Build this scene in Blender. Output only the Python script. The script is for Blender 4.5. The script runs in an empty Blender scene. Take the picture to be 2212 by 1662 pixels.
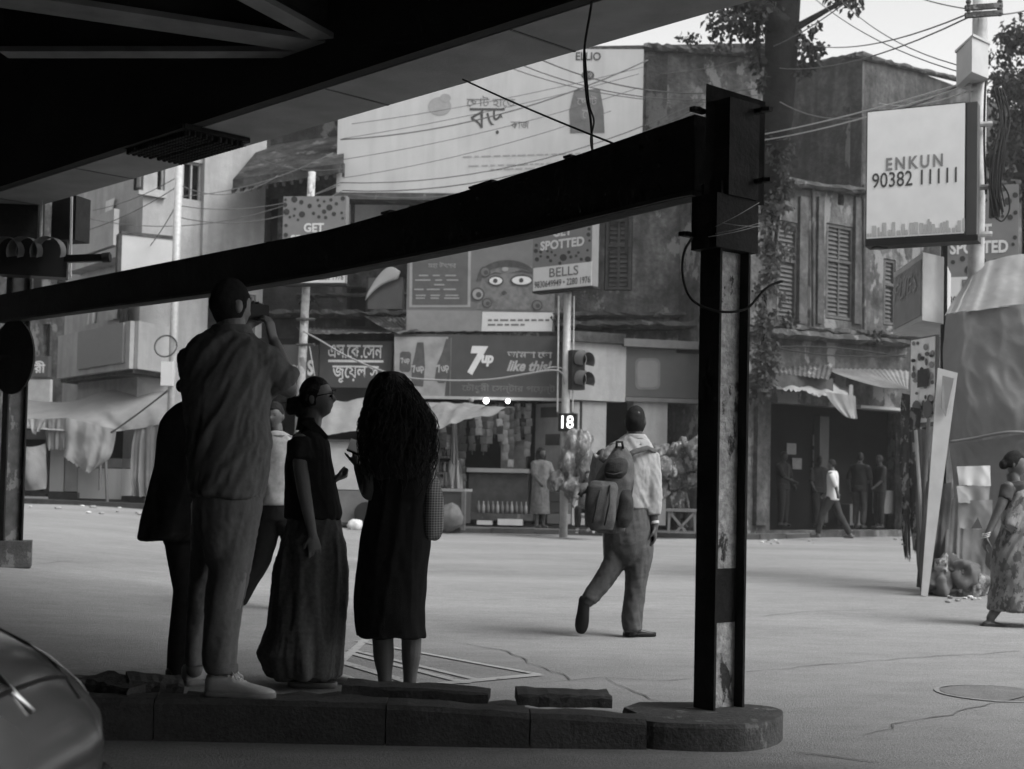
import bpy, bmesh, math, random
import numpy as np
from mathutils import Vector, Matrix, noise

random.seed(7)
SC = bpy.context.scene
COL = SC.collection
R = math.radians

# ------------------------------------------------------------------ camera, sky, sun, exposure
F = 3000.0                      # focal length in units of a 2212 px wide frame
IW, IH = 2212.0, 1662.0
CX, CY = 1106.0, 930.0          # principal point
CAMZ, PITCH, ROLL = 1.12, R(2.2), R(1.2)
cam_d = bpy.data.cameras.new('camera')
cam_d.sensor_width = 56.0
cam_d.lens = F / IW * 56.0
cam_d.shift_y = (CY - IH / 2) / IW
cam_d.clip_start, cam_d.clip_end = 0.1, 2000.0
cam_d.dof.use_dof = True
cam_d.dof.focus_distance = 7.9
cam_d.dof.aperture_fstop = 6.3
cam = bpy.data.objects.new('camera', cam_d)
COL.objects.link(cam)
# camera rolled a little to the left: verticals lean right in the picture
RM = Matrix.Rotation(R(90) + PITCH, 3, 'X') @ Matrix.Rotation(ROLL, 3, 'Z')
cam.matrix_world = Matrix.Translation((0, 0, CAMZ)) @ RM.to_4x4()
SC.camera = cam

SUN_EL, SUN_AZ = R(50), R(122)   # azimuth measured from +Y towards +X
world = bpy.data.worlds.new('World')
SC.world = world
world.use_nodes = True
nt = world.node_tree
bg = nt.nodes['Background']
sky = nt.nodes.new('ShaderNodeTexSky')
sky.sky_type = 'NISHITA'
sky.sun_disc = False
sky.sun_elevation = SUN_EL
sky.sun_rotation = SUN_AZ
sky.air_density, sky.dust_density, sky.ozone_density = 1.0, 1.6, 1.0
bw = nt.nodes.new('ShaderNodeRGBToBW')        # black and white film: a grey sky
nt.links.new(sky.outputs[0], bw.inputs[0])
nt.links.new(bw.outputs[0], bg.inputs[0])
bg.inputs[1].default_value = 0.12
sun_d = bpy.data.lights.new('sun', 'SUN')
sun_d.energy = 1.2
sun_d.angle = R(35)
sun_d.color = (1, 1, 1)
sun = bpy.data.objects.new('sun', sun_d)
COL.objects.link(sun)
sdir = Vector((math.sin(SUN_AZ) * math.cos(SUN_EL), math.cos(SUN_AZ) * math.cos(SUN_EL), math.sin(SUN_EL)))
sun.rotation_euler = sdir.to_track_quat('Z', 'Y').to_euler()
vs = SC.view_settings
vs.view_transform = 'Standard'
vs.look = 'None'
vs.exposure = 1.58
vs.gamma = 1.0
vs.use_curve_mapping = False
SC.cycles.use_denoising = True
SC.cycles.max_bounces = 8
SC.cycles.diffuse_bounces = 4
SC.cycles.transparent_max_bounces = 8
SC.cycles.sample_clamp_indirect = 6.0

# ------------------------------------------------------------------ layout helpers: where a picture point lies at a real distance
def ray(px, py):
    return RM @ Vector(((px - CX) / F, -(py - CY) / F, -1.0))
def P(px, py, Y):
    d = ray(px, py)
    return Vector((0, 0, CAMZ)) + d * (Y / d.y)
def PZ(px, py, z):
    d = ray(px, py)
    return Vector((0, 0, CAMZ)) + d * ((z - CAMZ) / d.z)
def sm(t):
    t = min(1.0, max(0.0, t))
    return t * t * (3 - 2 * t)
def gz(x, y):
    return 0.06 * sm((y - 8) / 20) + 0.42 * sm((-x - 1.0) / 8.5) * sm((y - 5) / 11)
def G(px, py):
    z = 0.0
    for _ in range(12):
        p = PZ(px, py, z)
        z = gz(p.x, p.y)
    return Vector((p.x, p.y, z))

# ------------------------------------------------------------------ mesh builder
ORG = {}
class MB:
    def __init__(s):
        s.v = []; s.f = []
    def add(s, vs_, fs_):
        o = len(s.v)
        s.v.extend(Vector(v) for v in vs_)
        s.f.extend(tuple(o + i for i in f) for f in fs_)
        return s
    def hexa(s, p):          # 8 points: bottom 4 (ccw), top 4
        return s.add(p, [(3, 2, 1, 0), (4, 5, 6, 7), (0, 1, 5, 4), (1, 2, 6, 5), (2, 3, 7, 6), (3, 0, 4, 7)])
    def box(s, c, size, rz=0.0, M=None):
        x, y, z = size[0] / 2, size[1] / 2, size[2] / 2
        pts = [Vector(q) for q in ((-x, -y, -z), (x, -y, -z), (x, y, -z), (-x, y, -z), (-x, -y, z), (x, -y, z), (x, y, z), (-x, y, z))]
        m = M if M is not None else Matrix.Rotation(rz, 3, 'Z')
        return s.hexa([Vector(c) + m @ q for q in pts])
    def bar(s, a, b, w, h, up=(0, 0, 1)):
        a, b = Vector(a), Vector(b)
        d = (b - a).normalized()
        side = d.cross(Vector(up))
        if side.length < 1e-4: side = d.cross(Vector((1, 0, 0)))
        side.normalize(); u = side.cross(d).normalized()
        sx, sz = side * w / 2, u * h / 2
        return s.hexa([a - sx - sz, a + sx - sz, b + sx - sz, b - sx - sz, a - sx + sz, a + sx + sz, b + sx + sz, b - sx + sz])
    def prism(s, poly, z0, z1):
        n = len(poly)
        pts = [(p[0], p[1], z0) for p in poly] + [(p[0], p[1], z1) for p in poly]
        fs = [tuple(range(n))[::-1], tuple(range(n, 2 * n))] + [(i, (i + 1) % n, n + (i + 1) % n, n + i) for i in range(n)]
        return s.add(pts, fs)
    def extrude_poly(s, pts3, off):
        n = len(pts3); off = Vector(off)
        pts = [Vector(p) for p in pts3] + [Vector(p) + off for p in pts3]
        return s.add(pts, [tuple(range(n)), tuple(range(n, 2 * n))[::-1]] + [((i + 1) % n, i, n + i, n + (i + 1) % n) for i in range(n)])
    def rings(s, rr, cap=True):
        n = len(rr[0]); vs_ = [p for r in rr for p in r]; fs = []
        for k in range(len(rr) - 1):
            for i in range(n):
                j = (i + 1) % n
                fs.append((k * n + i, k * n + j, (k + 1) * n + j, (k + 1) * n + i))
        if cap:
            fs.append(tuple(range(n))[::-1]); fs.append(tuple((len(rr) - 1) * n + i for i in range(n)))
        return s.add(vs_, fs)
    def tube(s, pts, rad, n=8, ball=False, flat=1.0, up=(0, 0, 1)):
        pts = [Vector(p) for p in pts]
        if not hasattr(rad, '__len__'): rad = [rad] * len(pts)
        if ball:
            d0 = (pts[0] - pts[1]).normalized(); d1 = (pts[-1] - pts[-2]).normalized()
            r0, r1 = rad[0], rad[-1]
            pts = [pts[0] + d0 * r0 * .92, pts[0] + d0 * r0 * .6] + pts + [pts[-1] + d1 * r1 * .6, pts[-1] + d1 * r1 * .92]
            rad = [r0 * .38, r0 * .8] + list(rad) + [r1 * .8, r1 * .38]
        rr = []; prev = None
        for i, p in enumerate(pts):
            a = pts[max(0, i - 1)]; b = pts[min(len(pts) - 1, i + 1)]
            d = (b - a)
            d = d.normalized() if d.length > 1e-9 else Vector((0, 0, 1))
            if prev is None:
                x = d.cross(Vector(up))
                if x.length < 1e-3: x = d.cross(Vector((0, 1, 0)))
            else:
                x = prev - d * prev.dot(d)
            x.normalize(); y = d.cross(x); prev = x
            rr.append([p + (x * math.cos(2 * math.pi * k / n) + y * flat * math.sin(2 * math.pi * k / n)) * rad[i] for k in range(n)])
        return s.rings(rr)
    def ball(s, c, r, n=12, m=8, M=None):
        c = Vector(c)
        if not hasattr(r, '__len__'): r = (r, r, r)
        rr = []
        for j in range(1, m):
            t = math.pi * j / m
            ring = []
            for i in range(n):
                a = 2 * math.pi * i / n
                q = Vector((r[0] * math.sin(t) * math.cos(a), r[1] * math.sin(t) * math.sin(a), r[2] * math.cos(t)))
                ring.append(c + (M @ q if M is not None else q))
            rr.append(ring)
        return s.rings(rr[::-1])
    def lathe(s, c, prof, n=14):
        c = Vector(c)
        return s.rings([[c + Vector((r * math.cos(2 * math.pi * i / n), r * math.sin(2 * math.pi * i / n), z)) for i in range(n)] for r, z in prof])
    # on a plane
    def pbox(s, pl, u0, u1, z0, z1, d0, d1):
        q = [pl.pt(u0, z0, d1), pl.pt(u1, z0, d1), pl.pt(u1, z0, d0), pl.pt(u0, z0, d0), pl.pt(u0, z1, d1), pl.pt(u1, z1, d1), pl.pt(u1, z1, d0), pl.pt(u0, z1, d0)]
        return s.hexa(q)
    def pxbox(s, pl, x0, y0, x1, y1, d0, d1):
        u0, u1, z0, z1 = pl.rect(x0, y0, x1, y1, d1)
        return s.pbox(pl, u0, u1, z0, z1, d0, d1)
    def pwall(s, pl, u0, u1, z0, z1, holes, thick=.35, deep=3.0):
        us = sorted(set([u0, u1] + [h[0] for h in holes] + [h[1] for h in holes]))
        zs = sorted(set([z0, z1] + [h[2] for h in holes] + [h[3] for h in holes]))
        us = [u for u in us if u0 <= u <= u1]; zs = [z for z in zs if z0 <= z <= z1]
        for a, b in zip(us, us[1:]):
            for c, d in zip(zs, zs[1:]):
                m, n = (a + b) / 2, (c + d) / 2
                if any(h[0] < m < h[1] and h[2] < n < h[3] for h in holes): continue
                s.add([pl.pt(a, c), pl.pt(b, c), pl.pt(b, d), pl.pt(a, d)], [(0, 1, 2, 3)])
        for h in holes:
            q = [(h[0], h[2]), (h[1], h[2]), (h[1], h[3]), (h[0], h[3])]
            for (a, b) in zip(q, q[1:] + q[:1]):
                s.add([pl.pt(a[0], a[1], 0), pl.pt(b[0], b[1], 0), pl.pt(b[0], b[1], -thick), pl.pt(a[0], a[1], -thick)], [(3, 2, 1, 0)])
        # solid behind: sides, top, back
        t = thick + deep
        s.add([pl.pt(u0, z1), pl.pt(u1, z1), pl.pt(u1, z1, -t), pl.pt(u0, z1, -t)], [(0, 1, 2, 3)])
        s.add([pl.pt(u0, z0), pl.pt(u0, z1), pl.pt(u0, z1, -t), pl.pt(u0, z0, -t)], [(0, 1, 2, 3)])
        s.add([pl.pt(u1, z0), pl.pt(u1, z1), pl.pt(u1, z1, -t), pl.pt(u1, z0, -t)], [(3, 2, 1, 0)])
        s.add([pl.pt(u0, z0, -t), pl.pt(u1, z0, -t), pl.pt(u1, z1, -t), pl.pt(u0, z1, -t)], [(3, 2, 1, 0)])
        return s
    def bounds(s):
        a = np.array([tuple(v) for v in s.v])
        return a.min(0), a.max(0)
    def obj(s, name, mat, parent=None, smooth=False, label=None, cat=None, group=None, kind=None):
        if parent is not None:
            org = ORG[parent.name]
        else:
            lo, hi = s.bounds()
            org = Vector(((lo[0] + hi[0]) / 2, (lo[1] + hi[1]) / 2, lo[2]))
        me = bpy.data.meshes.new(name)
        me.from_pydata([tuple(v - org) for v in s.v], [], s.f)
        return link(name, me, mat, parent, org, smooth, label, cat, group, kind)

def link(name, me, mat, parent, org, smooth=False, label=None, cat=None, group=None, kind=None):
    if mat is not None and not me.materials: me.materials.append(mat)
    if smooth: me.polygons.foreach_set('use_smooth', [True] * len(me.polygons))
    me.update()
    o = bpy.data.objects.new(name, me)
    COL.objects.link(o)
    ORG[o.name] = org
    if parent is not None: o.parent = parent
    else: o.location = org
    tag(o, label, cat, group, kind)
    return o
def tag(o, label=None, cat=None, group=None, kind=None):
    if label: o['label'] = label
    if cat: o['category'] = cat
    if group: o['group'] = group
    if kind: o['kind'] = kind
    return o
def thing(name, label, cat, loc, group=None):
    o = bpy.data.objects.new(name, None)
    o.empty_display_size = .1
    COL.objects.link(o)
    o.location = loc
    ORG[o.name] = Vector(loc)
    return tag(o, label, cat, group)
def inst(name, me, parent, M):
    """one more piece sharing mesh data; M is its world matrix"""
    o = bpy.data.objects.new(name, me)
    COL.objects.link(o)
    o.parent = parent
    org = ORG[parent.name]
    o.matrix_local = Matrix.Translation(-org) @ M
    ORG[o.name] = org
    return o
def mesh_of(mb, name, mat, smooth=False):
    me = bpy.data.meshes.new(name)
    me.from_pydata([tuple(v) for v in mb.v], [], mb.f)
    me.materials.append(mat)
    if smooth: me.polygons.foreach_set('use_smooth', [True] * len(me.polygons))
    return me

class Plane:
    """a vertical plane through two places; u runs to the right, n points to the street"""
    def __init__(s, p0, Y0, p1, Y1):
        a = P(p0, 1040, Y0); b = P(p1, 1040, Y1)
        s.A = Vector((a.x, a.y, 0)); s.L = (Vector((b.x, b.y, 0)) - s.A).length
        s.u = (Vector((b.x, b.y, 0)) - s.A).normalized()
        s.n = Vector((s.u.y, -s.u.x, 0))
    def pt(s, u, z, d=0.0):
        return s.A + s.u * u + s.n * d + Vector((0, 0, z))
    def uz(s, px, py, d=0.0):
        r = ray(px, py); o = Vector((0, 0, CAMZ))
        t = (s.A + s.n * d - o).dot(s.n) / r.dot(s.n)
        q = o + r * t
        return (q - s.A).dot(s.u), q.z
    def at(s, px, py, d=0.0):
        u, z = s.uz(px, py, d)
        return s.pt(u, z, d)
    def rect(s, x0, y0, x1, y1, d=0.0):
        ym, xm = (y0 + y1) / 2, (x0 + x1) / 2
        return s.uz(x0, ym, d)[0], s.uz(x1, ym, d)[0], s.uz(xm, y1, d)[1], s.uz(xm, y0, d)[1]
    def M(s, u, z, d=0.0):
        p = s.pt(u, z, d)
        return Matrix(((s.u.x, 0, s.n.x, p.x), (s.u.y, 0, s.n.y, p.y), (0, 1, 0, p.z), (0, 0, 0, 1)))

def text_on(pl, body, x0, y0, x1, y1, d, mat, parent, name='lettering', bold=0.0, shear=0.0, ext=.004, rot=0.0, spacing=1.0):
    u0, u1, z0, z1 = pl.rect(x0, y0, x1, y1, d)
    c = bpy.data.curves.new('t', 'FONT')
    c.body = body; c.size = 1; c.offset = bold; c.shear = shear; c.resolution_u = 3; c.space_character = spacing
    to = bpy.data.objects.new('t', c)
    me = bpy.data.meshes.new_from_object(to)
    bpy.data.objects.remove(to)
    co = np.empty(len(me.vertices) * 3); me.vertices.foreach_get('co', co); co = co.reshape(-1, 3)
    lo, hi = co.min(0), co.max(0)
    w, h = u1 - u0, z1 - z0
    co[:, 0] = (co[:, 0] - (lo[0] + hi[0]) / 2) / (hi[0] - lo[0]) * w
    co[:, 1] = (co[:, 1] - (lo[1] + hi[1]) / 2) / (hi[1] - lo[1]) * h
    cr, sr = math.cos(rot), math.sin(rot)
    X = co[:, 0] * cr - co[:, 1] * sr; Yv = co[:, 0] * sr + co[:, 1] * cr
    mb = MB()
    m = pl.M((u0 + u1) / 2, (z0 + z1) / 2, d)
    fs = [tuple(p.vertices) for p in me.polygons]
    mb.add([m @ Vector((x, y, ext)) for x, y in zip(X, Yv)], fs)
    bpy.data.meshes.remove(me)
    return mb.obj(name, mat, parent)

# ------------------------------------------------------------------ materials (black and white film: greys only)
MATS = {}
def mat(name, v, rough=.8, var=.15, scale=3.0, bump=.0, bscale=40.0, metal=0.0, spec=.12, streak=0.0, streak_v=.3, patch=None, patch_v=0.0, patch_scale=3.0, patch_lo=.5, emit=0.0, alpha=1.0, trans=0.0, aniso=(1, 1, 1), sheen=0.0, fine=None):
    m = bpy.data.materials.new(name)
    m.use_nodes = True
    n = m.node_tree.nodes; l = m.node_tree.links
    b = n['Principled BSDF']
    geo = n.new('ShaderNodeNewGeometry')
    def noise_(sc, detail=6, st=(1, 1, 1), ro=.6):
        mp = n.new('ShaderNodeMapping'); mp.inputs['Scale'].default_value = st
        l.new(geo.outputs['Position'], mp.inputs['Vector'])
        t = n.new('ShaderNodeTexNoise'); t.inputs['Scale'].default_value = sc; t.inputs['Detail'].default_value = detail; t.inputs['Roughness'].default_value = ro
        l.new(mp.outputs[0], t.inputs['Vector'])
        return t.outputs[0]
    def mrange(sock, a, bb, c, d):
        r = n.new('ShaderNodeMapRange'); r.inputs[1].default_value = a; r.inputs[2].default_value = bb; r.inputs[3].default_value = c; r.inputs[4].default_value = d
        l.new(sock, r.inputs[0]); return r.outputs[0]
    def math_(op, a, bb):
        k = n.new('ShaderNodeMath'); k.operation = op
        for i, q in enumerate((a, bb)):
            if isinstance(q, (int, float)): k.inputs[i].default_value = q
            else: l.new(q, k.inputs[i])
        return k.outputs[0]
    val = None
    if var > 0:
        val = mrange(noise_(scale, 8, aniso), .3, .7, v * (1 - var), v * (1 + var))
    if fine is not None:
        base = val if val is not None else v
        val = math_('MULTIPLY', base, mrange(noise_(fine[0], 4), .3, .7, 1 - fine[1], 1 + fine[1]))
        val = math_('MULTIPLY', val, mrange(noise_(fine[0] * .13, 6, (.5, 1, 1)), .3, .7, 1 - fine[1] * .5, 1 + fine[1] * .5))
    if streak > 0:
        s_ = mrange(noise_(2.2, 7, (1.6, 1.6, .16)), .42, .66, 0, 1)
        s_ = math_('MULTIPLY', s_, streak)
        base = val if val is not None else v
        # towards streak_v
        a = math_('MULTIPLY', base, math_('SUBTRACT', 1.0, s_))
        val = math_('ADD', a, math_('MULTIPLY', s_, streak_v))
    if patch is not None:
        s_ = mrange(noise_(patch_scale, 10, (1, 1, .55), .68), patch_lo, patch_lo + .03, 0, 1)
        base = val if val is not None else v
        a = math_('MULTIPLY', base, math_('SUBTRACT', 1.0, s_))
        val = math_('ADD', a, math_('MULTIPLY', s_, patch_v))
    if val is None:
        b.inputs['Base Color'].default_value = (v, v, v, 1)
    else:
        l.new(val, b.inputs['Base Color'])
    b.inputs['Roughness'].default_value = rough
    b.inputs['Metallic'].default_value = metal
    b.inputs['Specular IOR Level'].default_value = spec
    if sheen: b.inputs['Sheen Weight'].default_value = sheen
    if emit:
        b.inputs['Emission Color'].default_value = (1, 1, 1, 1); b.inputs['Emission Strength'].default_value = emit
    if trans: b.inputs['Transmission Weight'].default_value = trans
    if alpha < 1: b.inputs['Alpha'].default_value = alpha
    if bump > 0:
        bp = n.new('ShaderNodeBump'); bp.inputs['Strength'].default_value = min(1, bump); bp.inputs['Distance'].default_value = .02 if bump <= 1 else .02 * bump
        l.new(noise_(bscale, 8), bp.inputs['Height'])
        l.new(bp.outputs[0], b.inputs['Normal'])
    MATS[name] = m
    return m
def thin_mat(name, v, t=.5, rough=.8, var=.1, scale=3, bump=.3, bscale=8):
    """cloth or plastic sheet that lets some light through"""
    m = mat(name, v, rough=rough, var=var, scale=scale, bump=bump, bscale=bscale)
    n = m.node_tree.nodes; l = m.node_tree.links
    b = n['Principled BSDF']; out = n['Material Output']
    tr = n.new('ShaderNodeBsdfTranslucent'); tr.inputs[0].default_value = (v, v, v, 1)
    mx = n.new('ShaderNodeMixShader'); mx.inputs[0].default_value = t
    l.new(b.outputs[0], mx.inputs[1]); l.new(tr.outputs[0], mx.inputs[2]); l.new(mx.outputs[0], out.inputs[0])
    return m

M_road = mat('road_dusty_asphalt', .235, .9, .20, .35, .6, 90, fine=(55, .20), aniso=(.5, 1.4, 1))
M_road.node_tree.nodes['Principled BSDF'].inputs['Specular IOR Level'].default_value = .1
M_crack = mat('crack_dark', .13, .9, .2)
M_paint = mat('worn_road_paint', .36, .8, .2, 9, patch=True, patch_v=.22, patch_scale=9, patch_lo=.56)
M_kerb = mat('kerb_stone', .06, .9, .25, 4, .5, 60, fine=(40, .2))
M_kerb_white = mat('kerb_whitewash', .075, .9, .25, 6, .5, 50, fine=(40, .2), patch=True, patch_v=.16, patch_scale=8, patch_lo=.58)
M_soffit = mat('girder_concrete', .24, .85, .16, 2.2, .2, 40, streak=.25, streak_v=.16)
M_deck_shade = mat('deck_shade', .028, .9, .3, 1.2, .2, 20)  # the unlit space under the deck is put into this dark colour
M_lit_flange = mat('lit_girder_flange', .17, .8, .3, 2.0)  # paler tone paints bounced ground light on the undersides
M_iron = mat('black_painted_iron', .02, .7, .4, 5, .4, 30, spec=.08)
M_iron_peel = mat('peeling_post_paint', .36, .7, .3, 18, .9, 40, patch=True, patch_v=.05, patch_scale=5.5, patch_lo=.555, fine=(30, .3))
M_rubber = mat('black_cable', .02, .6, .0)
M_wire = mat('grey_wire', .10, .6, .1)
M_wire_l = mat('pale_wire', .35, .6, .1)
M_white = mat('white_enamel', .50, .5, .06, 4)
M_offwhite = mat('dusty_white', .33, .7, .15, 4, streak=.25, streak_v=.3)
M_black = mat('black_paint', .015, .5, .2)
M_dark = mat('interior_shade', .009, .95, .4, 1.5, spec=.02)  # near-black colour stands in for shade inside rooms and shops
M_galv = mat('galvanised_pole', .36, .5, .2, 12, spec=.5, streak=.4, streak_v=.2)
# ------------------------------------------------------------------ ground
def axis(lo, hi, near, far):
    out = [lo]; x = lo
    while x < hi:
        x += near + (far - near) * min(1, abs(x - 0 if lo < -20 and hi < 80 else x - 12) / 40)
        out.append(min(x, hi))
    return out
xs = sorted(set(round(v, 3) for v in list(np.linspace(-70, -20, 12)) + list(np.linspace(-19, 19, 96)) + list(np.linspace(20, 70, 12))))
ys = sorted(set(round(v, 3) for v in list(np.linspace(-40, 0, 10)) + list(np.linspace(.4, 40, 100)) + list(np.linspace(42, 160, 16))))
gm = MB()
W = len(xs)
gm.add([(x, y, gz(x, y)) for y in ys for x in xs], [(j * W + i, j * W + i + 1, (j + 1) * W + i + 1, (j + 1) * W + i) for j in range(len(ys) - 1) for i in range(W - 1)])
ground = gm.obj('ground', M_road, smooth=True, kind='structure')

def ribbon(pts, w0, dz=.004, jitter=0.0):
    """a thin strip lying on the ground along ground points"""
    m = MB(); out = []
    fine = []
    for a, b in zip(pts, pts[1:]):
        k = max(1, int((b - a).length / .12)) if jitter else max(1, int((b - a).length / .6))
        for i in range(k): fine.append(a.lerp(b, i / k))
    fine.append(pts[-1])
    L = []; Rr = []
    for i, p in enumerate(fine):
        d = fine[min(i + 1, len(fine) - 1)] - fine[max(0, i - 1)]
        s = Vector((d.y, -d.x, 0)).normalized()
        q = p + s * random.uniform(-jitter, jitter)
        w = w0 * (random.uniform(.3, 1.2) if jitter else 1) / 2
        for lst, sg in ((L, -1), (Rr, 1)):
            r = q + s * w * sg
            lst.append(Vector((r.x, r.y, gz(r.x, r.y) + dz)))
    n = len(fine)
    m.add(L + Rr, [(i, n + i, n + i + 1, i + 1) for i in range(n - 1)])
    return m
for pts in ([(1150, 1478), (1240, 1470), (1300, 1466), (1420, 1473), (1500, 1468)], [(1610, 1452), (1800, 1436), (2000, 1420), (2210, 1408)],
            [(40, 1222), (150, 1213), (260, 1216)], [(1000, 1393), (1100, 1409), (1160, 1440), (1240, 1470)], [(110, 1462), (250, 1450), (360, 1447)],
            [(1300, 1466), (1360, 1496), (1430, 1520)], [(1700, 1625), (1800, 1634), (1900, 1650)], [(1880, 1590), (1960, 1560), (2050, 1545), (2210, 1505)],
            [(930, 1300), (1200, 1292), (1500, 1288)], [(1610, 1335), (1750, 1322), (1900, 1318)]):
    ribbon([G(*p) for p in pts], .013, .005, .03).obj('crack', M_crack, ground)
# painted crossing box on the road beyond the island
for pts, w in (([(735, 1431), (905, 1482)], .075), ([(750, 1411), (1010, 1478)], .06), ([(752, 1404), (1030, 1470)], .05), ([(770, 1386), (1165, 1459)], .05),
               ([(930, 1481), (1165, 1459)], .09), ([(736, 1431), (790, 1383)], .06)):
    ribbon([G(*p) for p in pts], w, .006).obj('road_marking', M_paint, ground)
# ------------------------------------------------------------------ flyover overhead
Z0 = 3.9
o0, o1 = PZ(5, 468, Z0), PZ(1630, 0, Z0)
fd = Vector((o0.x - o1.x, o0.y - o1.y, 0)).normalized()        # along the flyover, away to the left
fn = Vector((fd.y, -fd.x, 0))                                   # to the street
if fn.y < 0: fn = -fn
oc = Vector((o1.x, o1.y, 0))
def dk(a, b, z):                                                # a along, b inwards from the outer edge
    q = oc + fd * a - fn * b
    return Vector((q.x, q.y, z))
fly = thing('flyover', 'dark flyover deck with concrete edge girder spanning overhead', 'flyover', dk(0, 10, 0))
gw = .58
m = MB()
m.hexa([dk(-60, 0, Z0), dk(80, 0, Z0), dk(80, gw, Z0), dk(-60, gw, Z0), dk(-60, 0, 5.9), dk(80, 0, 5.9), dk(80, gw, 5.9), dk(-60, gw, 5.9)])
m.obj('edge_girder', M_soffit, fly)
M_joint = mat('formwork_joint', .11, .9, .2, 3)
for a_ in np.arange(-10, 40, 1.9):
    m = MB(); q0, q1 = dk(a_, .004, Z0 - .003), dk(a_, gw - .004, Z0 - .003)
    m.bar(q0, q1, .018, .005); m.obj('formwork_joint', M_joint, fly)
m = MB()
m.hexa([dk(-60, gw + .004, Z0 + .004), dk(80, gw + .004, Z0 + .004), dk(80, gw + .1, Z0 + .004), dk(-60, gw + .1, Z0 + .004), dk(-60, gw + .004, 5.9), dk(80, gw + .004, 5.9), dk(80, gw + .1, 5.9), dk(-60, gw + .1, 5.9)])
m.obj('girder_inner_shade', M_deck_shade, fly)  # dark skin paints the unlit inner side of the concrete girder
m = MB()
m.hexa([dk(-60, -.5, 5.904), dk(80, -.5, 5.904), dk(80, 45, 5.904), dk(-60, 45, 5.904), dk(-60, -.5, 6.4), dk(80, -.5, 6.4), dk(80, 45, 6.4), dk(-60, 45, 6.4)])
m.obj('deck_slab', M_deck_shade, fly)
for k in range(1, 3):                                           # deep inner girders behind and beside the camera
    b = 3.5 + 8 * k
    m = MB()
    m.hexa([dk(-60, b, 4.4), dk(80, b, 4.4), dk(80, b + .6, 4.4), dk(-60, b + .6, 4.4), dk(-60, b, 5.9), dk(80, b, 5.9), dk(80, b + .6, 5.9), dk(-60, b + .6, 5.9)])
    m.obj('girder', M_deck_shade, fly)
for (xa, ya, xb, yb, w) in ((690, 98, -70, -16, .30), (660, 113, 8, 113, .16), (700, 80, 520, -18, .16)):
    a, b = PZ(xa, ya, 4.2), PZ(xb, yb, 4.2)
    m = MB(); m.bar(a + Vector((0, 0, .5)), b + Vector((0, 0, .5)), .05, 1.0); br = m.obj('cross_beam', M_deck_shade, fly)
    m = MB(); m.bar(a, b, w, .04); m.obj('bottom_flange', M_lit_flange, br)

m = MB()
m.hexa([dk(-60, 21, -.2), dk(80, 21, -.2), dk(80, 22, -.2), dk(-60, 22, -.2), dk(-60, 21, 5.9), dk(80, 21, 5.9), dk(80, 22, 5.9), dk(-60, 22, 5.9)])
m.obj('added_shade_wall', mat('shade_wall_dark', .06, .9, .3, 1.0), fly)  # unseen wall added behind the camera to keep light off people's backs
# lamp rack of small bulbs under the girder
lr = thing('ceiling_light', 'bank of small round lamps fixed under the flyover edge girder', 'ceiling light', PZ(400, 330, Z0))
pa, pb = PZ(520, 318, Z0 - .03), PZ(270, 330, Z0 - .03)
lc = PZ(398, 318, Z0 - .05)
m = MB(); bulbs = MB()
fx = fd; fy = -fn
L2, W2 = .50, .30
m.bar(lc + fx * L2 + Vector((0, 0, .05)), lc - fx * L2 + Vector((0, 0, .05)), W2 * 1.9, .012)
m.obj('back_plate', M_iron, lr)
for sgn in (-1, 1):
    for i in range(22):
        for j in range(5):
            c = lc + fx * (-L2 + 2 * L2 * (i + .5) / 22) + fy * sgn * (.04 + .052 * j)
            bulbs.lathe(c + Vector((0, 0, -.01)), [(.007, -.025), (.018, -.02), (.02, .01), (.012, .03)], 6)
bulbs.obj('bulbs', M_iron, lr, kind='stuff')
m = MB()
for a, b in ((fx * L2 + fy * W2, fx * L2 - fy * W2), (-fx * L2 + fy * W2, -fx * L2 - fy * W2), (fx * L2 + fy * W2, -fx * L2 + fy * W2), (fx * L2 - fy * W2, -fx * L2 - fy * W2)):
    m.bar(lc + a + Vector((0, 0, .03)), lc + b + Vector((0, 0, .03)), .03, .035)
m.obj('frame', M_iron, lr)

# ------------------------------------------------------------------ kerb island
def kz(px):      # kerb height, lower to the right
    return .18 - .06 * sm((px - 700) / 900)
front_px = [(-120, 1598), (330, 1601), (832, 1611), (1144, 1617), (1398, 1620)]
fpt = [(px, G(px, py)) for px, py in front_px]
isl = thing('traffic_island', 'low kerb stone island running across the foreground road', 'kerb', G(800, 1611))
WID = .60
def back(p, t=WID):
    return p + Vector((.12 * t, t, 0))
def stone(p, q, h0, h1, w, inset, name, m_, bev=.018, rough=.006):
    """one kerb stone with worn edges"""
    mb = MB(); nseg = max(2, int((q - p).length / .08))
    n_ = Vector((0, 1, 0)) - (q - p).normalized() * (q - p).normalized().dot(Vector((0, 1, 0)))
    n_.normalize(); rr = []
    for i in range(nseg + 1):
        t = i / nseg
        c = p.lerp(q, t) + n_ * inset; h = h0 + (h1 - h0) * t
        e = .008 if i in (0, nseg) else 0
        jit = lambda: random.uniform(-rough, rough)
        prof = [(0, -.15), (0, h * .5), (jit(), h - bev * 1.3 - e * .5), (bev + jit(), h - abs(jit()) - e * .3), (w * .5, h + jit()), (w - bev, h + jit() - e * .3), (w, h - bev * 1.5), (w, -.15)]
        rr.append([c + n_ * a + Vector((0, 0, gz(c.x, c.y) + b)) for a, b in prof])
    mb.rings(rr)
    return mb.obj(name, m_, isl, smooth=False)
fp = [a for a in fpt]
for i in range(len(fp) - 1):
    (x0, a), (x1, b) = fp[i], fp[i + 1]
    d = (b - a).normalized()
    stone(a + d * .003, b - d * .003, kz(x0) + random.uniform(-.004, .004), kz(x1) + random.uniform(-.004, .004), .17, 0, 'kerb_stone', M_kerb if x1 < 1500 else M_kerb_white)
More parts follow.
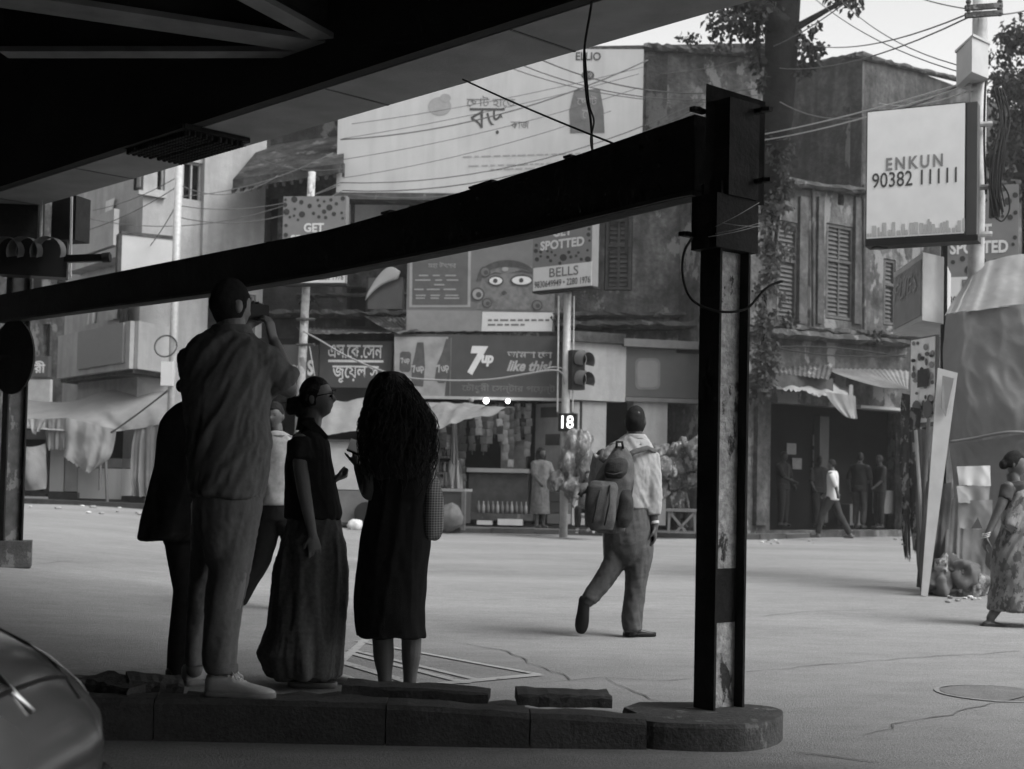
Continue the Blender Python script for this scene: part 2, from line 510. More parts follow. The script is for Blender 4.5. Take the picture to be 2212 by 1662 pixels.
# back row of stones and the sunken bed between
bk = [(x, p) for x, p in fp if x < 1200]
for i in range(len(bk) - 1):
    (x0, a), (x1, b) = bk[i], bk[i + 1]
    d = (b - a).normalized()
    stone(a + d * .012, b - d * .012, kz(x0) - .055 + random.uniform(-.012, .010), kz(x1) - .055 + random.uniform(-.012, .010), .2, .42, 'kerb_stone', M_kerb, .02, .012)
m = MB()
for (x0, a), (x1, b) in zip(fp, fp[1:]):
    m.hexa([a + Vector((0, .16, -.1)), b + Vector((0, .16, -.1)), b + Vector((0, .45, -.1)), a + Vector((0, .45, -.1)), a + Vector((0, .16, .07)), b + Vector((0, .16, .07)), b + Vector((0, .45, .07)), a + Vector((0, .45, .07))])
m.obj('soil_bed', mat('dry_soil', .05, .95, .4, 6, 1, 50), isl)
# rounded concrete end that carries the post
hh = .115
tops = [(1395, 1558), (1480, 1564), (1560, 1566), (1610, 1565), (1645, 1561), (1670, 1555), (1686, 1548), (1692, 1540), (1688, 1533), (1670, 1527), (1640, 1523), (1600, 1520), (1500, 1516), (1378, 1516), (1345, 1528), (1372, 1540)]
poly = [(PZ(x, y, hh).x, PZ(x, y, hh).y) for x, y in tops]
dense = []
for i in range(len(poly)):
    p0, p1, p2, p3 = [Vector((*poly[(i + k) % len(poly)], 0)) for k in (-1, 0, 1, 2)]
    for k in range(4 if i < 12 else 1):
        t = k / 4
        q = .5 * (2 * p1 + (p2 - p0) * t + (2 * p0 - 5 * p1 + 4 * p2 - p3) * t * t + (3 * p1 - p0 - 3 * p2 + p3) * t ** 3)
        dense.append((q.x, q.y))
poly = dense
n = len(poly)
cx = sum(p[0] for p in poly) / n; cy = sum(p[1] for p in poly) / n
m = MB()
m.add([(p[0], p[1], -.1) for p in poly] + [(p[0], p[1], hh - .018) for p in poly] + [(p[0] + (cx - p[0]) * .012, p[1] + (cy - p[1]) * .03, hh) for p in poly],
      [(i, (i + 1) % n, n + (i + 1) % n, n + i) for i in range(n)] + [(n + i, n + (i + 1) % n, 2 * n + (i + 1) % n, 2 * n + i) for i in range(n)] + [tuple(range(2 * n, 3 * n))])
m.obj('rounded_end', M_kerb_white, isl)
# loose slabs and rubble
def slab(px, py, lx, ly, h, rz, z, name, label, cat='slab', tilt=(0, 0), m_=M_kerb, n=4, grp=None):
    c = PZ(px, py, z)
    mb = MB(); M3 = Matrix.Rotation(rz, 3, 'Z') @ Matrix.Rotation(tilt[0], 3, 'X') @ Matrix.Rotation(tilt[1], 3, 'Y')
    nx, ny = 9, 6; rr = []
    for i in range(nx + 1):
        t = i / nx
        ring = []
        for (yy, zz) in ((-.5, 0), (-.5, .8), (-.46, 1), (0, 1.03), (.46, 1), (.5, .8), (.5, 0)):
            k = 1 - (.02 if i in (0, nx) else 0)
            q = Vector(((t - .5) * lx, yy * ly * k + random.uniform(-.006, .006), zz * h * k + random.uniform(-.005, .005)))
            ring.append(c + M3 @ q)
        rr.append(ring)
    mb.rings(rr)
    return mb.obj(name, m_, label=label, cat=cat, group=grp)
slab(1215, 1520, .42, .24, .055, .05, .135, 'paving_slab', 'loose square concrete slab lying on the island near the post', tilt=(0, .02))
slab(900, 1503, .66, .18, .045, -.05, .15, 'paving_slab', 'long broken concrete slab lying behind the dress woman\'s feet on the kerb', tilt=(.02, .03))
for px, py, s in ((185, 1500, .2), (255, 1503, .26), (330, 1500, .24)):
    slab(px, py, s, s * .7, .075, random.uniform(-.5, .5), .15, 'rubble_stone', {185: 'dark rough stone nearest the car on the kerb island', 255: 'middle of three rough stones on the kerb island', 330: 'flat rough stone nearest the photographer on the island'}[px], 'stone', tilt=(random.uniform(-.15, .15), .1), grp='rubble on the island')

# ------------------------------------------------------------------ iron portal: posts and long beam
pb_ = PZ(1553, 1528, hh)
PY = pb_.y
lp = P(22, 1175, 14.0)
bd = Vector((lp.x - pb_.x, lp.y - pb_.y, 0)).normalized()
bn = Vector((-bd.y, bd.x, 0))
if bn.y > 0: bn = -bn                                           # towards the camera side
portal = thing('portal_frame', 'black iron portal with long beam between two posts', 'portal', pb_)
def isec(cx, cy, z0, z1, w, d, tf, tw, fl, wb):
    """I-section column; flanges face +-bn, web along bn"""
    c = Vector((cx, cy, 0))
    for sg in (-1, 1):
        m = MB(); m.bar(c + bn * sg * (d / 2 - tf / 2) + Vector((0, 0, z0)), c + bn * sg * (d / 2 - tf / 2) + Vector((0, 0, z1)), w, tf, up=bn)
        m.obj('flange', fl, portal)
    m = MB(); m.bar(c + Vector((0, 0, z0)), c + Vector((0, 0, z1)), tw, d - 2 * tf, up=bn)
    m.obj('web', wb, portal)
ztop = P(1560, 190, PY).z
zs0 = P(1560, 540, PY).z
isec(pb_.x, pb_.y, hh - .05, zs0 + .3, .125, .205, .014, .02, M_iron, M_iron_peel)
# paint bands on the web
for y0, y1 in ((1228, 1345),):
    z0, z1 = P(1560, y1, PY).z, P(1560, y0, PY).z
    m = MB(); m.bar(Vector((pb_.x, pb_.y, z0)), Vector((pb_.x, pb_.y, z1)), .026, .17, up=bn)
    m.obj('paint_band', M_iron, portal)
# sleeve and head box on the post
cpx = Vector((pb_.x, pb_.y, 0))
def hbox(x0, y0, x1, y1, dep, name, off=0.0, mm=M_iron):
    a = P(x0, (y0 + y1) / 2, PY); b = P(x1, (y0 + y1) / 2, PY)
    z0, z1 = P((x0 + x1) / 2, y1, PY).z, P((x0 + x1) / 2, y0, PY).z
    c = (a + b) / 2 + bd * off
    # projected width of a rotated box -> solve its side along bn
    w = abs((b - a).x); wd = max(.05, (w - dep * abs(bd.x)) / abs(bn.x))
    m = MB(); m.bar(Vector((c.x, c.y, z0)), Vector((c.x, c.y, z1)), dep, wd, up=bn)
    return m.obj(name, mm, portal)
hbox(1492, 430, 1640, 545, .16, 'sleeve')
hbox(1524, 225, 1640, 432, .15, 'head_box')
# tall end plate with sloping top
pl_ = P(1524, 300, PY - .06); pr_ = P(1652, 300, PY + .03)
zz = lambda y: P(1590, y, PY).z
m = MB()
a = Vector((pl_.x, pl_.y, 0)); b = Vector((pr_.x, pr_.y, 0))
m.extrude_poly([a + Vector((0, 0, zz(440))), b + Vector((0, 0, zz(440))), b + Vector((0, 0, zz(215))), a + Vector((0, 0, zz(190)))], (0, .012, 0))
m.obj('end_plate', M_iron, portal)
for (x, y, dx) in ((1508, 236, -1), (1650, 236, 1), (1652, 388, 1), (1484, 505, -1)):
    c = P(x, y, PY - .05)
    m = MB(); m.bar(c + Vector((-.035 * dx, .05, 0)), c + Vector((.03 * dx, -.02, -.004)), .03, .02)
    m.lathe(c + Vector((.0, 0, -.012)), [(.004, 0), (.018, .004), (.018, .02), (.004, .024)], 6)
    m.obj('bolt', M_iron, portal)
# beam: bottom and top follow the two picture lines at both ends
LPY = 14.0
tops_ = [(1515, 251), (1490, 260), (1244, 344), (1026, 413), (752, 491), (708, 502), (392, 564), (55, 630), (8, 638)]
bots_ = [(1515, 426), (1490, 430), (1160, 508), (900, 560), (708, 597), (457, 639), (68, 690), (8, 699)]
th = .045
def beam_at(x):
    t = (1515 - x) / (1515 - 8); Yb = 1 / ((1 - t) / (PY + .05) + t / LPY)
    yt = np.interp(-x, [-a_ for a_, _ in tops_], [b_ for _, b_ in tops_]); yb = np.interp(-x, [-a_ for a_, _ in bots_], [b_ for _, b_ in bots_])
    return P(x, yt, Yb), P(x, yb, Yb)
mb = MB(); fl_ = MB(); rr = []; r2 = []
bxs = np.linspace(1515, 8, 31)
for x in bxs:
    tp, bt = beam_at(x); off = bn * th
    rr.append([bt + off, bt - off, tp - off, tp + off])
    o2 = bn * (th + .02)
    r2.append([bt + o2 + Vector((0, 0, .002)), bt - o2 + Vector((0, 0, .002)), bt - o2 + Vector((0, 0, .022)), bt + o2 + Vector((0, 0, .022))])
mb.rings(rr)
beam = mb.obj('beam', M_iron, portal)
fl_.rings(r2); fl_.obj('bottom_flange', mat('beam_flange', .05, .8, .4, 4), beam)
for xa, xb in ((1080, 1030), (1250, 1235), (860, 840)):
    ta, tb = beam_at(xa)[0], beam_at(xb)[0]
    m = MB(); m.bar(ta + Vector((0, 0, .006)), tb + Vector((0, 0, .006)), .12, .012); m.obj('splice_plate', M_iron, beam)
for x in (1440, 1400, 1045, 1010):
    for f_ in (.2, .5, .8):
        ta, tb = beam_at(x); q = ta.lerp(tb, f_) + bn * (th + .006)
        m = MB(); m.ball(q, .012, 8, 6); m.obj('rivet', M_iron, beam, smooth=True)
# far left post with its plinth and fittings
gl = G(30, 1198)
lz = gl.z
isec(lp.x + .0, lp.y, lz + .1, P(22, 560, 14).z, .16, .2, .016, .02, M_iron, mat('worn_post_face', .07, .7, .4, 8, patch=True, patch_v=.16, patch_scale=6, patch_lo=.56))
m = MB()
c = P(28, 1180, 14.0)
m.box((c.x, c.y, lz + .08), (.36, .36, .26), .3)
m.obj('plinth', M_kerb_white, portal)
# tie wires round the head, loose cable loop, hanging wires
def wire(name, pts, r, mm, label, cat='cable', sag=0.0, n=14, group=None, par=None):
    pts = [Vector(p) for p in pts]; out = []
    if sag and len(pts) == 2:
        for i in range(n + 1):
            t = i / n
            out.append(pts[0].lerp(pts[1], t) - Vector((0, 0, sag * 4 * t * (1 - t))))
    else:
        # catmull rom
        ex = [pts[0] * 2 - pts[1]] + pts + [pts[-1] * 2 - pts[-2]]
        for i in range(1, len(ex) - 2):
            for k in range(6):
                t = k / 6
                p0, p1, p2, p3 = ex[i - 1], ex[i], ex[i + 1], ex[i + 2]
                out.append(.5 * (2 * p1 + (p2 - p0) * t + (2 * p0 - 5 * p1 + 4 * p2 - p3) * t * t + (3 * p1 - p0 - 3 * p2 + p3) * t ** 3))
        out.append(pts[-1])
    m = MB(); m.tube(out, r, 6)
    return m.obj(name, mm, par, smooth=True, label=label, cat=cat, group=group)
for (xa, ya, xb, yb) in ((1545, 490, 1640, 438), (1545, 505, 1641, 482), (1560, 482, 1641, 490), (1530, 512, 1641, 488)):
    wire('tie_wire', [P(xa, ya, PY - .19), P((xa + xb) / 2, (ya + yb) / 2 + 2, PY - .2), P(xb, yb, PY - .14)], .0018, M_wire_l, None, None, par=portal)
wire('loose_cable', [P(1496, 512, PY - .14), P(1478, 545, PY - .16), P(1474, 590, PY - .18), P(1486, 635, PY - .19), P(1512, 660, PY - .2), P(1560, 674, PY - .21), P(1612, 667, PY - .18), P(1648, 630, PY - .15), P(1668, 615, PY - .12), P(1690, 608, PY - .1)], .006, M_rubber, 'loose black cable looped round the iron post')
wire('hanging_wire', [P(1283, -40, 7.9), P(1276, 20, 7.9), P(1262, 112, 7.9), P(1266, 200, 7.9), P(1276, 260, 7.9), P(1280, 335, 7.9)], .008, M_rubber, 'black twisted wire hanging down from the flyover edge')
wire('hanging_wire', [P(1263, 110, 7.86), P(1272, 220, 7.86), P(1283, 262, 7.86), P(1276, 300, 7.86), P(1281, 336, 7.86)], .006, M_rubber, 'thin loose wire dangling beside the twisted hanging wire')
wire('guy_cable', [P(1000, 172, 8.9), P(1345, 318, 7.2)], .006, M_rubber, 'straight black cable slanting down across the billboard', sag=.01)

# traffic signal and boxes on the far left post
sg = thing('traffic_signal', 'dark traffic signal head with three visors on the left post', 'traffic light', P(60, 600, 13.6))
c = P(75, 560, 13.6)
m = MB(); m.box(c, (.62, .22, .36), .25); m.obj('housing', M_black, sg)
vis_m = mat('signal_visor', .09, .45, .2, 6, spec=.5)
for i, x in enumerate((28, 68, 118)):
    c = P(x, 545, 13.45)
    mb = MB(); rr = []
    for k in range(5):
        t = k / 4; y = -.05 - .22 * t
        ring = [c + Vector(((.13 + .02 * t) * math.cos(a), y, (.13 + .02 * t) * math.sin(a) - .04 * t)) for a in [math.pi * (-.12 + 1.24 * q / 14) for q in range(15)]]
        rr.append(ring)
    n_ = 15
    mb.add([p for r in rr for p in r], [(k * n_ + i2, k * n_ + i2 + 1, (k + 1) * n_ + i2 + 1, (k + 1) * n_ + i2) for k in range(4) for i2 in range(n_ - 1)])
    mb.obj('visor', vis_m, sg, smooth=True)
m = MB(); m.bar(P(140, 560, 13.6), P(236, 557, 13.4), .07, .07); m.tube([P(222, 557, 13.4), P(238, 556, 13.4)], .05, 12); m.obj('bracket_arm', M_black, sg, smooth=False)
bxo = thing('control_box', 'dark metal box above the traffic signal on the left', 'box', P(105, 510, 14.2))
m = MB(); m.pbox(Plane(92, 14.2, 152, 14.1), 0, .29, P(120, 520, 14.2).z, P(120, 425, 14.2).z, -.25, 0); m.obj('case', M_iron, bxo)
m = MB()
for x in (90, 155): m.bar(P(x, 425, 14.05), P(x - 3, 600, 14.05), .02, .02)
m.obj('edge_rail', M_galv, bxo)
m = MB(); m.box(P(35, 500, 14.4), (.5, .3, .9), .1); m.obj('side_case', M_iron, bxo)
rs = thing('round_sign', 'round road sign seen from behind on left post', 'sign', P(50, 850, 13.8))
c = P(28, 772, 13.75)
m = MB()
Mr = Matrix.Rotation(R(-38), 3, 'Z') @ Matrix.Rotation(R(90), 3, 'X')
m.rings([[c + Mr @ Vector((.37 * math.cos(2 * math.pi * i / 28), .37 * math.sin(2 * math.pi * i / 28), z)) for i in range(28)] for z in (-.01, .01)])
m.obj('disc', M_iron, rs)
m = MB(); m.bar(c + Vector((-.2, .03, .0)), c + Vector((.15, .03, .0)), .04, .04); m.obj('bracket', M_iron, rs)
# ------------------------------------------------------------------ materials for the buildings
M_plaster_w = mat('white_plaster', .31, .9, .14, 1.3, .4, 24, spec=.05, streak=.5, streak_v=.2, fine=(6, .08))
M_plaster_d = mat('blackened_plaster', .045, .95, .6, 1.8, .9, 18, spec=.03, streak=.6, streak_v=.02, patch=True, patch_v=.10, patch_scale=1.6, patch_lo=.56, fine=(9, .35))
M_plaster_g = mat('peeling_grey_plaster', .085, .95, .6, 2.2, .9, 18, spec=.03, streak=.7, streak_v=.03, patch=True, patch_v=.17, patch_scale=1.5, patch_lo=.545, fine=(9, .35))
M_plaster_m = mat('stained_mid_plaster', .075, .95, .45, 1.8, .8, 20, spec=.03, streak=.6, streak_v=.03, fine=(9, .35))
M_ledge = mat('stained_ledge', .06, .9, .5, 3, .8, 30, patch=True, patch_v=.14, patch_scale=4, patch_lo=.57)
M_shutter = mat('old_shutter_wood', .05, .75, .3, 6)
M_shutter_g = mat('grey_shutter_wood', .08, .8, .3, 6)
M_glass = mat('dark_window_glass', .02, .15, 0, spec=.5)
M_frame = mat('window_frame', .25, .7, .2, 6)
M_tin = mat('rusty_tin', .07, .7, .4, 3, .5, 20, patch=True, patch_v=.22, patch_scale=3, patch_lo=.56)
M_tin_l = mat('pale_tin', .18, .7, .3, 2.5, .4, 20)
M_tarp = thin_mat('white_tarp', .30, .3, var=.12, scale=2, bump=.4, bscale=6)
M_tarp_g = thin_mat('grey_tarp', .20, .2, var=.2, scale=1.6, bump=.5, bscale=7)
M_tarp_d = thin_mat('dark_tarp', .12, .15, var=.3, scale=2, bump=.5, bscale=7)
M_board = mat('pale_board', .40, .8, .07, 1.2, .15, 6, spec=.05, streak=.3, streak_v=.25)
M_sign_g = mat('sign_mid_grey', .13, .6, .12, 3)
M_sign_d = mat('sign_dark_grey', .06, .6, .12, 3)
M_letter_w = mat('sign_white_letters', .55, .6, .08, 8)
M_letter_p = mat('sign_pale_letters', .32, .6, .08, 8)
M_letter_d = mat('sign_dark_letters', .05, .6, .1, 8)

def shutter(pl, x0, y0, x1, y1, d, par, leaves=2, mm=M_shutter, nslat=12, split=True):
    """a tall louvred window: surround, leaves, slats"""
    u0, u1, z0, z1 = pl.rect(x0, y0, x1, y1, d)
    w = MB(); t = .06
    for a, b, c, e in ((u0, u0 + t, z0, z1), (u1 - t, u1, z0, z1), (u0 + t, u1 - t, z1 - t, z1), (u0 + t, u1 - t, z0, z0 + t)):
        w.pbox(pl, a, b, c, e, d - .12, d)
    if split:
        zm = z0 + (z1 - z0) * .62
        w.pbox(pl, u0 + t, u1 - t, zm - .03, zm + .03, d - .12, d)
    lw = (u1 - u0 - 2 * t) / leaves
    for k in range(1, leaves):
        w.pbox(pl, u0 + t + lw * k - .025, u0 + t + lw * k + .025, z0 + t, z1 - t, d - .10, d - .02)
    w.pbox(pl, u0 + t, u1 - t, z0 + t, z1 - t, d - .14, d - .10)
    win = w.obj('window', mm, par)
    sl = MB(); sl.box((0, 0, 0), (lw - .07, .02, .085), M=Matrix.Rotation(R(32), 3, 'X'))
    me = mesh_of(sl, 'slat', mm)
    for k in range(leaves):
        for i in range(nslat):
            z = z0 + t + (z1 - z0 - 2 * t) * (i + .5) / nslat
            if split and abs(z - zm) < .06: continue
            p = pl.pt(u0 + t + lw * (k + .5), z, d - .06)
            Mx = Matrix(((pl.u.x, pl.n.x, 0, p.x), (pl.u.y, pl.n.y, 0, p.y), (0, 0, 1, p.z), (0, 0, 0, 1)))
            inst('slat', me, win, Mx)
    return win
def hole(pl, x0, y0, x1, y1):
    return pl.rect(x0, y0, x1, y1, 0)
def shade_back(pl, h, par, d=-.34, name='room_shade', mm=None):  # plate behind an opening, painted with the room's shade
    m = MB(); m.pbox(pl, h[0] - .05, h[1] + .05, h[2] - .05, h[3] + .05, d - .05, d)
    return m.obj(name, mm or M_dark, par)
def rough_ledge(pl, x0, x1, y, d0, th, par, mm=M_ledge, n=26, name='ledge', jit=.02, y2=None):
    """a worn projecting cornice"""
    m = MB(); ua = pl.uz(x0, y, d0)[0]; ub = pl.uz(x1, y if y2 is None else y2, d0)[0]
    za = pl.uz(x0, y, d0)[1]; zb = pl.uz(x1, y if y2 is None else y2, d0)[1]
    rr = []
    for i in range(n + 1):
        t = i / n; u = ua + (ub - ua) * t; z = za + (zb - za) * t
        j = lambda: random.uniform(-jit, jit)
        rr.append([pl.pt(u, z, -.02), pl.pt(u, z + j(), d0 * .7 + j()), pl.pt(u, z + th * .4 + j(), d0 + j()), pl.pt(u, z + th + j(), d0 * .93 + j()), pl.pt(u, z + th * 1.1, -.02)])
    m.rings([r[::-1] for r in rr])
    return m.obj(name, mm, par)

# ------------------------------------------------------------------ far left: street end
WFL = Plane(-160, 52, 190, 50)
fb = thing('distant_building', 'hazy grey building at the far left street end', 'building', WFL.pt(2, .4))
m = MB(); hs = [WFL.rect(90, 700, 108, 770), WFL.rect(60, 560, 90, 650), WFL.rect(112, 560, 140, 650)]
m.pwall(WFL, 0, WFL.L + 2, .2, 14, hs); m.obj('wall', M_plaster_g, fb)
for h in hs: shade_back(WFL, h, fb, name='window')
fs1 = thing('shop_sign', 'small dark shop sign hanging at the far left street end', 'sign', WFL.at(85, 815, .4))
m = MB(); m.pxbox(WFL, 66, 770, 104, 815, .3, .5); m.obj('board', M_sign_d, fs1)
text_on(WFL, 'রী', 74, 780, 98, 806, .505, M_letter_w, fs1, bold=.02)
m = MB(); m.pxbox(WFL, 60, 820, 108, 872, .3, .45); m.obj('lower_board', M_offwhite, fs1)

# ------------------------------------------------------------------ white apartment building, left
WA, WB = Plane(128, 35.0, 290, 31), Plane(290, 31, 556, 33)
ab = thing('apartment_building', 'white plastered apartment building with balconies on the left', 'building', WA.pt(0, .4))
hA = [WA.rect(182, 395, 222, 500), WA.rect(186, 630, 286, 700)]
m = MB(); m.pwall(WA, 0, WA.L, .3, 11.5, hA, .3, .02); m.obj('side_wall', M_plaster_w, ab)
hB = [WB.rect(304, 350, 357, 408), WB.rect(396, 350, 437, 432), WB.rect(448, 632, 552, 720), WB.rect(300, 905, 552, 1085), WB.rect(470, 560, 540, 615)]
m = MB(); m.pwall(WB, 0, WB.L, .3, 11.5, hB, .3); m.obj('front_wall', M_plaster_w, ab)
for pl, hh_ in ((WA, hA), (WB, hB)):
    for h in hh_:
        w = shade_back(pl, h, ab, name='window', d=-.2)
        f = MB(); t = .05
        for a, b, c, e_ in ((h[0], h[0] + t, h[2], h[3]), (h[1] - t, h[1], h[2], h[3]), (h[0] + t, h[1] - t, h[3] - t, h[3]), ((h[0] + h[1]) / 2 - .02, (h[0] + h[1]) / 2 + .02, h[2], h[3] - t)):
            f.pbox(pl, a, b, c, e_, -.14, -.08)
        f.obj('frame', M_frame, w)
# upper sloping canopy slab and upper balcony parapet
m = MB(); m.pxbox(WA, 140, 545, 292, 566, -.05, .5); m.obj('balcony_slab', M_plaster_w, ab)
m = MB(); m.pxbox(WA, 152, 470, 245, 545, .38, .5); m.obj('balcony_parapet', mat('grey_parapet', .28, .85, .15, 2, .3, 30), ab)
m = MB(); m.pxbox(WB, 0 + 300, 415, 360, 424, 0, .12); m.obj('window_sill', M_plaster_w, ab)
m = MB(); m.pxbox(WB, 440, 290, 452, 610, 0, .12); m.obj('pilaster', M_plaster_w, ab)
# projecting boxed balcony
BC = P(290, 745, 29.9); BLf = P(134, 745, 33.6); BR = P(360, 745, 31.0)
zb0, zb1 = P(290, 797, 29.9).z, P(290, 694, 29.9).z
def wallpanel(a, b, z0, z1, th_, mm, nm, off=0.0):
    d = Vector((b.x - a.x, b.y - a.y, 0)).normalized(); n_ = Vector((d.y, -d.x, 0))
    if n_.y > 0: n_ = -n_
    mb = MB(); a_ = a + n_ * off; b_ = b + n_ * off
    mb.hexa([Vector((a_.x, a_.y, z0)) + n_ * th_, Vector((b_.x, b_.y, z0)) + n_ * th_, Vector((b_.x, b_.y, z0)), Vector((a_.x, a_.y, z0)),
             Vector((a_.x, a_.y, z1)) + n_ * th_, Vector((b_.x, b_.y, z1)) + n_ * th_, Vector((b_.x, b_.y, z1)), Vector((a_.x, a_.y, z1))])
    return mb.obj(nm, mm, ab)
wallpanel(BLf, BC, zb0, zb1, .1, M_plaster_w, 'balcony_wall')
wallpanel(BC + Vector((.01, .0, 0)), BR, zb0, zb1, .09, M_plaster_w, 'balcony_wall')
q = BLf.lerp(BC, .33)
gp = wallpanel(q, BLf.lerp(BC, .94), zb0 + .14, zb1 - .02, .05, mat('balcony_mesh', .20, .9, .25, 60), 'grille_panel', off=.105)
m = MB()
m.prism([(BLf.x, BLf.y), (BC.x, BC.y), (BR.x, BR.y), (BR.x + .3, BR.y + 2), (BLf.x + .6, BLf.y + 1.4)], zb0 - .09, zb0 - .004)
m.obj('balcony_floor', M_plaster_m, ab)
# laundry on both balconies
for (x0, y0, x1, y1, mm, lb) in ((228, 432, 247, 475, M_white, 'white cloth hung over the upper balcony of the white building'), (192, 650, 210, 700, M_white, 'pale cloth hanging in the lower balcony, left one'),
                                 (232, 645, 258, 690, M_offwhite, 'pale shirt hanging in the lower balcony, right one'), (262, 655, 280, 700, M_shutter, 'dark garment hanging at the right end of the lower balcony')):
    m = MB(); nx, ny = 8, 10; vs_ = []
    u0, u1, z0, z1 = WA.rect(x0, y0, x1, y1, .15)
    for j in range(ny + 1):
        for i in range(nx + 1):
            vs_.append(WA.pt(u0 + (u1 - u0) * (i / nx - (j / ny) * .08 * math.sin(i)), z1 + (z0 - z1) * j / ny, .15 + .06 * math.sin(i * 1.7) * j / ny))
    m.add(vs_, [(j * (nx + 1) + i, (j + 1) * (nx + 1) + i, (j + 1) * (nx + 1) + i + 1, j * (nx + 1) + i + 1) for j in range(ny) for i in range(nx)])
    m.obj('laundry', mm, smooth=True, label=lb, cat='laundry', group='laundry on the balconies')
# blank white light box
bl = thing('light_box', 'blank white sign box with dark frame on the white building', 'sign', WB.at(320, 640, .5))
LBp = Plane(255, 30.0, 386, 30.6)
m = MB(); m.pxbox(LBp, 262, 512, 380, 640, 0, .2); m.obj('face', mat('blank_sign_face', .40, .5, .06, 3), bl)
m = MB()
for r_ in ((254, 505, 262, 640), (380, 505, 387, 640), (262, 505, 380, 512)): m.pxbox(LBp, *r_, -.02, .22)
m.obj('frame', M_plaster_m, bl)

# ------------------------------------------------------------------ dark old building, centre left
WC = Plane(556, 33.4, 892, 32.4)
ob = thing('old_building', 'dark decayed building with jutting eave behind the jeweller sign', 'building', WC.pt(0, .2))
hC = [WC.rect(575, 425, 600, 520), WC.rect(748, 620, 790, 705), WC.rect(600, 860, 890, 1100)]
m = MB(); m.pwall(WC, 0, WC.L, .2, 9.8, hC, .3); m.obj('wall', M_plaster_d, ob)
for h in hC: shade_back(WC, h, ob, name='window')
m = MB()
fr_ = [P(503, 388, 30.6), P(742, 352, 30.4)]; bk_ = [P(562, 318, 33.3), P(745, 290, 33.0)]
dn = Vector((0, 0, -.22))
m.hexa([fr_[0] + dn, fr_[1] + dn, bk_[1] + dn, bk_[0] + dn, fr_[0], fr_[1], bk_[1], bk_[0]])
m.obj('eave', M_plaster_d, ob)
for i in range(14):
    t = i / 13
    m = MB(); m.bar(fr_[0].lerp(fr_[1], t) + Vector((0, .02, -.27)), bk_[0].lerp(bk_[1], t) + Vector((0, 0, -.27)), .06, .09)
    m.obj('rafter', M_shutter, ob)
m = MB(); m.pxbox(WC, 748, 428, 880, 520, 0, .06); m.obj('pale_wall_band', M_offwhite, ob)
m = MB(); m.pxbox(WC, 846, 424, 880, 520, .06, .16); m.obj('pilaster', M_plaster_w, ob)
m = MB(); m.tube([WC.at(662, 600, .12), WC.at(661, 715, .12)], .07, 8); m.obj('drain_pipe', M_ledge, ob)
m = MB(); m.tube([WC.at(838, 600, .1), WC.at(836, 690, .1)], .05, 8); m.obj('drain_pipe', M_plaster_m, ob)
rough_ledge(WC, 560, 884, 683, .5, .14, ob, jit=.04)
rough_ledge(WC, 640, 884, 640, .12, .08, ob)
m = MB(); m.pxbox(WC, 795, 600, 868, 668, .05, .3); m.obj('hoarding_scrap', M_sign_g, label='grey hoarding scrap leaning left of the eyed billboard', cat='hoarding')
m = MB()
rr = []
for i in range(13):
    t = i / 12
    c = WC.at(792 + 70 * t, 640 - 45 * t - 18 * math.sin(math.pi * t), .4)
    w = .05 + .17 * math.sin(math.pi * (.12 + .8 * t))
    rr.append([c + Vector((0, -.04 * math.cos(a), 0)) + Vector((.3 * w * math.sin(a), 0, w * math.sin(a))) for a in [2 * math.pi * k / 10 for k in range(10)]])
m.rings(rr); m.obj('plastic_sheet', M_white, smooth=True, label='crumpled white plastic sheet on the ledge under the beam', cat='plastic sheet')
# tin canopies above the shop signs
def tin(pts4, nrib, par, name, mm, amp=.014, label=None, cat=None, grp=None, jag=.0):
    a, b, c, d = pts4           # back-left, back-right, front-right, front-left
    m = MB(); n = nrib * 6; k = 5; vs_ = []
    nn = (b - a).cross(d - a).normalized()
    if nn.z < 0: nn = -nn
    ex = [random.uniform(-jag, jag) for _ in range(nrib + 1)]
    for j in range(k + 1):
        for i in range(n + 1):
            s_, t_ = i / n, j / k
            q = a.lerp(b, s_).lerp(d.lerp(c, s_), t_ * (1 + (ex[i // 6 if i < n else nrib] if j == k else 0)))
            q = q + nn * amp * math.sin(2 * math.pi * i / 6) - Vector((0, 0, .05 * math.sin(math.pi * t_)))
            vs_.append(q)
    W_ = n + 1
    m.add(vs_, [(j * W_ + i, j * W_ + i + 1, (j + 1) * W_ + i + 1, (j + 1) * W_ + i) for j in range(k) for i in range(n)])
    return m.obj(name, mm, par, smooth=True, label=label, cat=cat, group=grp)
tin([WC.at(776, 676, .1), WC.at(900, 672, .1), P(905, 716, 30.6), P(862, 722, 30.6)], 12, None, 'tin_canopy', M_tin, label='tilted rusty tin sheet over the jeweller shop', cat='canopy', grp='tin canopies', jag=.01)
tin([WC.at(640, 708, .1), WC.at(880, 716, .1), P(1228, 712, 30.7), P(668, 722, 30.7)], 26, None, 'tin_canopy', M_tin, label='long ragged tin canopy above the soft drink sign', cat='canopy', grp='tin canopies', jag=.05)

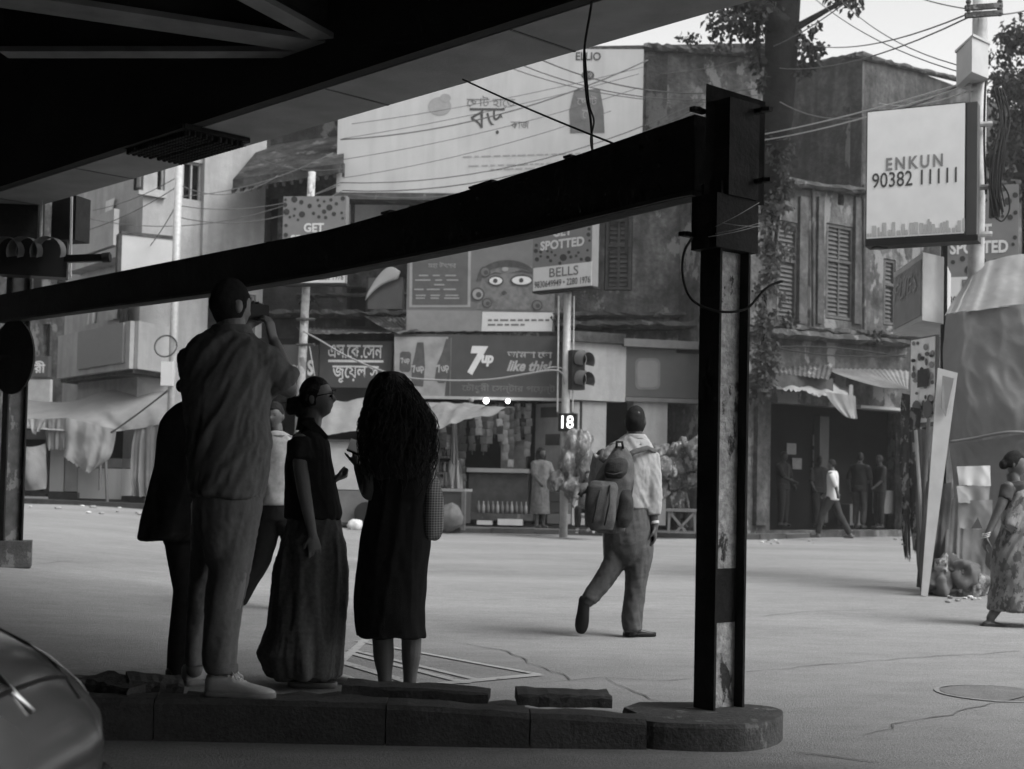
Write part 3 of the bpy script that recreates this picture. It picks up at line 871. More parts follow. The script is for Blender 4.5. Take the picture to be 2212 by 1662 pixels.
# ------------------------------------------------------------------ big billboard
BBp = Plane(728, 31.2, 1390, 30.8)
bb = thing('billboard', 'large pale billboard with bag picture on the roof', 'billboard', BBp.at(1050, 420, 0))
u0, u1, z0, z1 = BBp.rect(730, 106, 1388, 420)
m = MB(); m.pbox(BBp, u0, u1, z0, z1, -.12, 0); m.obj('panel', M_board, bb)
m = MB(); m.pbox(BBp, u0, u1, z0 - .16, z0 - .004, -.5, .1); m.obj('catwalk', M_ledge, bb)
for k in range(5):
    u = u0 + .3 + (u1 - u0 - .6) * k / 4
    m = MB(); m.bar(BBp.pt(u, z0 - 1.2, -.6), BBp.pt(u, z1 - .2, -.2), .08, .08); m.obj('strut', M_iron, bb)
def flat(pl, pts, d, mm, par, name, ext=.004):
    """flat printed shape from picture points"""
    m = MB(); q = [pl.at(x, y, d) for x, y in pts]
    m.extrude_poly(q, pl.n * ext)
    return m.obj(name, mm, par)
def ell(cx, cy, rx, ry, n=24, a0=0, a1=2 * math.pi):
    return [(cx + rx * math.cos(a0 + (a1 - a0) * i / n), cy + ry * math.sin(a0 + (a1 - a0) * i / n)) for i in range(n)]
M_p_d, M_p_m, M_p_l = mat('print_dark', .06, .7, .15, 5), mat('print_mid', .13, .7, .15, 5), mat('print_light', .25, .7, .12, 5)
text_on(BBp, 'বড়', 1014, 234, 1090, 290, .004, M_p_d, bb)
text_on(BBp, 'েছাট হােত', 1008, 207, 1113, 232, .004, M_p_m, bb)
text_on(BBp, 'কাজ', 1103, 262, 1143, 278, .004, M_p_m, bb)
text_on(BBp, 'ELLIO', 1244, 113, 1298, 131, .004, M_p_d, bb, bold=.02)
flat(BBp, ell(1270, 163, 14, 10), .004, M_p_d, bb, 'emblem')
text_on(BBp, '69', 1261, 158, 1279, 168, .009, M_p_l, bb)
flat(BBp, [(1232, 288), (1230, 240), (1240, 196), (1296, 192), (1304, 238), (1306, 288)], .004, mat('bag_print', .11, .7, .2, 6), bb, 'bag_picture')
flat(BBp, ell(1268, 207, 26, 9), .009, M_p_m, bb, 'bag_picture')
text_on(BBp, 'েছাট', 1246, 206, 1290, 228, .012, M_p_l, bb)
flat(BBp, ell(1268, 246, 16, 16), .009, M_p_m, bb, 'bag_picture')
text_on(BBp, 'েস', 1258, 238, 1278, 256, .014, M_p_l, bb)
flat(BBp, ell(950, 230, 25, 20), .004, M_p_l, bb, 'faint_picture')
flat(BBp, ell(962, 212, 12, 9), .008, M_p_l, bb, 'faint_picture')
for y, xs_ in ((338, (1000, 1260)), (358, (1012, 1205)), (367, (1060, 1180))):
    x = xs_[0]
    while x < xs_[1]:
        w = random.uniform(6, 22)
        flat(BBp, [(x, y - (x - 1000) * .03), (x + w, y - (x + w - 1000) * .03), (x + w, y + 3 - (x + w - 1000) * .03), (x, y + 3 - (x - 1000) * .03)], .004, M_p_l, bb, 'small_print')
        x += w + random.uniform(3, 7)

# ------------------------------------------------------------------ centre building (upper floors)
WD = Plane(884, 32.2, 1660, 31.2)
cb = thing('corner_building', 'stained old corner building above the soft drink shop', 'building', WD.pt(3, .2))
hD = [WD.rect(900, 434, 1010, 500), WD.rect(1306, 470, 1366, 628), WD.rect(1496, 660, 1512, 688)]
zt = WD.uz(1500, 96)[1]
m = MB(); m.pwall(WD, 0, WD.L, 4.0, zt, hD, .3); m.obj('wall', M_plaster_g, cb)
shade_back(WD, hD[0], cb, name='window'); shade_back(WD, hD[2], cb, name='vent'); shade_back(WD, hD[1], cb, name='room_shade')
shutter(WD, 1308, 472, 1364, 626, .02, cb, 2, M_shutter, 14)
rough_ledge(WD, 1200, 1640, 708, .45, .16, cb, jit=.03)
rough_ledge(WD, 1200, 1640, 684, .2, .1, cb, jit=.025)
rough_ledge(WD, 1390, 1655, 106, .18, .14, cb, jit=.03, y2=122)
m = MB(); m.pxbox(WD, 1395, 120, 1440, 440, 0, .1); m.obj('pilaster', M_plaster_d, cb)
# ground floor shell of the centre: back wall, side walls, floor slab
WS = Plane(600, 34.0, 1660, 33.2)
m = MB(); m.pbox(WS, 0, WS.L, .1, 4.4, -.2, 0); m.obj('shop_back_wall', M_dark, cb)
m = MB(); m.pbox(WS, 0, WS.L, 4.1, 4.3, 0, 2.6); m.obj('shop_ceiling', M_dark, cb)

# eyed billboard
DB = Plane(878, 30.9, 1200, 30.5)
eb = thing('billboard', 'painted billboard with staring eyes above the soft drink sign', 'billboard', DB.at(1030, 716))
u0, u1, z0, z1 = DB.rect(879, 505, 1198, 716)
m = MB(); m.pbox(DB, u0, u1, z0, z1, -.08, 0); m.obj('panel', M_sign_g, eb)
flat(DB, [(884, 664), (886, 500), (1018, 500), (1016, 664)], .004, M_p_l, eb, 'text_frame')
flat(DB, [(890, 659), (892, 500), (1012, 500), (1010, 659)], .009, mat('print_panel', .085, .7, .15, 5), eb, 'text_panel')
text_on(DB, 'মহা উৎসব', 925, 566, 985, 580, .014, M_p_l, eb)
for y, xx in ((594, ((905, 925), (935, 950), (962, 985))), (604, ((897, 930), (940, 955), (965, 990))), (614, ((938, 960),)), (624, ((895, 915), (922, 950), (958, 985))), (637, ((898, 920), (930, 950), (962, 990))), (643, ((898, 918), (930, 948), (960, 992)))):
    for a, b in xx: flat(DB, [(a, y), (b, y), (b, y + 3), (a, y + 3)], .014, M_p_l, eb, 'small_print')
flat(DB, [(879, 716), (879, 670), (1040, 672), (1040, 716)], .004, mat('print_strip', .19, .7, .1, 5), eb, 'lower_strip')
flat(DB, [(1040, 716), (1042, 674), (1196, 676), (1192, 716)], .004, M_white, eb, 'lower_strip')
for y in (690, 700):
    x = 1054
    while x < (1180 if y == 690 else 1135):
        w = random.uniform(8, 20); flat(DB, [(x, y), (x + w, y), (x + w, y + 4), (x, y + 4)], .009, M_p_m, eb, 'small_print'); x += w + 4
# face
flat(DB, [(1030, 668), (1040, 600), (1060, 575), (1196, 575), (1196, 672)], .004, mat('face_print', .14, .7, .35, 7), eb, 'face')
arch = ell(1096, 606, 66, 44, 16, math.pi, 2 * math.pi) + [(1162, 606)] + ell(1098, 606, 58, 30, 16, 2 * math.pi, math.pi) + [(1040, 606)]
flat(DB, arch, .013, mat('hair_print', .06, .7, .3, 9), eb, 'hair_band')
for cx_, cy_, rx_, ry_ in ((1071, 607, 14, 9), (1127, 606, 21, 10)):
    flat(DB, ell(cx_, cy_, rx_ * 1.2, ry_ * 1.3, 20), .019, M_p_d, eb, 'eye_outline')
    flat(DB, ell(cx_, cy_, rx_, ry_ * .9, 20), .024, M_letter_w, eb, 'eye_white')
    flat(DB, ell(cx_ - 1, cy_, 5, 5, 14), .029, M_p_d, eb, 'pupil')
flat(DB, [(1052, 596), (1070, 588), (1088, 592), (1070, 591)], .019, M_p_d, eb, 'brow')
flat(DB, [(1102, 590), (1128, 583), (1152, 592), (1128, 588)], .019, M_p_d, eb, 'brow')
flat(DB, ell(1091, 582, 7, 5, 14), .024, M_p_l, eb, 'brow_mark')
flat(DB, [(1082, 632), (1090, 628), (1096, 634), (1086, 637)], .019, M_p_d, eb, 'nose')
for cx_, cy_, r_ in ((1048, 588, 12), (1032, 636, 15), (1052, 655, 11), (1160, 660, 12)):
    flat(DB, ell(cx_, cy_, r_, r_), .014, M_p_d, eb, 'curl')
    flat(DB, ell(cx_, cy_, r_ * .75, r_ * .75), .019, M_p_l if r_ == 15 else M_sign_g, eb, 'curl')
    flat(DB, ell(cx_ + 2, cy_ + 1, r_ * .4, r_ * .4), .024, M_p_d, eb, 'curl')

# ------------------------------------------------------------------ soft drink sign
SU = Plane(850, 30.7, 1227, 30.5)
su = thing('shop_sign', 'long soft drink shop sign with bottles and slogan', 'sign', SU.at(1030, 862))
u0, u1, z0, z1 = SU.rect(850, 724, 1226, 859)
m = MB(); m.pbox(SU, u0, u1, z0, z1, -.12, 0); m.obj('board', M_sign_d, su)
flat(SU, [(852, 858), (852, 728), (968, 728), (966, 800), (960, 858)], .004, mat('sign_pale_field', .24, .6, .25, 3), su, 'pale_field')
dk_print = mat('bottle_print', .07, .6, .25, 6)
flat(SU, [(863, 800), (864, 764), (868, 760), (884, 760), (888, 764), (887, 800), (883, 804), (868, 804)], .009, dk_print, su, 'can_picture')
flat(SU, [(888, 833), (890, 790), (896, 766), (901, 740), (915, 740), (917, 766), (918, 792), (914, 836)], .009, dk_print, su, 'bottle_picture')
flat(SU, [(939, 820), (944, 788), (956, 760), (964, 732), (974, 734), (973, 768), (974, 796), (960, 828), (948, 828)], .009, dk_print, su, 'bottle_picture')
text_on(SU, '7up', 890, 788, 916, 808, .014, M_letter_p, su, bold=.03, rot=.2)
text_on(SU, '7up', 944, 786, 970, 808, .014, M_letter_p, su, bold=.03, rot=.3)
text_on(SU, '7up', 866, 772, 885, 788, .014, M_letter_p, su, bold=.03, rot=.2)
text_on(SU, '7', 1010, 748, 1054, 811, .006, M_letter_w, su, bold=.055, shear=.25)
flat(SU, ell(1052, 781, 16, 14), .005, M_p_d, su, 'emblem')
text_on(SU, 'up', 1040, 768, 1066, 792, .011, M_letter_w, su, bold=.05, shear=.2)
text_on(SU, 'আমরা েতা', 1096, 757, 1193, 775, .006, M_letter_p, su, bold=.03)
text_on(SU, 'like this!', 1095, 779, 1192, 803, .006, M_letter_p, su, bold=.035, shear=.35)
text_on(SU, 'েচৗধুরী েসন্টার পেয়ন্ট', 998, 829, 1200, 851, .006, M_p_m, su, bold=.01)
m = MB(); m.pxbox(SU, 905, 858, 1226, 864, -.1, .05); m.obj('bottom_rail', M_letter_p, su)
m = MB(); m.pxbox(SU, 972, 730, 974, 857, 0, .012); m.obj('divider', M_p_m, su)

# jeweller sign
JS = Plane(598, 31.2, 846, 30.9)
js = thing('shop_sign', 'dark jeweller shop sign with two lines of white letters', 'sign', JS.at(720, 840))
m = MB(); m.pxbox(JS, 690, 737, 846, 838, -.12, 0); m.obj('board', M_sign_d, js)
m = MB(); m.pxbox(JS, 600, 745, 688, 838, -.12, -.02); m.obj('board', M_sign_d, js)
text_on(JS, 'এস.েক.েসন', 709, 743, 826, 774, .004, M_letter_w, js, bold=.012)
text_on(JS, 'জুেয়লাস', 718, 788, 818, 828, .004, M_letter_w, js, bold=.012)
m = MB(); m.pxbox(JS, 709, 778, 828, 783, 0, .008); m.obj('rule', M_letter_w, js)
text_on(JS, 'S', 664, 778, 677, 812, -.015, M_letter_w, js, bold=.04)
text_on(JS, '& CO', 612, 788, 652, 812, -.015, M_letter_p, js, bold=.03)
m = MB(); m.pxbox(JS, 600, 838, 900, 868, -.4, .1); m.obj('gap_shade_strip', M_dark, label='black strip painting the shaded gap under the jeweller sign', cat='fascia')  # solid strip paints the dark gap below the sign

# ------------------------------------------------------------------ white corner shop with dark sign face
WF, WG = Plane(1232, 30.0, 1352, 30.5), Plane(1352, 30.5, 1660, 31.3)
cs = thing('corner_shop', 'white fronted corner shop with dark plain sign face', 'shop', WF.at(1300, 1150))
u0, u1, z0, z1 = WF.rect(1232, 738, 1352, 866)
m = MB(); m.pbox(WF, u0, u1, z0, z1, -.4, 0); m.obj('fascia', M_plaster_w, cs)
m = MB(); m.pxbox(WF, 1228, 718, 1352, 740, -.5, .12); m.obj('canopy', M_plaster_m, cs)
m = MB(); m.pxbox(WG, 1352, 756, 1655, 862, -.3, 0); m.obj('sign_face', mat('plain_sign', .075, .55, .1, 3), cs)
m = MB(); m.pxbox(WG, 1348, 738, 1655, 755, -.3, .15); m.obj('sign_hood', M_p_m, cs)
m = MB(); m.pxbox(WG, 1352, 863, 1655, 872, -.3, .03); m.obj('sign_rail', M_p_m, cs)
def rrect(x0, y0, x1, y1, r, n=5):
    out = []
    for cx_, cy_, a in ((x1 - r, y0 + r, -90), (x1 - r, y1 - r, 0), (x0 + r, y1 - r, 90), (x0 + r, y0 + r, 180)):
        for k in range(n + 1):
            t = R(a + 90 * k / n); out.append((cx_ + r * math.cos(t), cy_ + r * math.sin(t)))
    return out
flat(WG, rrect(1372, 774, 1426, 842, 12), .004, M_p_m, cs, 'emblem')
flat(WG, rrect(1377, 779, 1421, 837, 10), .010, mat('emblem_fill', .16, .5, .1, 4), cs, 'emblem')
for (x0, x1, pl) in ((1256, 1308, WF), (1366, 1440, WG), (1238, 1250, WF), (1510, 1660, WG)):
    m = MB(); m.pxbox(pl, x0, 868, x1, 1135, -.5, -.1); m.obj('pillar', M_plaster_w if x0 < 1500 else M_plaster_d, cs)
m = MB(); m.pxbox(WG, 1452, 960, 1476, 1010, -.6, -.56); m.obj('notice', M_white, cs)
m = MB(); m.pxbox(WG, 1440, 1060, 1520, 1120, -.7, -.3); m.obj('counter', M_shutter, cs)
# white side wall of the snack shop
SW = Plane(1152, 31.6, 1236, 30.6)
m = MB(); m.pxbox(SW, 1156, 872, 1226, 1030, -.3, 0); pw = m.obj('party_wall', M_plaster_w, cs)
for r_ in ((1168, 880, 1204, 902), (1178, 938, 1208, 962)):
    m = MB(); m.pxbox(SW, *r_, 0, .02); m.obj('picture', M_p_d, cs)

# ------------------------------------------------------------------ right hand old building
WE = Plane(1600, 29.8, 1990, 33.4)
rb = thing('old_building', 'weathered two storey building with louvred windows right of the post', 'building', WE.pt(0, .1))
zc = WE.uz(1780, 398)[1]
hE = [WE.rect(1678, 478, 1722, 702), WE.rect(1784, 486, 1842, 692), WE.rect(1908, 560, 1934, 704), WE.rect(1810, 420, 1823, 444), WE.rect(1664, 880, 1960, 1146)]
m = MB(); m.pwall(WE, 0, WE.L, .05, zc, hE, .35); m.obj('wall', M_plaster_g, rb)
for h in hE[:4]: shade_back(WE, h, rb, name='room_shade')
shutter(WE, 1679, 480, 1721, 700, -.03, rb, 1, M_shutter_g, 22)
shutter(WE, 1785, 488, 1841, 690, -.03, rb, 2, M_shutter_g, 20)
shutter(WE, 1909, 562, 1933, 702, -.03, rb, 1, M_shutter_g, 14)
rough_ledge(WE, 1612, 1985, 392, .28, .14, rb, jit=.025, y2=428)
rough_ledge(WE, 1612, 1985, 722, .42, .16, rb, jit=.035, y2=750)
for x in (1756, 1866):
    m = MB(); m.tube([WE.at(x, 400, .1), WE.at(x + 1, 720, .1)], .045, 8); m.obj('drain_pipe', M_ledge, rb)
for ya, yb, yc in ((742, 758, 768), (752, 738, 772)):
    m = MB(); m.tube([WE.at(1625 + 33 * i_, ya + (yc - ya) * i_ / 10 + (yb - ya) * math.sin(math.pi * i_ / 10) * .8, .5) for i_ in range(11)], .018, 6); m.obj('wall_cable', M_rubber, rb)
rough_ledge(WE, 1612, 1985, 706, .2, .12, rb, jit=.03, y2=732)
for x0, x1 in ((1728, 1746), (1768, 1780), (1848, 1862)):
    m = MB(); m.pxbox(WE, x0, 425, x1, 700, 0, .08); m.obj('pilaster', M_plaster_m, rb)
# dim shop inside
SB = Plane(1600, 31.6, 2000, 35.0)
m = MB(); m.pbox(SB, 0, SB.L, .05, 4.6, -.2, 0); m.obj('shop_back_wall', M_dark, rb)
m = MB(); m.pxbox(WE, 1636, 868, 1664, 1135, 0, .12); m.obj('pilaster', M_plaster_m, rb)
M_dimpaper = mat('dim_paper', .16, .8, .2, 8)
for x, y in ((1700, 958), (1712, 990), (1757, 940), (1757, 972), (1757, 1000)):
    m = MB(); m.pxbox(SB, x, y, x + 20, y + 24, .0, .02); m.obj('notice', M_dimpaper, rb)
m = MB(); m.pxbox(SB, 1770, 900, 1790, 1130, 0, .2); m.obj('door_jamb', M_sign_d, rb)
m = MB(); m.pxbox(WE, 1860, 880, 1985, 886, .0, .35); m.obj('shelf_edge', M_p_l, rb)
# roof room behind
WU1, WU2 = Plane(1628, 37.0, 1853, 34.0), Plane(1853, 34.0, 2110, 37.6)
zt = WU1.uz(1852, 114)[1]
rr_ = thing('roof_room', 'stained grey roof room standing above the old right building', 'building', WU1.at(1852, 400))
m = MB(); m.pwall(WU1, 0, WU1.L, 5.0, zt, [], .05, .02); m.obj('side_wall', M_plaster_d, rr_)
m = MB(); m.pwall(WU2, 0, WU2.L + 3, .05, zt, [], .3); m.obj('front_wall', M_plaster_m, rr_)
m = MB(); m.pxbox(WU1, 1700, 250, 1835, 390, 0, .06); m.obj('grey_render', M_plaster_g, rr_)
rough_ledge(WU1, 1628, 1854, 165, .12, .1, rr_, jit=.02, y2=122)
rough_ledge(WU2, 1851, 2105, 122, .12, .1, rr_, jit=.02, y2=182)
# awnings of the right building
tin([P(1648, 778, 31.0), P(1800, 786, 31.5), P(1790, 820, 29.6), P(1655, 804, 29.4)], 14, None, 'tin_canopy', M_tin, label='short dark tin awning right of the post', cat='canopy', grp='tin canopies', jag=.015)
tin([P(1750, 783, 31.6), P(1965, 802, 33.0), P(1962, 842, 30.4), P(1905, 838, 30.2)], 18, None, 'tin_canopy', M_tin_l, label='pale sloping tin awning beside the food poster', cat='canopy', grp='tin canopies', jag=.01)
m = MB(); m.pxbox(WE, 1655, 812, 1800, 842, .3, .9); m.obj('awning_box', M_shutter, rb)
m = MB(); m.bar(P(1838, 832, 30.2), P(1836, 884, 30.2), .08, .08); m.obj('awning_post', M_p_l, rb)

# ------------------------------------------------------------------ far pavement
fe = [G(560, 1118), G(880, 1148), G(1060, 1152), G(1250, 1156), G(1500, 1164), G(1640, 1166), G(1800, 1160), G(1985, 1152)]
poly = [(p.x, p.y) for p in fe] + [(12.5, 40), (-6, 40)]
m = MB(); m.prism(poly, -.05, .16)
pav = m.obj('pavement', mat('worn_paving', .11, .9, .35, 2.5, .6, 50), kind='structure')
for a, b in zip(fe, fe[1:]):
    L_ = (b - a).length; k = max(1, int(L_ / .9)); d = (b - a) / k
    for i in range(k):
        p, q_ = a + d * i, a + d * (i + 1)
        g = (q_ - p).normalized() * .012
        m = MB(); n_ = Vector((0, .09, 0))
        h = .165 + random.uniform(-.015, .015)
        m.hexa([Vector((p.x, p.y, -.02)) + g - n_, Vector((q_.x, q_.y, -.02)) - g - n_, Vector((q_.x, q_.y, -.02)) - g + n_ * .3, Vector((p.x, p.y, -.02)) + g + n_ * .3,
                Vector((p.x, p.y, h)) + g - n_, Vector((q_.x, q_.y, h)) - g - n_, Vector((q_.x, q_.y, h)) - g + n_ * .3, Vector((p.x, p.y, h)) + g + n_ * .3])
        m.obj('kerb_stone', M_kerb, pav)
# ------------------------------------------------------------------ street furniture, signs on poles
M_spot = mat('spotted_sign_ground', .15, .55, .08, 4)
M_spotdot = mat('spotted_sign_dots', .035, .55, .1, 6)
def spotted(pl, x0, x1, y0, y1, label, pole=None, th=.22, seed=1, yw=None):
    """advert box: dots, GET SPOTTED, white strip with BELLS and numbers"""
    rnd = random.Random(seed)
    H = y1 - y0; Wd = x1 - x0
    o = thing('advert_sign', label, 'sign', pl.at((x0 + x1) / 2, y1), 'spotted advert signs')
    u0, u1, z0, z1 = pl.rect(x0, y0, x1, y1)
    m = MB(); m.pbox(pl, u0, u1, z0, z1, -th, 0); m.obj('case', M_spot, o)
    ys_ = y0 + H * .735
    w0, w1, v0, v1 = pl.rect(x0 + 1, ys_, x1 - 1, y1 - 1, .004)
    m = MB(); m.pbox(pl, w0, w1, v0, v1, 0, .006); m.obj('white_strip', M_white, o)
    m = MB(); m.pxbox(pl, x0 - 1, y1, x1 + 1, y1 + 4, -th - .02, .02); m.obj('bottom_frame', M_black, o)
    def skew(x): return 0
    dots = MB(); placed = []
    for _ in range(420):
        r = rnd.choice((.022, .028, .036, .05, .06)) * Wd
        x = rnd.uniform(x0 + r, x1 - r); y = rnd.uniform(y0 + r, ys_ - r)
        if abs(y - (y0 + H * .43)) < H * .135 + r and abs(x - (x0 + x1) / 2) < Wd * .40 + r: continue
        if any((x - a) ** 2 + (y - b) ** 2 < (r + c + Wd * .02) ** 2 for a, b, c in placed): continue
        placed.append((x, y, r))
    for x, y, r in placed:
        q = [pl.at(a, b, .003) for a, b in ell(x, y, r, r, 14)]
        n = len(q)
        d_ = MB(); d_.extrude_poly(q, pl.n * .003); d_.obj('printed_dot', M_spotdot, o)
    text_on(pl, 'GET', x0 + Wd * .34, y0 + H * .31, x0 + Wd * .66, y0 + H * .415, .006, M_white, o, bold=.035)
    text_on(pl, 'SPOTTED', x0 + Wd * .13, y0 + H * .445, x0 + Wd * .87, y0 + H * .55, .006, M_white, o, bold=.035)
    text_on(pl, 'BELLS', x0 + Wd * .28, y0 + H * .755, x0 + Wd * .77, y0 + H * .86, .009, mat('bells_grey', .12, .6, .05), o, bold=.01)
    text_on(pl, '9830649949 • 2280 1976', x0 + Wd * .03, y0 + H * .89, x0 + Wd * .97, y0 + H * .965, .009, M_letter_d, o, bold=.012)
    return o
SP1 = Plane(610, 28.1, 746, 27.9)
spotted(SP1, 610, 746, 424, 612, 'spotted advert sign on the left pole, cut by the beam', seed=3)
SP2 = Plane(1151, 28.3, 1279, 27.3)
spotted(SP2, 1151, 1279, 430, 624, 'spotted advert sign on the signal pole', seed=5)
SP3 = Plane(2032, 22.4, 2196, 22.0)
spotted(SP3, 2030, 2200, 402, 668, 'spotted advert sign behind the big pole on the right', seed=8)

def pole(x0, y0, x1, y1, Y, r, label, name='utility_pole', mm=M_galv, cat='pole'):
    a, b = P(x0, y0, Y), P(x1, y1, Y)
    d = (b - a); bz = gz(a.x, a.y) - .1
    low = a + d * ((bz - a.z) / d.z) if d.z else b
    o = thing(name, label, cat, low)
    m = MB(); m.tube([low, a.lerp(low, .5), a], [r, r, r * .92], 14); m.obj('shaft', mm, o, smooth=True)
    return o, a, low
p1o, a, low = pole(388, 330, 370, 880, 29.0, .085, 'thin pale pole with ring and meter box beside the balcony')
c = P(358, 748, 28.85)
m = MB(); m.tube([c + Vector((.23 * math.cos(t), .08 * math.sin(t), .23 * math.sin(t))) for t in [2 * math.pi * k / 20 for k in range(21)]], .018, 6); m.obj('ring', M_p_d, p1o, smooth=True)
m = MB(); m.box(P(362, 808, 28.85), (.24, .16, .5)); m.obj('meter_box', M_white, p1o)
p2o, a, low = pole(674, 372, 650, 840, 28.4, .085, 'blotched pale pole carrying the left spotted sign', mm=mat('flaking_pole', .34, .8, .3, 10, patch=True, patch_v=.15, patch_scale=6, patch_lo=.54))
m = MB()
for y in (690, 745):
    m = MB(); m.tube([P(640, y, 28.3), P(680, y, 28.3)], .03, 6); m.obj('clamp', M_ledge, p2o)
# signal pole
sp, a, low = pole(1227, 600, 1221, 930, 28.0, .085, 'signal pole with two hooded lamps and lit countdown', 'traffic_light', cat='traffic light')
for i, y in enumerate((782, 824)):
    c = P(1250, y, 27.9)
    m = MB(); m.box(c + Vector((-.06, .06, .03)), (.30, .24, .40), .5); m.obj('lamp_housing', M_black, sp)
    ax = Vector((.62, -.78, 0)); side = Vector((.78, .62, 0)); mb = MB(); rr = []
    cc = c + Vector((-.02, -.0, .05))
    for k in range(5):
        t = k / 4
        rr.append([cc + ax * (.08 + .26 * t) + side * (.165 * math.cos(a_)) + Vector((0, 0, .175 * math.sin(a_) - .05 * t)) for a_ in [math.pi * (-.2 + 1.4 * q / 16) for q in range(17)]])
    mb.add([p for r in rr for p in r], [(k * 17 + i2, k * 17 + i2 + 1, (k + 1) * 17 + i2 + 1, (k + 1) * 17 + i2) for k in range(4) for i2 in range(16)])
    mb.obj('visor', vis_m, sp, smooth=True)
    m = MB(); m.tube([cc + ax * .06, cc + ax * .1], .14, 16); m.obj('lens', M_glass, sp, smooth=True)
CD = Plane(1206, 27.8, 1244, 27.7)
m = MB(); m.pxbox(CD, 1206, 893, 1244, 932, -.15, 0); m.obj('countdown_case', M_black, sp)
text_on(CD, '18', 1213, 898, 1239, 926, .006, mat('lit_digits', .6, .5, 0, emit=.75), sp, name='digits', bold=.012)
for x in (1207, 1240):
    m = MB(); m.tube([P(x, 640, 27.95), P(x - 3, 890, 27.95)], .018, 6); m.obj('conduit', M_galv, sp)

# big utility pole on the right with the phone number light box
up, a, low = pole(2119, -60, 2107, 640, 16.4, .095, 'tall concrete utility pole holding the phone number sign')
mtop = mat('pole_shade', .2, .7, .3, 8)
for y, w in ((28, .28), (12, .2)):
    m = MB(); m.bar(P(2085, y + 6, 16.2), P(2165, y, 16.2), .05, .06); m.obj('cross_arm', M_ledge, up)
    for x in (2092, 2160):
        m = MB(); m.lathe(P(x, y - 2, 16.2), [(.02, -.05), (.035, -.02), (.02, .0), (.035, .03), (.015, .07)], 8); m.obj('insulator', M_p_d, up)
for y in (270, 406, 508):
    m = MB(); m.tube([P(2100, y, 16.25), P(2142, y - 2, 16.25)], .035, 8); m.obj('clamp', M_galv, up)
jb = thing('junction_box', 'pale metal junction box high on the right utility pole', 'box', P(2090, 150, 16.2))
JB1, JB2 = Plane(2058, 16.5, 2092, 15.9), Plane(2092, 15.9, 2128, 16.15)
z0, z1 = P(2092, 155, 15.9).z, P(2092, 80, 15.9).z
a_, b_, c_ = JB1.pt(0, 0), JB2.pt(0, 0), JB2.pt(JB2.L, 0)
d_ = a_ + (c_ - b_)
m = MB(); m.prism([(a_.x, a_.y), (b_.x, b_.y), (c_.x, c_.y), (d_.x, d_.y)], z0, z1); m.obj('case', mat('junction_grey', .38, .6, .1, 4), jb)
m = MB(); m.prism([(a_.x - .02, a_.y), (b_.x, b_.y - .03), (c_.x + .02, c_.y), (d_.x, d_.y + .02)], z1 + .003, z1 + .03); m.obj('lid', MATS['junction_grey'], jb)
EP = Plane(1869, 16.25, 2087, 15.75)
en = thing('light_box', 'white light box sign with phone number 90382 11111', 'sign', EP.at(1980, 520))
u0, u1, z0, z1 = EP.rect(1871, 231, 2086, 514)
m = MB(); m.pbox(EP, u0, u1, z0, z1, -.24, 0); m.obj('case', M_black, en)
m = MB(); m.pbox(EP, u0 + .012, u1 - .012, z0 + .02, z1 - .012, 0, .006); m.obj('face', mat('light_box_face', .72, .45, .05, 5, spec=.4), en)
m = MB(); m.pbox(EP, u0, u1 + .14, z0 - .07, z0 - .003, -.26, .01); m.obj('bottom_frame', M_black, en)
m = MB(); m.pbox(EP, u1 + .003, u1 + .12, z0, z1, -.24, -.03); m.obj('back_bracket', M_sign_d, en)
m = MB(); m.box(EP.at(1900, 530, -.1), (.16, .1, .08), .2); m.obj('foot_bracket', M_black, en)
text_on(EP, 'ENKUN', 1914, 337, 2037, 365, .008, mat('name_print', .22, .6, .1, 8), en, bold=.03, spacing=1.35)
text_on(EP, '90382 11111', 1884, 368, 2067, 401, .008, mat('phone_digits', .07, .6, .05), en, bold=.008)
rnd = random.Random(4); x = 1873
sk = mat('skyline_print', .40, .5, .1, 6)
while x < 2080:
    w = rnd.uniform(3, 9); h = rnd.uniform(8, 40) * (.6 + .4 * abs(math.sin((x - 1870) / 60)))
    yb = 512 - (x - 1873) * .055
    flat(EP, [(x, yb), (min(x + w, 2084), yb), (min(x + w, 2084), yb - h), (x, yb - h)], .008, sk, en, 'skyline_print')
    x += w + rnd.uniform(0, 4)
# coil of cables and meter on the pole
cc = thing('cable_coil', 'tangle of black cables hanging beside the utility pole', 'cables', P(2160, 470, 16.2))
rnd = random.Random(9)
for k in range(9):
    x = 2146 + rnd.uniform(0, 22)
    w_ = wire('cable', [P(x, 205 + rnd.uniform(-20, 20), 16.1), P(x + 12 + rnd.uniform(-6, 10), 260, 16.05), P(x + rnd.uniform(0, 14), 330, 16.0), P(x - 6 + rnd.uniform(-4, 8), 400, 16.0), P(x + rnd.uniform(-6, 6), 460 + rnd.uniform(-20, 12), 16.05)], .009, M_rubber, None, None, par=cc)
wire('cable', [P(2160, 390, 16.1), P(2178, 420, 16.1), P(2180, 455, 16.1), P(2165, 478, 16.1), P(2150, 470, 16.1)], .01, M_rubber, None, None, par=cc)
m = MB(); m.bar(P(2150, 335, 16.15), P(2148, 470, 16.15), .09, .10); m.obj('cable_bundle', M_black, cc)

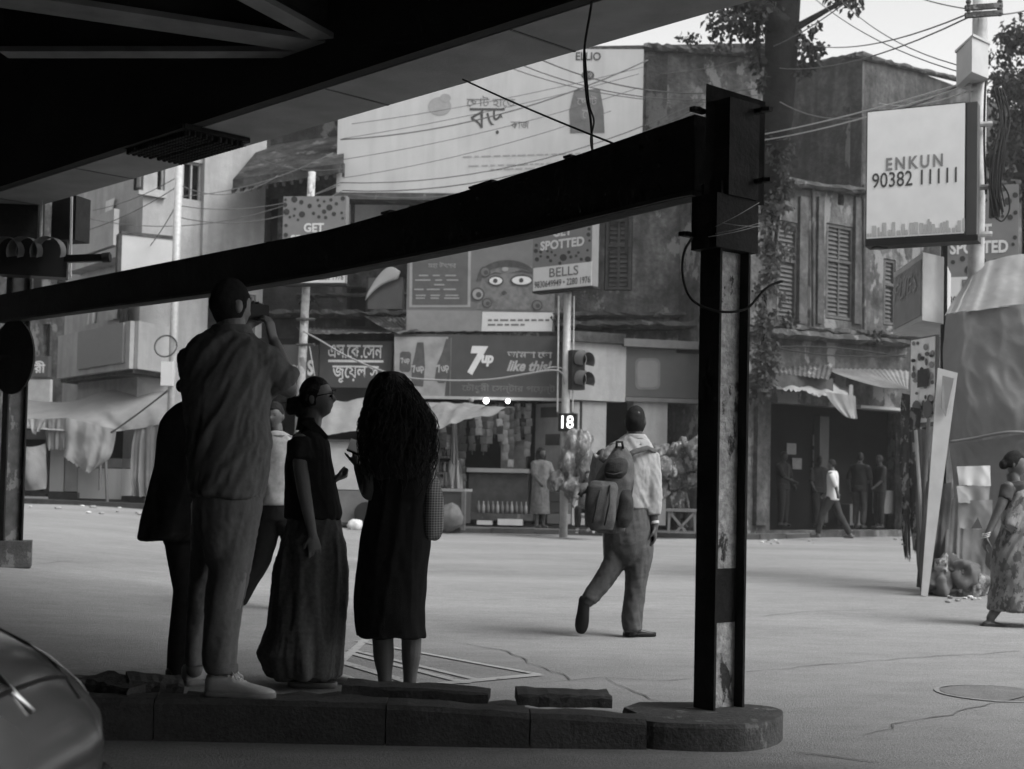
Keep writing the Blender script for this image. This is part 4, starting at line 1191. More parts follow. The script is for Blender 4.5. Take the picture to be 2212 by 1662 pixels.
# angled box sign and food poster
B1, B2 = Plane(1926, 17.9, 1989, 16.3), Plane(1989, 16.3, 2034, 16.6)
bs = thing('box_sign', 'angled grey box sign with faint lettering under the light box', 'sign', B1.at(1950, 715))
pa_, pb2, pc_ = B1.pt(0, 0), B1.pt(B1.L, 0), B2.pt(B2.L, 0)
zt0, zt1 = P(1926, 578, 16.2).z, P(1926, 712, 16.2).z
dd = Vector((.12, .3, 0))
m = MB(); m.prism([(pa_.x, pa_.y), (pb2.x, pb2.y), (pc_.x, pc_.y), (pc_.x + .5, pc_.y + 1.3), (pa_.x + .5, pa_.y + .2)], P(1989, 692, 16.3).z, P(1989, 545, 16.3).z)
m.obj('case', mat('box_sign_case', .36, .6, .12, 4, streak=.3, streak_v=.25), bs)
u0, u1, z0, z1 = B1.rect(1927, 560, 1988, 700)
za, zb = P(1989, 690, 16.3).z, P(1989, 548, 16.3).z
m = MB(); m.pbox(B1, .05, B1.L - .05, za + .05, zb - .06, 0, .01); m.obj('face', mat('box_sign_face', .20, .5, .1, 4), bs)
text_on(B1, 'FLIES', 1932, 602, 1982, 640, .016, M_p_l, bs, shear=.2)
text_on(B1, 'the', 1934, 592, 1948, 602, .016, M_p_l, bs, shear=.2)
m = MB(); m.bar(P(2040, 525, 16.7), P(2036, 1150, 16.7), .06, .06); m.obj('support_post', M_black, bs)
FP = Plane(1964, 16.9, 2024, 16.3)
fp_ = thing('food_poster', 'framed food poster hanging above the leaning white board', 'poster', FP.at(1993, 925))
u0, u1, z0, z1 = FP.rect(1966, 728, 2022, 922)
m = MB(); m.pbox(FP, u0, u1, z0, z1, -.04, 0); m.obj('frame', M_p_m, fp_)
m = MB(); m.pbox(FP, u0 + .02, u1 - .02, z0 + .05, z1 - .02, 0, .006); m.obj('sheet', mat('poster_paper', .75, .6, .1, 6), fp_)
rnd = random.Random(2)
for k in range(34):
    x, y = rnd.uniform(1972, 2016), rnd.uniform(738, 900)
    flat(FP, ell(x, y, rnd.uniform(2, 6), rnd.uniform(3, 9), 10), .008 + k * .0006, (M_p_d, M_p_m, M_p_l)[k % 3], fp_, 'food_picture', .0005)
flat(FP, [(1982, 838), (1982, 800), (2006, 796), (2006, 834)], .03, M_p_d, fp_, 'food_picture')
for x in (1980, 2004): flat(FP, ell(x, 885, 10, 20, 14), .03, M_p_m, fp_, 'food_picture')
# leaning white board
m = MB(); q = [P(2026, 795, 15.15), P(2069, 806, 15.05), P(2004, 1290, 14.75), P(1990, 1286, 14.78)]
m.extrude_poly(q, (0.01, .05, 0)); wbd = m.obj('leaning_board', mat('white_board', .50, .6, .1, 5, streak=.3, streak_v=.5), label='long white board leaning against the tarp stall', cat='board')
m = MB(); m.extrude_poly([P(2036, 812, 15.06), P(2060, 818, 15.0), P(2050, 880, 14.99), P(2042, 900, 14.98), P(2033, 880, 15.01)], (0, -.012, 0)); m.obj('worn_print', M_p_l, wbd)

# ------------------------------------------------------------------ sheets and cloth
def sheet(name, grid, mm, par=None, nu=28, nv=24, fold=.03, nf=7, noise_a=.03, label=None, cat=None, group=None, seed=0, dirv=(0, -1, 0), ragged=0.0, vert=True, crease=.022):
    """cloth spanned over a coarse grid of points (rows top to bottom), with folds running down"""
    rows, cols = len(grid), len(grid[0])
    nu, nv = int(nu * 1.6), int(nv * 1.6)
    def cr(p0, p1, p2, p3, t): return .5 * (2 * p1 + (p2 - p0) * t + (2 * p0 - 5 * p1 + 4 * p2 - p3) * t * t + (3 * p1 - p0 - 3 * p2 + p3) * t ** 3)
    def line(pts, t):
        n = len(pts) - 1
        if n == 1: return pts[0].lerp(pts[1], t)
        f = min(t * n, n - 1e-6); i = int(f); g = lambda k: pts[min(max(k, 0), n)]
        return cr(g(i - 1), g(i), g(i + 1), g(i + 2), f - i)
    vs_ = []; dv = Vector(dirv)
    rnd = random.Random(seed)
    ph = [rnd.uniform(0, 6) for _ in range(4)]
    for j in range(nv + 1):
        t = j / nv
        row = [line([grid[r][c] for r in range(rows)], t) for c in range(cols)]
        for i in range(nu + 1):
            s_ = i / nu
            q = line(row, s_)
            w = math.sin(s_ * nf * 2 * math.pi + ph[0] + .8 * math.sin(t * 3 + ph[1])) * .6 + math.sin(s_ * nf * 3.3 * math.pi + ph[2] + t * 2) * .4
            k = t if vert else 1
            q = q + dv * (fold * w * (.25 + .75 * k)) + dv * noise_a * noise.noise(q * 2.2 + Vector((seed, 0, 0)))
            cq = Vector((q.x * 1.0 + q.z * .25, q.y, q.z * .35)) * 3.2 + Vector((0, seed * 1.7, 0))
            q = q + dv * crease * ((.5 - abs(noise.noise(cq)) * 1.6) + .5 * (.5 - abs(noise.noise(cq * 2.3 + Vector((9, 0, q.z * .8)))) * 1.6))
            if ragged and j == nv: q = q + Vector((0, 0, rnd.uniform(-ragged, ragged)))
            vs_.append(q)
    m = MB(); W_ = nu + 1
    m.add(vs_, [(j * W_ + i, (j + 1) * W_ + i, (j + 1) * W_ + i + 1, j * W_ + i + 1) for j in range(nv) for i in range(nu)])
    return m.obj(name, mm, par, smooth=True, label=label, cat=cat, group=group)

# tarp stall, right
ts = thing('tarp_stall', 'street stall wrapped in grey tarpaulin at the right edge', 'stall', G(2130, 1290))
sheet('tarp_roof', [[P(2085, 608, 16.6), P(2130, 566, 16.4), P(2260, 545, 16.0), P(2400, 560, 15.8)], [P(2040, 682, 15.6), P(2100, 672, 15.3), P(2260, 655, 14.9), P(2400, 650, 14.8)]], M_tarp, ts, 60, 30, .035, 7, .10, seed=2, vert=False)
sheet('tarp_side', [[P(2040, 680, 15.62), P(2100, 670, 15.32), P(2240, 655, 14.95), P(2400, 650, 14.8)], [P(2036, 800, 15.6), P(2100, 800, 15.25), P(2240, 800, 14.95), P(2400, 800, 14.8)], [P(2042, 950, 15.65), P(2100, 955, 15.3), P(2240, 935, 15.0), P(2400, 935, 14.85)]], M_tarp_g, ts, 60, 40, .02, 4, .08, seed=4, crease=.045)
sheet('tarp_skirt', [[P(2052, 948, 15.7), P(2110, 950, 15.4), P(2240, 932, 15.1), P(2400, 930, 15)], [P(2060, 1100, 15.8), P(2110, 1100, 15.5), P(2240, 1100, 15.2), P(2400, 1100, 15.1)], [P(2050, 1290, 15.6), P(2110, 1295, 15.3), P(2240, 1300, 15.1), P(2400, 1300, 15.0)]], M_tarp_g, ts, 60, 40, .025, 5, .08, seed=6, crease=.05)
wire('rope', [P(2050, 955, 15.2), P(2100, 948, 15.1), P(2180, 934, 14.85), P(2260, 938, 14.8), P(2400, 940, 14.7)], .018, M_tarp_g, None, None, par=ts)
for i, (x0, x1, y0, y1, mm) in enumerate(((1990, 2016, 1040, 1280, M_tarp_d), (2008, 2050, 1050, 1285, M_tarp_d), (2036, 2076, 1080, 1280, M_tarp_g), (2066, 2130, 1090, 1292, M_tarp_g), (2090, 2150, 1200, 1298, M_tarp))):
    sheet('hanging_cloth', [[P(x0 + 14, y0, 15.5), P(x1 + 6, y0 - 8, 15.45)], [P(x0 + 2, (y0 + y1) / 2, 15.35), P(x1 + 2, (y0 + y1) / 2, 15.3)], [P(x0 - 4, y1, 15.25), P(x1, y1 + 6, 15.2)]], mm, ts, 26, 24, .022, 1.3 + .3 * (i % 3), .12, seed=20 + i, ragged=.02)
for i, (x0, y0, x1, y1) in enumerate(((2068, 1008, 2140, 1048), (2064, 1050, 2138, 1086), (2070, 1082, 2142, 1142))):
    sheet('paper_notice', [[P(x0, y0, 15.02 - .02 * i), P(x1, y0 - 2, 14.95 - .02 * i)], [P(x0 + 4, y1, 15.0 - .02 * i), P(x1 - 2, y1 + 3, 14.93 - .02 * i)]], M_p_l if i else M_white, ts, 16, 12, .012, 1.5, .05, seed=31 + i, ragged=.006)
# printed dark triangle on the lowest notice
m = MB(); m.extrude_poly([P(2098, 1142, 14.86), P(2112, 1118, 14.86), P(2122, 1142, 14.86)], (0, -.004, 0)); m.obj('notice_print', M_p_d, ts)
rnd = random.Random(91)
for k, (xa, ya, xb, yb) in enumerate(((2006, 905, 1984, 1268), (2018, 930, 2012, 1282), (2082, 1000, 2040, 1290), (1978, 930, 1996, 1262))):
    m = MB(); m.tube([P(xa, ya, 15.75), P((xa + xb) / 2 + 2, (ya + yb) / 2, 15.55), P(xb, yb, 15.3)], .022, 8)
    m.obj('bamboo_pole', (M_p_m, M_p_l)[k % 2], smooth=True, label=('bamboo pole left of the leaning white board', 'bamboo pole just behind the leaning white board', 'bamboo pole slanting across the tarp stall skirt', 'thin pole among the hanging patterned cloths')[k], cat='pole', group='poles leaning at the tarp stall')
# patterned garment racks at the stall's left end
cg = mat('camo_cloth', .07, .9, .3, 6, .5, 20, patch=True, patch_v=.28, patch_scale=9, patch_lo=.54)
for i, (x0, x1, y0, y1, Y, lb) in enumerate(((1944, 1966, 850, 1205, 17.2, 'patterned dark cloth hanging at the stall, leftmost'), (1962, 1988, 880, 1190, 16.6, 'dark patterned cloth hanging beside the food poster'), (1976, 2002, 925, 1270, 16.0, 'striped dark cloth hanging behind the leaning board'))):
    sheet('hanging_garment', [[P(x0 + 4, y0, Y), P(x1 + 2, y0 + 4, Y - .05)], [P(x0 + 2, (y0 + y1) / 2, Y), P(x1 + 4, (y0 + y1) / 2, Y - .1)], [P(x0 + 8, y1, Y), P(x1, y1 + 5, Y - .05)]], cg if i != 2 else M_tarp_d, None, 22, 40, .025, 1.2 + .3 * i, .12, label=lb, cat='cloth', group='cloth hanging on the stall end', seed=40 + i, ragged=.04)

# left tarp stall
ORDN_ = ['first', 'second', 'third', 'fourth', 'fifth', 'sixth', 'seventh', 'eighth', 'ninth', 'tenth', 'eleventh']
ls = thing('tarp_stall', 'street stall under pale tarps below the white building', 'stall', G(200, 1090))
Yf = 30.2
sheet('tarp_roof', [[P(40, 862, 32.5), P(150, 868, 32.4), P(260, 838, 32.0), P(376, 842, 31.5)], [P(46, 905, 30.6), P(150, 902, 30.4), P(262, 884, 30.2), P(380, 876, 30.0)], [P(50, 925, 29.9), P(205, 934, 29.7), P(300, 926, 29.5), P(384, 908, 29.4)]], M_tarp, ls, 50, 26, .03, 5, .08, seed=51, vert=False)
sheet('draped_tarp', [[P(60, 905, 29.9), P(100, 905, 29.8)], [P(70, 935, 29.85), P(86, 935, 29.8)]], M_tarp, ls, 16, 14, .05, 2, .05, seed=52, ragged=.06)
sheet('draped_tarp', [[P(96, 905, 29.9), P(146, 903, 29.8)], [P(100, 970, 29.9), P(142, 972, 29.8)]], M_tarp_g, ls, 20, 18, .05, 3, .05, seed=53, ragged=.04)
sheet('draped_tarp', [[P(144, 902, 29.8), P(205, 918, 29.6), P(252, 928, 29.6)], [P(140, 960, 29.7), P(195, 990, 29.5), P(240, 985, 29.6)], [P(136, 985, 29.7), P(188, 1020, 29.5), P(206, 1012, 29.6)]], M_tarp, ls, 34, 26, .06, 3, .08, seed=54, ragged=.03)
sheet('draped_tarp', [[P(292, 925, 29.6), P(330, 918, 29.5), P(384, 905, 29.5)], [P(284, 990, 29.5), P(330, 990, 29.4), P(380, 990, 29.4)], [P(288, 1072, 29.4), P(330, 1072, 29.3), P(372, 1072, 29.3)]], M_tarp_g, ls, 40, 34, .08, 5, .08, seed=55, ragged=.03)
sheet('draped_cloth', [[P(34, 960, 29.9), P(66, 966, 29.8), P(98, 958, 29.9)], [P(34, 1010, 29.8), P(66, 1022, 29.6), P(100, 1010, 29.8)], [P(32, 1056, 29.8), P(66, 1060, 29.7), P(100, 1056, 29.8)]], M_tarp_g, ls, 28, 26, .04, 1, .08, seed=56, vert=False)
SLp = Plane(20, 30.4, 300, 29.8)
for x0, y0, x1, y1, mm, nm in ((108, 948, 138, 1062, M_board, 'cabinet_panel'), (141, 960, 168, 1062, M_p_l, 'cabinet_panel'), (168, 1012, 262, 1078, M_board, 'counter_front'), (96, 935, 106, 1068, M_shutter, 'post'), (168, 990, 262, 1010, M_p_m, 'counter_shelf'),
                               (34, 930, 98, 948, M_p_m, 'goods_shelf'), (28, 1062, 98, 1072, M_shutter, 'plinth'), (104, 1064, 172, 1082, M_shutter, 'plinth'), (168, 1080, 262, 1088, M_shutter, 'plinth'), (262, 1072, 312, 1096, M_shutter, 'plinth')):
    m = MB(); m.pxbox(SLp, x0, y0, x1, y1, -.5 if nm != 'post' else -.1, 0); m.obj(nm, mm, ls)
m = MB(); m.pxbox(SLp, 30, 905, 300, 1075, -1.6, -1.5); m.obj('shade_back', M_dark, ls)
for xx in ((226, 935, 232, 1092), (218, 935, 216, 1060)):
    m = MB(); m.tube([P(xx[0], xx[1], 29.6), P(xx[2], xx[3], 29.6)], .035, 6); m.obj('bamboo_post', M_p_m, ls)
bulb_m = mat('lit_bulb', .9, .4, 0, emit=5)
m = MB(); m.ball(P(232, 935, 29.9), .06); m.obj('bulb', bulb_m, label='lit bulb hanging under the left tarp stall', cat='bulb', smooth=True)
rnd = random.Random(5)
for k in range(10):
    p = SLp.at(38 + k * 6.4, 928, -.25)
    m = MB(); m.ball(p + Vector((0, 0, .05)), (.07, .07, rnd.uniform(.05, .12)), 10, 6)
    m.obj('packet', (M_p_l, M_p_m, M_p_d)[k % 3], smooth=True, label='%s packet from the left on the left stall goods shelf' % ORDN_[k], cat='packet', group='packets on the left stall shelf')
# kerb step in front of left stalls
m = MB(); a, b = G(-30, 1086), G(330, 1102)
m.bar(a + Vector((0, .2, .04)), b + Vector((0, .2, .04)), .4, .16); m.obj('stall_kerb', M_kerb, label='low kerb step in front of the left stalls', cat='kerb')
rnd = random.Random(15)
for k in range(16):
    p = G(rnd.uniform(60, 340), 0 + rnd.uniform(1094, 1112))
    p2 = p + Vector((0, 0, .02)); s_ = rnd.uniform(.03, .09)
    m = MB(); m.ball(p2, (s_, s_ * .7, s_ * .4), 7, 5, Matrix.Rotation(rnd.uniform(0, 3), 3, 'Z')); m.obj('litter', M_p_l if k % 3 else M_white, label='scrap of litter on the road before the left stalls', cat='litter', group='litter before the left stalls')

# ------------------------------------------------------------------ snack shop under the soft drink sign
SC1 = Plane(890, 31.2, 1160, 30.9)
sn = thing('snack_counter', 'dark snack shop counter with pale top and front ledge', 'counter', G(1030, 1142))
m = MB(); m.pxbox(SC1, 1012, 1022, 1140, 1110, -.6, 0); m.obj('front_panel', M_shutter, sn)
m = MB(); m.pxbox(SC1, 1008, 1012, 1142, 1021, -.7, .08); m.obj('counter_top', M_p_l, sn)
m = MB(); m.pxbox(SC1, 1030, 1125, 1062, 1134, .1, .4); m.obj('white_block', M_white, sn)
m = MB(); m.pxbox(SC1, 1075, 1122, 1128, 1135, .1, .4); m.obj('white_block', M_white, sn)
m = MB(); m.pxbox(SC1, 1008, 1110, 1150, 1124, -.3, .3); m.obj('front_step', M_ledge, sn)
m = MB(); m.pxbox(SC1, 1082, 950, 1136, 1012, -.9, -.5); m.obj('cabinet', mat('pale_cabinet', .2, .8, .3, 5), sn)
ORDN_ = ['first', 'second', 'third', 'fourth', 'fifth', 'sixth', 'seventh', 'eighth', 'ninth', 'tenth', 'eleventh']
bp_ = [(.0, 0), (.035, .002), (.037, .10), (.036, .16), (.014, .22), (.013, .27), (.0, .275)]
for k in range(11):
    u, z = SC1.uz(1034 + k * 10.2, 1108, .15)
    p = SC1.pt(u, SC1.uz(1080, 1110, .3)[1], .18)
    m = MB(); m.lathe(p, [(r, z_) for r, z_ in bp_[1:-1]], 10)
    m.obj('bottle', (M_p_m, M_p_l, M_p_m)[k % 3], smooth=True, label='%s bottle from the left in the row before the snack counter' % ORDN_[k], cat='bottle', group='bottles before the snack counter')
# hanging strips of packets, each strip a thing
pk = None
ORDN = ['first', 'second', 'third', 'fourth', 'fifth', 'sixth', 'seventh', 'eighth', 'ninth', 'tenth', 'eleventh', 'twelfth', 'thirteenth']
pk = MB()
pg = [(-.075, -.085), (0, -.08), (.075, -.085), (-.07, 0), (0, 0), (.07, 0), (-.075, .085), (0, .08), (.075, .085)]
pk.add([(x, -.03 if i == 4 else (-.014 if i % 2 else -.002), z) for i, (x, z) in enumerate(pg)] + [(x, .03 if i == 4 else (.014 if i % 2 else .002), z) for i, (x, z) in enumerate(pg)],
       [(a, a + 1, a + 4, a + 3) for a in (0, 1, 3, 4)] + [(9 + a + 3, 9 + a + 4, 9 + a + 1, 9 + a) for a in (0, 1, 3, 4)])
pk_mats = [mat('packet_%s' % n_, v, .35, .25, 14, spec=.5) for n_, v in (('pale', .13), ('mid', .07), ('dark', .03), ('white', .20))]  # tones scaled down to hold the shade under the sign
pk_me = [mesh_of(pk, 'packet', m_, True) for m_ in pk_mats]
rnd = random.Random(77)
strips = [(892 + 11 * k, 905 + rnd.uniform(-8, 12), rnd.randint(4, 10)) for k in range(11)] + [(1022 + 12 * k, 885 + rnd.uniform(-6, 6), rnd.randint(4, 8)) for k in range(11)]
for i, (x, y, n_) in enumerate(strips):
    Y = 31.0 + rnd.uniform(-.15, .3)
    top = P(x, y, Y)
    side = 'left of' if i < 10 else 'above'
    o = thing('packet_strip', '%s strip from the left of the snack packets hanging %s the counter' % (ORDN[i if i < 10 else i - 10], side), 'snack packets', top - Vector((0, 0, .2 * n_)), 'strips of snack packets %s the counter' % side)
    m = MB(); m.tube([top + Vector((0, .02, .15)), top - Vector((0, -.02, .17 * n_))], .006, 4); m.obj('string', M_wire, o)
    mi = rnd.randint(0, 3)
    for k in range(n_):
        Mx = Matrix.Translation(top - Vector((rnd.uniform(-.02, .02), 0, .17 * k))) @ Matrix.Rotation(rnd.uniform(-.5, .5), 4, 'Z') @ Matrix.Rotation(rnd.uniform(-.2, .2), 4, 'Y')
        inst('packet', pk_me[mi if rnd.random() < .7 else rnd.randint(0, 3)], o, Mx)
# white hanging bags/cloth strips in the middle
for i, (x0, x1, y0, y1, mm, lb) in enumerate(((932, 944, 890, 985, M_tarp, 'slanting white strip hanging left of the snack counter'), (974, 990, 880, 1000, M_tarp, 'long pale banner strip hanging in the snack shop'), (966, 1000, 995, 1055, M_tarp, 'bunch of white plastic bags hanging by the counter'), (954, 976, 1020, 1048, M_tarp_g, 'grey plastic bag hanging left of the white bags'))):
    sheet('hanging_bag', [[P(x0 + (8 if i == 0 else 4), y0, 30.6), P(x1 + (6 if i == 0 else -4), y0, 30.55)], [P(x0, y1, 30.55), P(x1, y1 + 4, 30.5)]], mm, None, 16, 18, .05, 2, .06, label=lb, cat='plastic bag', group='pale strips and bags hanging in the snack shop', seed=60 + i, ragged=.05)
# shelves full of jars left of the counter
sh = thing('goods_rack', 'dark rack of small goods left of the snack counter', 'rack', P(930, 1140, 31.2))
for y in (985, 1020, 1050):
    m = MB(); m.pxbox(SC1, 880, y, 985, y + 4, -.4, 0); m.obj('shelf', M_ledge, sh)
for x in (884, 980):
    m = MB(); m.pxbox(SC1, x, 900, x + 4, 1135, -.05, .02); m.obj('upright', M_shutter, sh)
for j, y in enumerate((985, 1020, 1050)):
    for k in range(11):
        p = SC1.at(888 + k * 9, y, -.15)
        m = MB(); m.lathe(p + Vector((0, 0, .004)), [(.03, 0), (.036, .02), (.036, rnd.uniform(.1, .2)), (.02, .22)], 8)
        m.obj('jar', (M_p_l, M_p_m, M_p_d)[(k + j) % 3], smooth=True, label='%s jar from the left on the %s shelf of the goods rack' % (ORDN[k], ('top', 'middle', 'bottom')[j]), cat='jar', group='jars on the %s shelf' % ('top', 'middle', 'bottom')[j])
# awnings of the snack shop: overlapping pale strips
for i, (pts, lb) in enumerate((([P(700, 866, 31.0), P(800, 862, 30.9), P(1000, 872, 30.5), P(690, 945, 28.9), P(800, 930, 28.9), P(930, 935, 29.0)], 'wide pale awning behind the two women'),
                               ([P(925, 872, 30.6), P(985, 870, 30.3), P(1060, 880, 29.9), P(900, 925, 29.2), P(960, 912, 29.1), P(1030, 900, 29.1)], 'upper pale awning strip beside the dress woman\'s hair'),
                               ([P(940, 885, 30.2), P(1010, 880, 29.9), P(1112, 879, 29.5), P(930, 938, 28.6), P(985, 912, 28.7), P(1070, 896, 28.8)], 'long pointed pale awning strip over the snack shop'))):
    sheet('awning', [pts[:3], [a.lerp(b, .5) + Vector((0, 0, .06)) for a, b in zip(pts[:3], pts[3:])], pts[3:]], M_tarp, None, 34, 16, .02, 3, .05, label=lb, cat='awning', group='snack shop awnings', seed=70 + i, dirv=(0, 0, 1), vert=False)
for i, (x, y, r_) in enumerate(((1050, 866, .058), (1097, 867, .045))):
    m = MB(); m.ball(P(x, y, 30.35), (r_, r_, r_ * 1.1)); m.obj('bulb', bulb_m, smooth=True, label=('larger lit bulb under the soft drink sign', 'smaller lit bulb at the right under the soft drink sign')[i], cat='bulb')
m = MB(); m.ball(P(1018, 864, 30.4), .06); m.obj('bulb', M_p_l, smooth=True, label='unlit bulb left of the two lit shop bulbs', cat='bulb')
# vendor cart behind the women
vc = thing('vendor_cart', 'pale vendor cart with grey base behind the two women', 'cart', G(740, 1142))
VP = Plane(690, 28.6, 880, 28.4)
m = MB(); m.pxbox(VP, 690, 955, 795, 1058, -.7, 0); m.obj('glass_case', mat('pale_case', .36, .5, .15, 3), vc)
m = MB(); m.pxbox(VP, 690, 1060, 800, 1128, -.8, .05); m.obj('base', M_p_m, vc)
m = MB(); m.pxbox(VP, 686, 950, 800, 955, -.8, .08); m.obj('top', M_shutter, vc)
for x in (700, 790):
    m = MB(); m.tube([VP.at(x, 1110, .1), VP.at(x, 1110, .14)], .24, 16); m.obj('wheel', M_black, vc)
vb = thing('vendor_crate', 'grey crate beside the vendor cart at the dress woman\'s bag', 'crate', G(975, 1145))
VQ = Plane(935, 29.2, 1010, 29.0)
m = MB(); m.pxbox(VQ, 936, 1062, 1002, 1130, -.5, 0); m.obj('body', M_sign_d, vb)
m = MB(); m.pxbox(VQ, 934, 1056, 1004, 1062, -.52, .03); m.obj('lid', M_p_l, vb)
m = MB(); m.pxbox(VQ, 996, 1062, 1004, 1146, -.05, .03); m.obj('leg', M_p_m, vb)
def lump(name, c, r, mm, label, cat, amp=.25, fq=5, seed=0, grp=None, n=28):
    mb = MB(); mb.ball(c, r, n, int(n * .7))
    c = Vector(c)
    for i, v in enumerate(mb.v):
        d = (v - c)
        q_ = Vector((v.x, v.y, v.z * .4))
        k = 1 + amp * noise.noise(q_ * fq + Vector((seed * 3.1, 0, 0))) + amp * .5 * noise.noise(q_ * fq * 2.6) + .12 * noise.noise(q_ * fq * 6)
        mb.v[i] = c + d * k
    return mb.obj(name, mm, smooth=True, label=label, cat=cat, group=grp)
M_plas = mat('cloudy_plastic', .10, .45, .6, 16, 1, 22, spec=.3, patch=True, patch_v=.26, patch_scale=8, patch_lo=.54)
lump('sack', P(972, 1118, 28.7), (.28, .25, .28), M_p_m, 'round plastic sack on the ground beside the plaid bag', 'sack', seed=1)
lump('sack', P(768, 1135, 28.0), (.16, .14, .12), M_white, 'small white bundle on the road between the two women', 'bundle', seed=2)
for i, (x, y, rx, rz, lb) in enumerate(((1250, 962, .24, .38, 'bulging clear plastic bag, topmost of the hanging bundle'), (1230, 1000, .20, .42, 'plastic bag hanging at the left of the bundle'), (1262, 1008, .22, .44, 'plastic bag hanging at the right of the bundle'), (1244, 1052, .30, .26, 'lowest plastic bag of the bundle by the seated man'), (1205, 1040, .22, .2, 'pale plastic bag left of the hanging bundle'))):
    lump('plastic_bag', P(x, y, 27.6), (rx, .24, rz), M_plas, lb, 'plastic bag', .55, 5, 10 + i, 'plastic bags by the signal pole')
for i in range(3):
    m = MB(); m.pxbox(Plane(1180, 28.6, 1240, 28.4), 1182, 1062 + 24 * i, 1222, 1084 + 24 * i, -.35, 0)
    m.obj('crate', (M_p_d, M_sign_d, M_p_m)[i], label='dark crate behind the shop woman, %s of three' % ('top', 'middle', 'bottom')[i], cat='crate', group='crates by the signal pole')
rnd = random.Random(21)
M_sari_like = mat('printed_bundle', .06, .8, .3, 8, .6, 20, patch=True, patch_v=.18, patch_scale=11, patch_lo=.5)
for i in range(13):
    x, y = 1428 + 25 * (i % 4) + rnd.uniform(-5, 5), 975 + 30 * (i // 4) + rnd.uniform(-6, 6)
    lump('cloth_bundle', P(x, y, 28.6 + rnd.uniform(-.2, .3)), (rnd.uniform(.14, .24), .2, rnd.uniform(.14, .26)), (M_plas, cg, M_plas, M_sari_like)[i % 4], 'bundle in the goods heap, %s row, %s from the left' % (('top', 'second', 'third', 'lowest')[i // 4], ORDN[i % 4]), 'bundle', .6, 6, 30 + i, 'heap of bundled goods', 24)
bn_ = thing('bench', 'wooden trestle bench under the heap of goods', 'bench', G(1470, 1150))
BP = Plane(1438, 28.2, 1510, 28.1)
m = MB(); m.pxbox(BP, 1438, 1100, 1510, 1106, -.5, 0); m.obj('seat', M_p_m, bn_)
for a_, b_ in (((1446, 1106), (1444, 1152)), ((1500, 1106), (1502, 1152)), ((1448, 1108), (1482, 1150)), ((1460, 1150), (1500, 1108))):
    m = MB(); m.bar(BP.at(*a_, -.05), BP.at(*b_, -.05), .05, .05); m.obj('leg', M_p_m, bn_)
st = thing('stool', 'pale plastic stool under the seated man', 'stool', G(1262, 1156))
STp = Plane(1240, 27.2, 1290, 27.2)
m = MB(); m.pxbox(STp, 1242, 1114, 1288, 1120, -.35, 0); m.obj('seat', M_offwhite, st)
for x in (1244, 1280):
    for d_ in (-.04, -.3):
        m = MB(); m.bar(STp.at(x + 3, 1120, d_), STp.at(x + 2, 1152, d_), .06, .05); m.obj('leg', M_offwhite, st)
# tarp over the right shop
sheet('awning', [[P(1620, 815, 31.0), P(1700, 818, 31.2), P(1790, 826, 31.4), P(1845, 846, 31.5)], [P(1618, 850, 29.0), P(1700, 842, 29.0), P(1780, 856, 29.2), P(1840, 872, 29.4)]], M_tarp, None, 34, 14, .03, 4, .08, label='sagging pale tarp over the dark right shop', cat='awning', seed=81, vert=False, dirv=(0, 0, 1), ragged=.05)
sheet('tarp_flap', [[P(1780, 846, 29.1), P(1848, 856, 29.2)], [P(1805, 880, 29.1), P(1850, 882, 29.2)], [P(1826, 900, 29.1), P(1852, 905, 29.2)]], M_tarp, None, 16, 14, .03, 2, .05, label='torn white tarp flap drooping right of the dark shop', cat='tarp', seed=82, ragged=.03)
m = MB(); m.pxbox(SB, 1836, 1090, 1866, 1135, .3, .7); m.obj('carton', M_sign_d, label='dark carton on the floor of the right shop', cat='carton')
m = MB(); m.pxbox(SB, 1905, 1060, 1932, 1110, .3, .6); m.obj('carton', M_sign_g, label='pale carton at the right wall of the dark shop', cat='carton')
for i, (x, y, rx, rz, lb) in enumerate(((2026, 1262, .16, .13, 'dark sack at the foot of the leaning white board'), (2062, 1272, .20, .12, 'mottled sack on the ground before the tarp stall'), (2100, 1266, .17, .16, 'pale bundle under the paper notices of the tarp stall'), (2046, 1230, .14, .12, 'small bundle stacked above the mottled sack'), (2084, 1236, .15, .12, 'grey bundle stacked between sack and notices'))):
    lump('sack', P(x, y, 14.95), (rx, .16, rz), (M_tarp_d, cg, M_plas, cg, M_tarp_d)[i], lb, 'sack', .9, 7, 80 + i, 'sacks at the tarp stall')
# manhole ring on the road
mh = G(2150, 1499)
m = MB()
m.rings([[mh + Vector((r * math.cos(2 * math.pi * k / 36), r * math.sin(2 * math.pi * k / 36), z)) for k in range(36)] for r, z in ((.33, .002), (.33, .006), (.305, .006))], cap=False)
mo = m.obj('manhole_cover', mat('manhole_rim', .222, .8, .3, 8), label='round manhole cover at the right of the road', cat='manhole')
m = MB(); m.lathe(mh, [(.295, .002), (.295, .004), (.27, .005), (.01, .005)], 36); m.obj('lid', mat('manhole_concrete', .15, .9, .2, 8, .5, 60), mo)
rnd = random.Random(6)
for k in range(26):
    x = rnd.choice((rnd.uniform(1640, 1780), rnd.uniform(2040, 2130), rnd.uniform(1900, 1990)))
    y = {0: 1172}.get(0) if x < 1800 else (rnd.uniform(1288, 1300) if x > 2000 else rnd.uniform(1160, 1180))
    p = G(x, y + rnd.uniform(-4, 4)); s_ = rnd.uniform(.02, .06)
    m = MB(); m.ball(p + Vector((0, 0, s_ * .3)), (s_, s_ * .7, s_ * .4), 7, 5, Matrix.Rotation(rnd.uniform(0, 3), 3, 'Z')); m.obj('litter', (M_white, M_p_l, M_p_m)[k % 3], label='scrap of litter along the right kerb and stall', cat='litter', group='litter on the right')
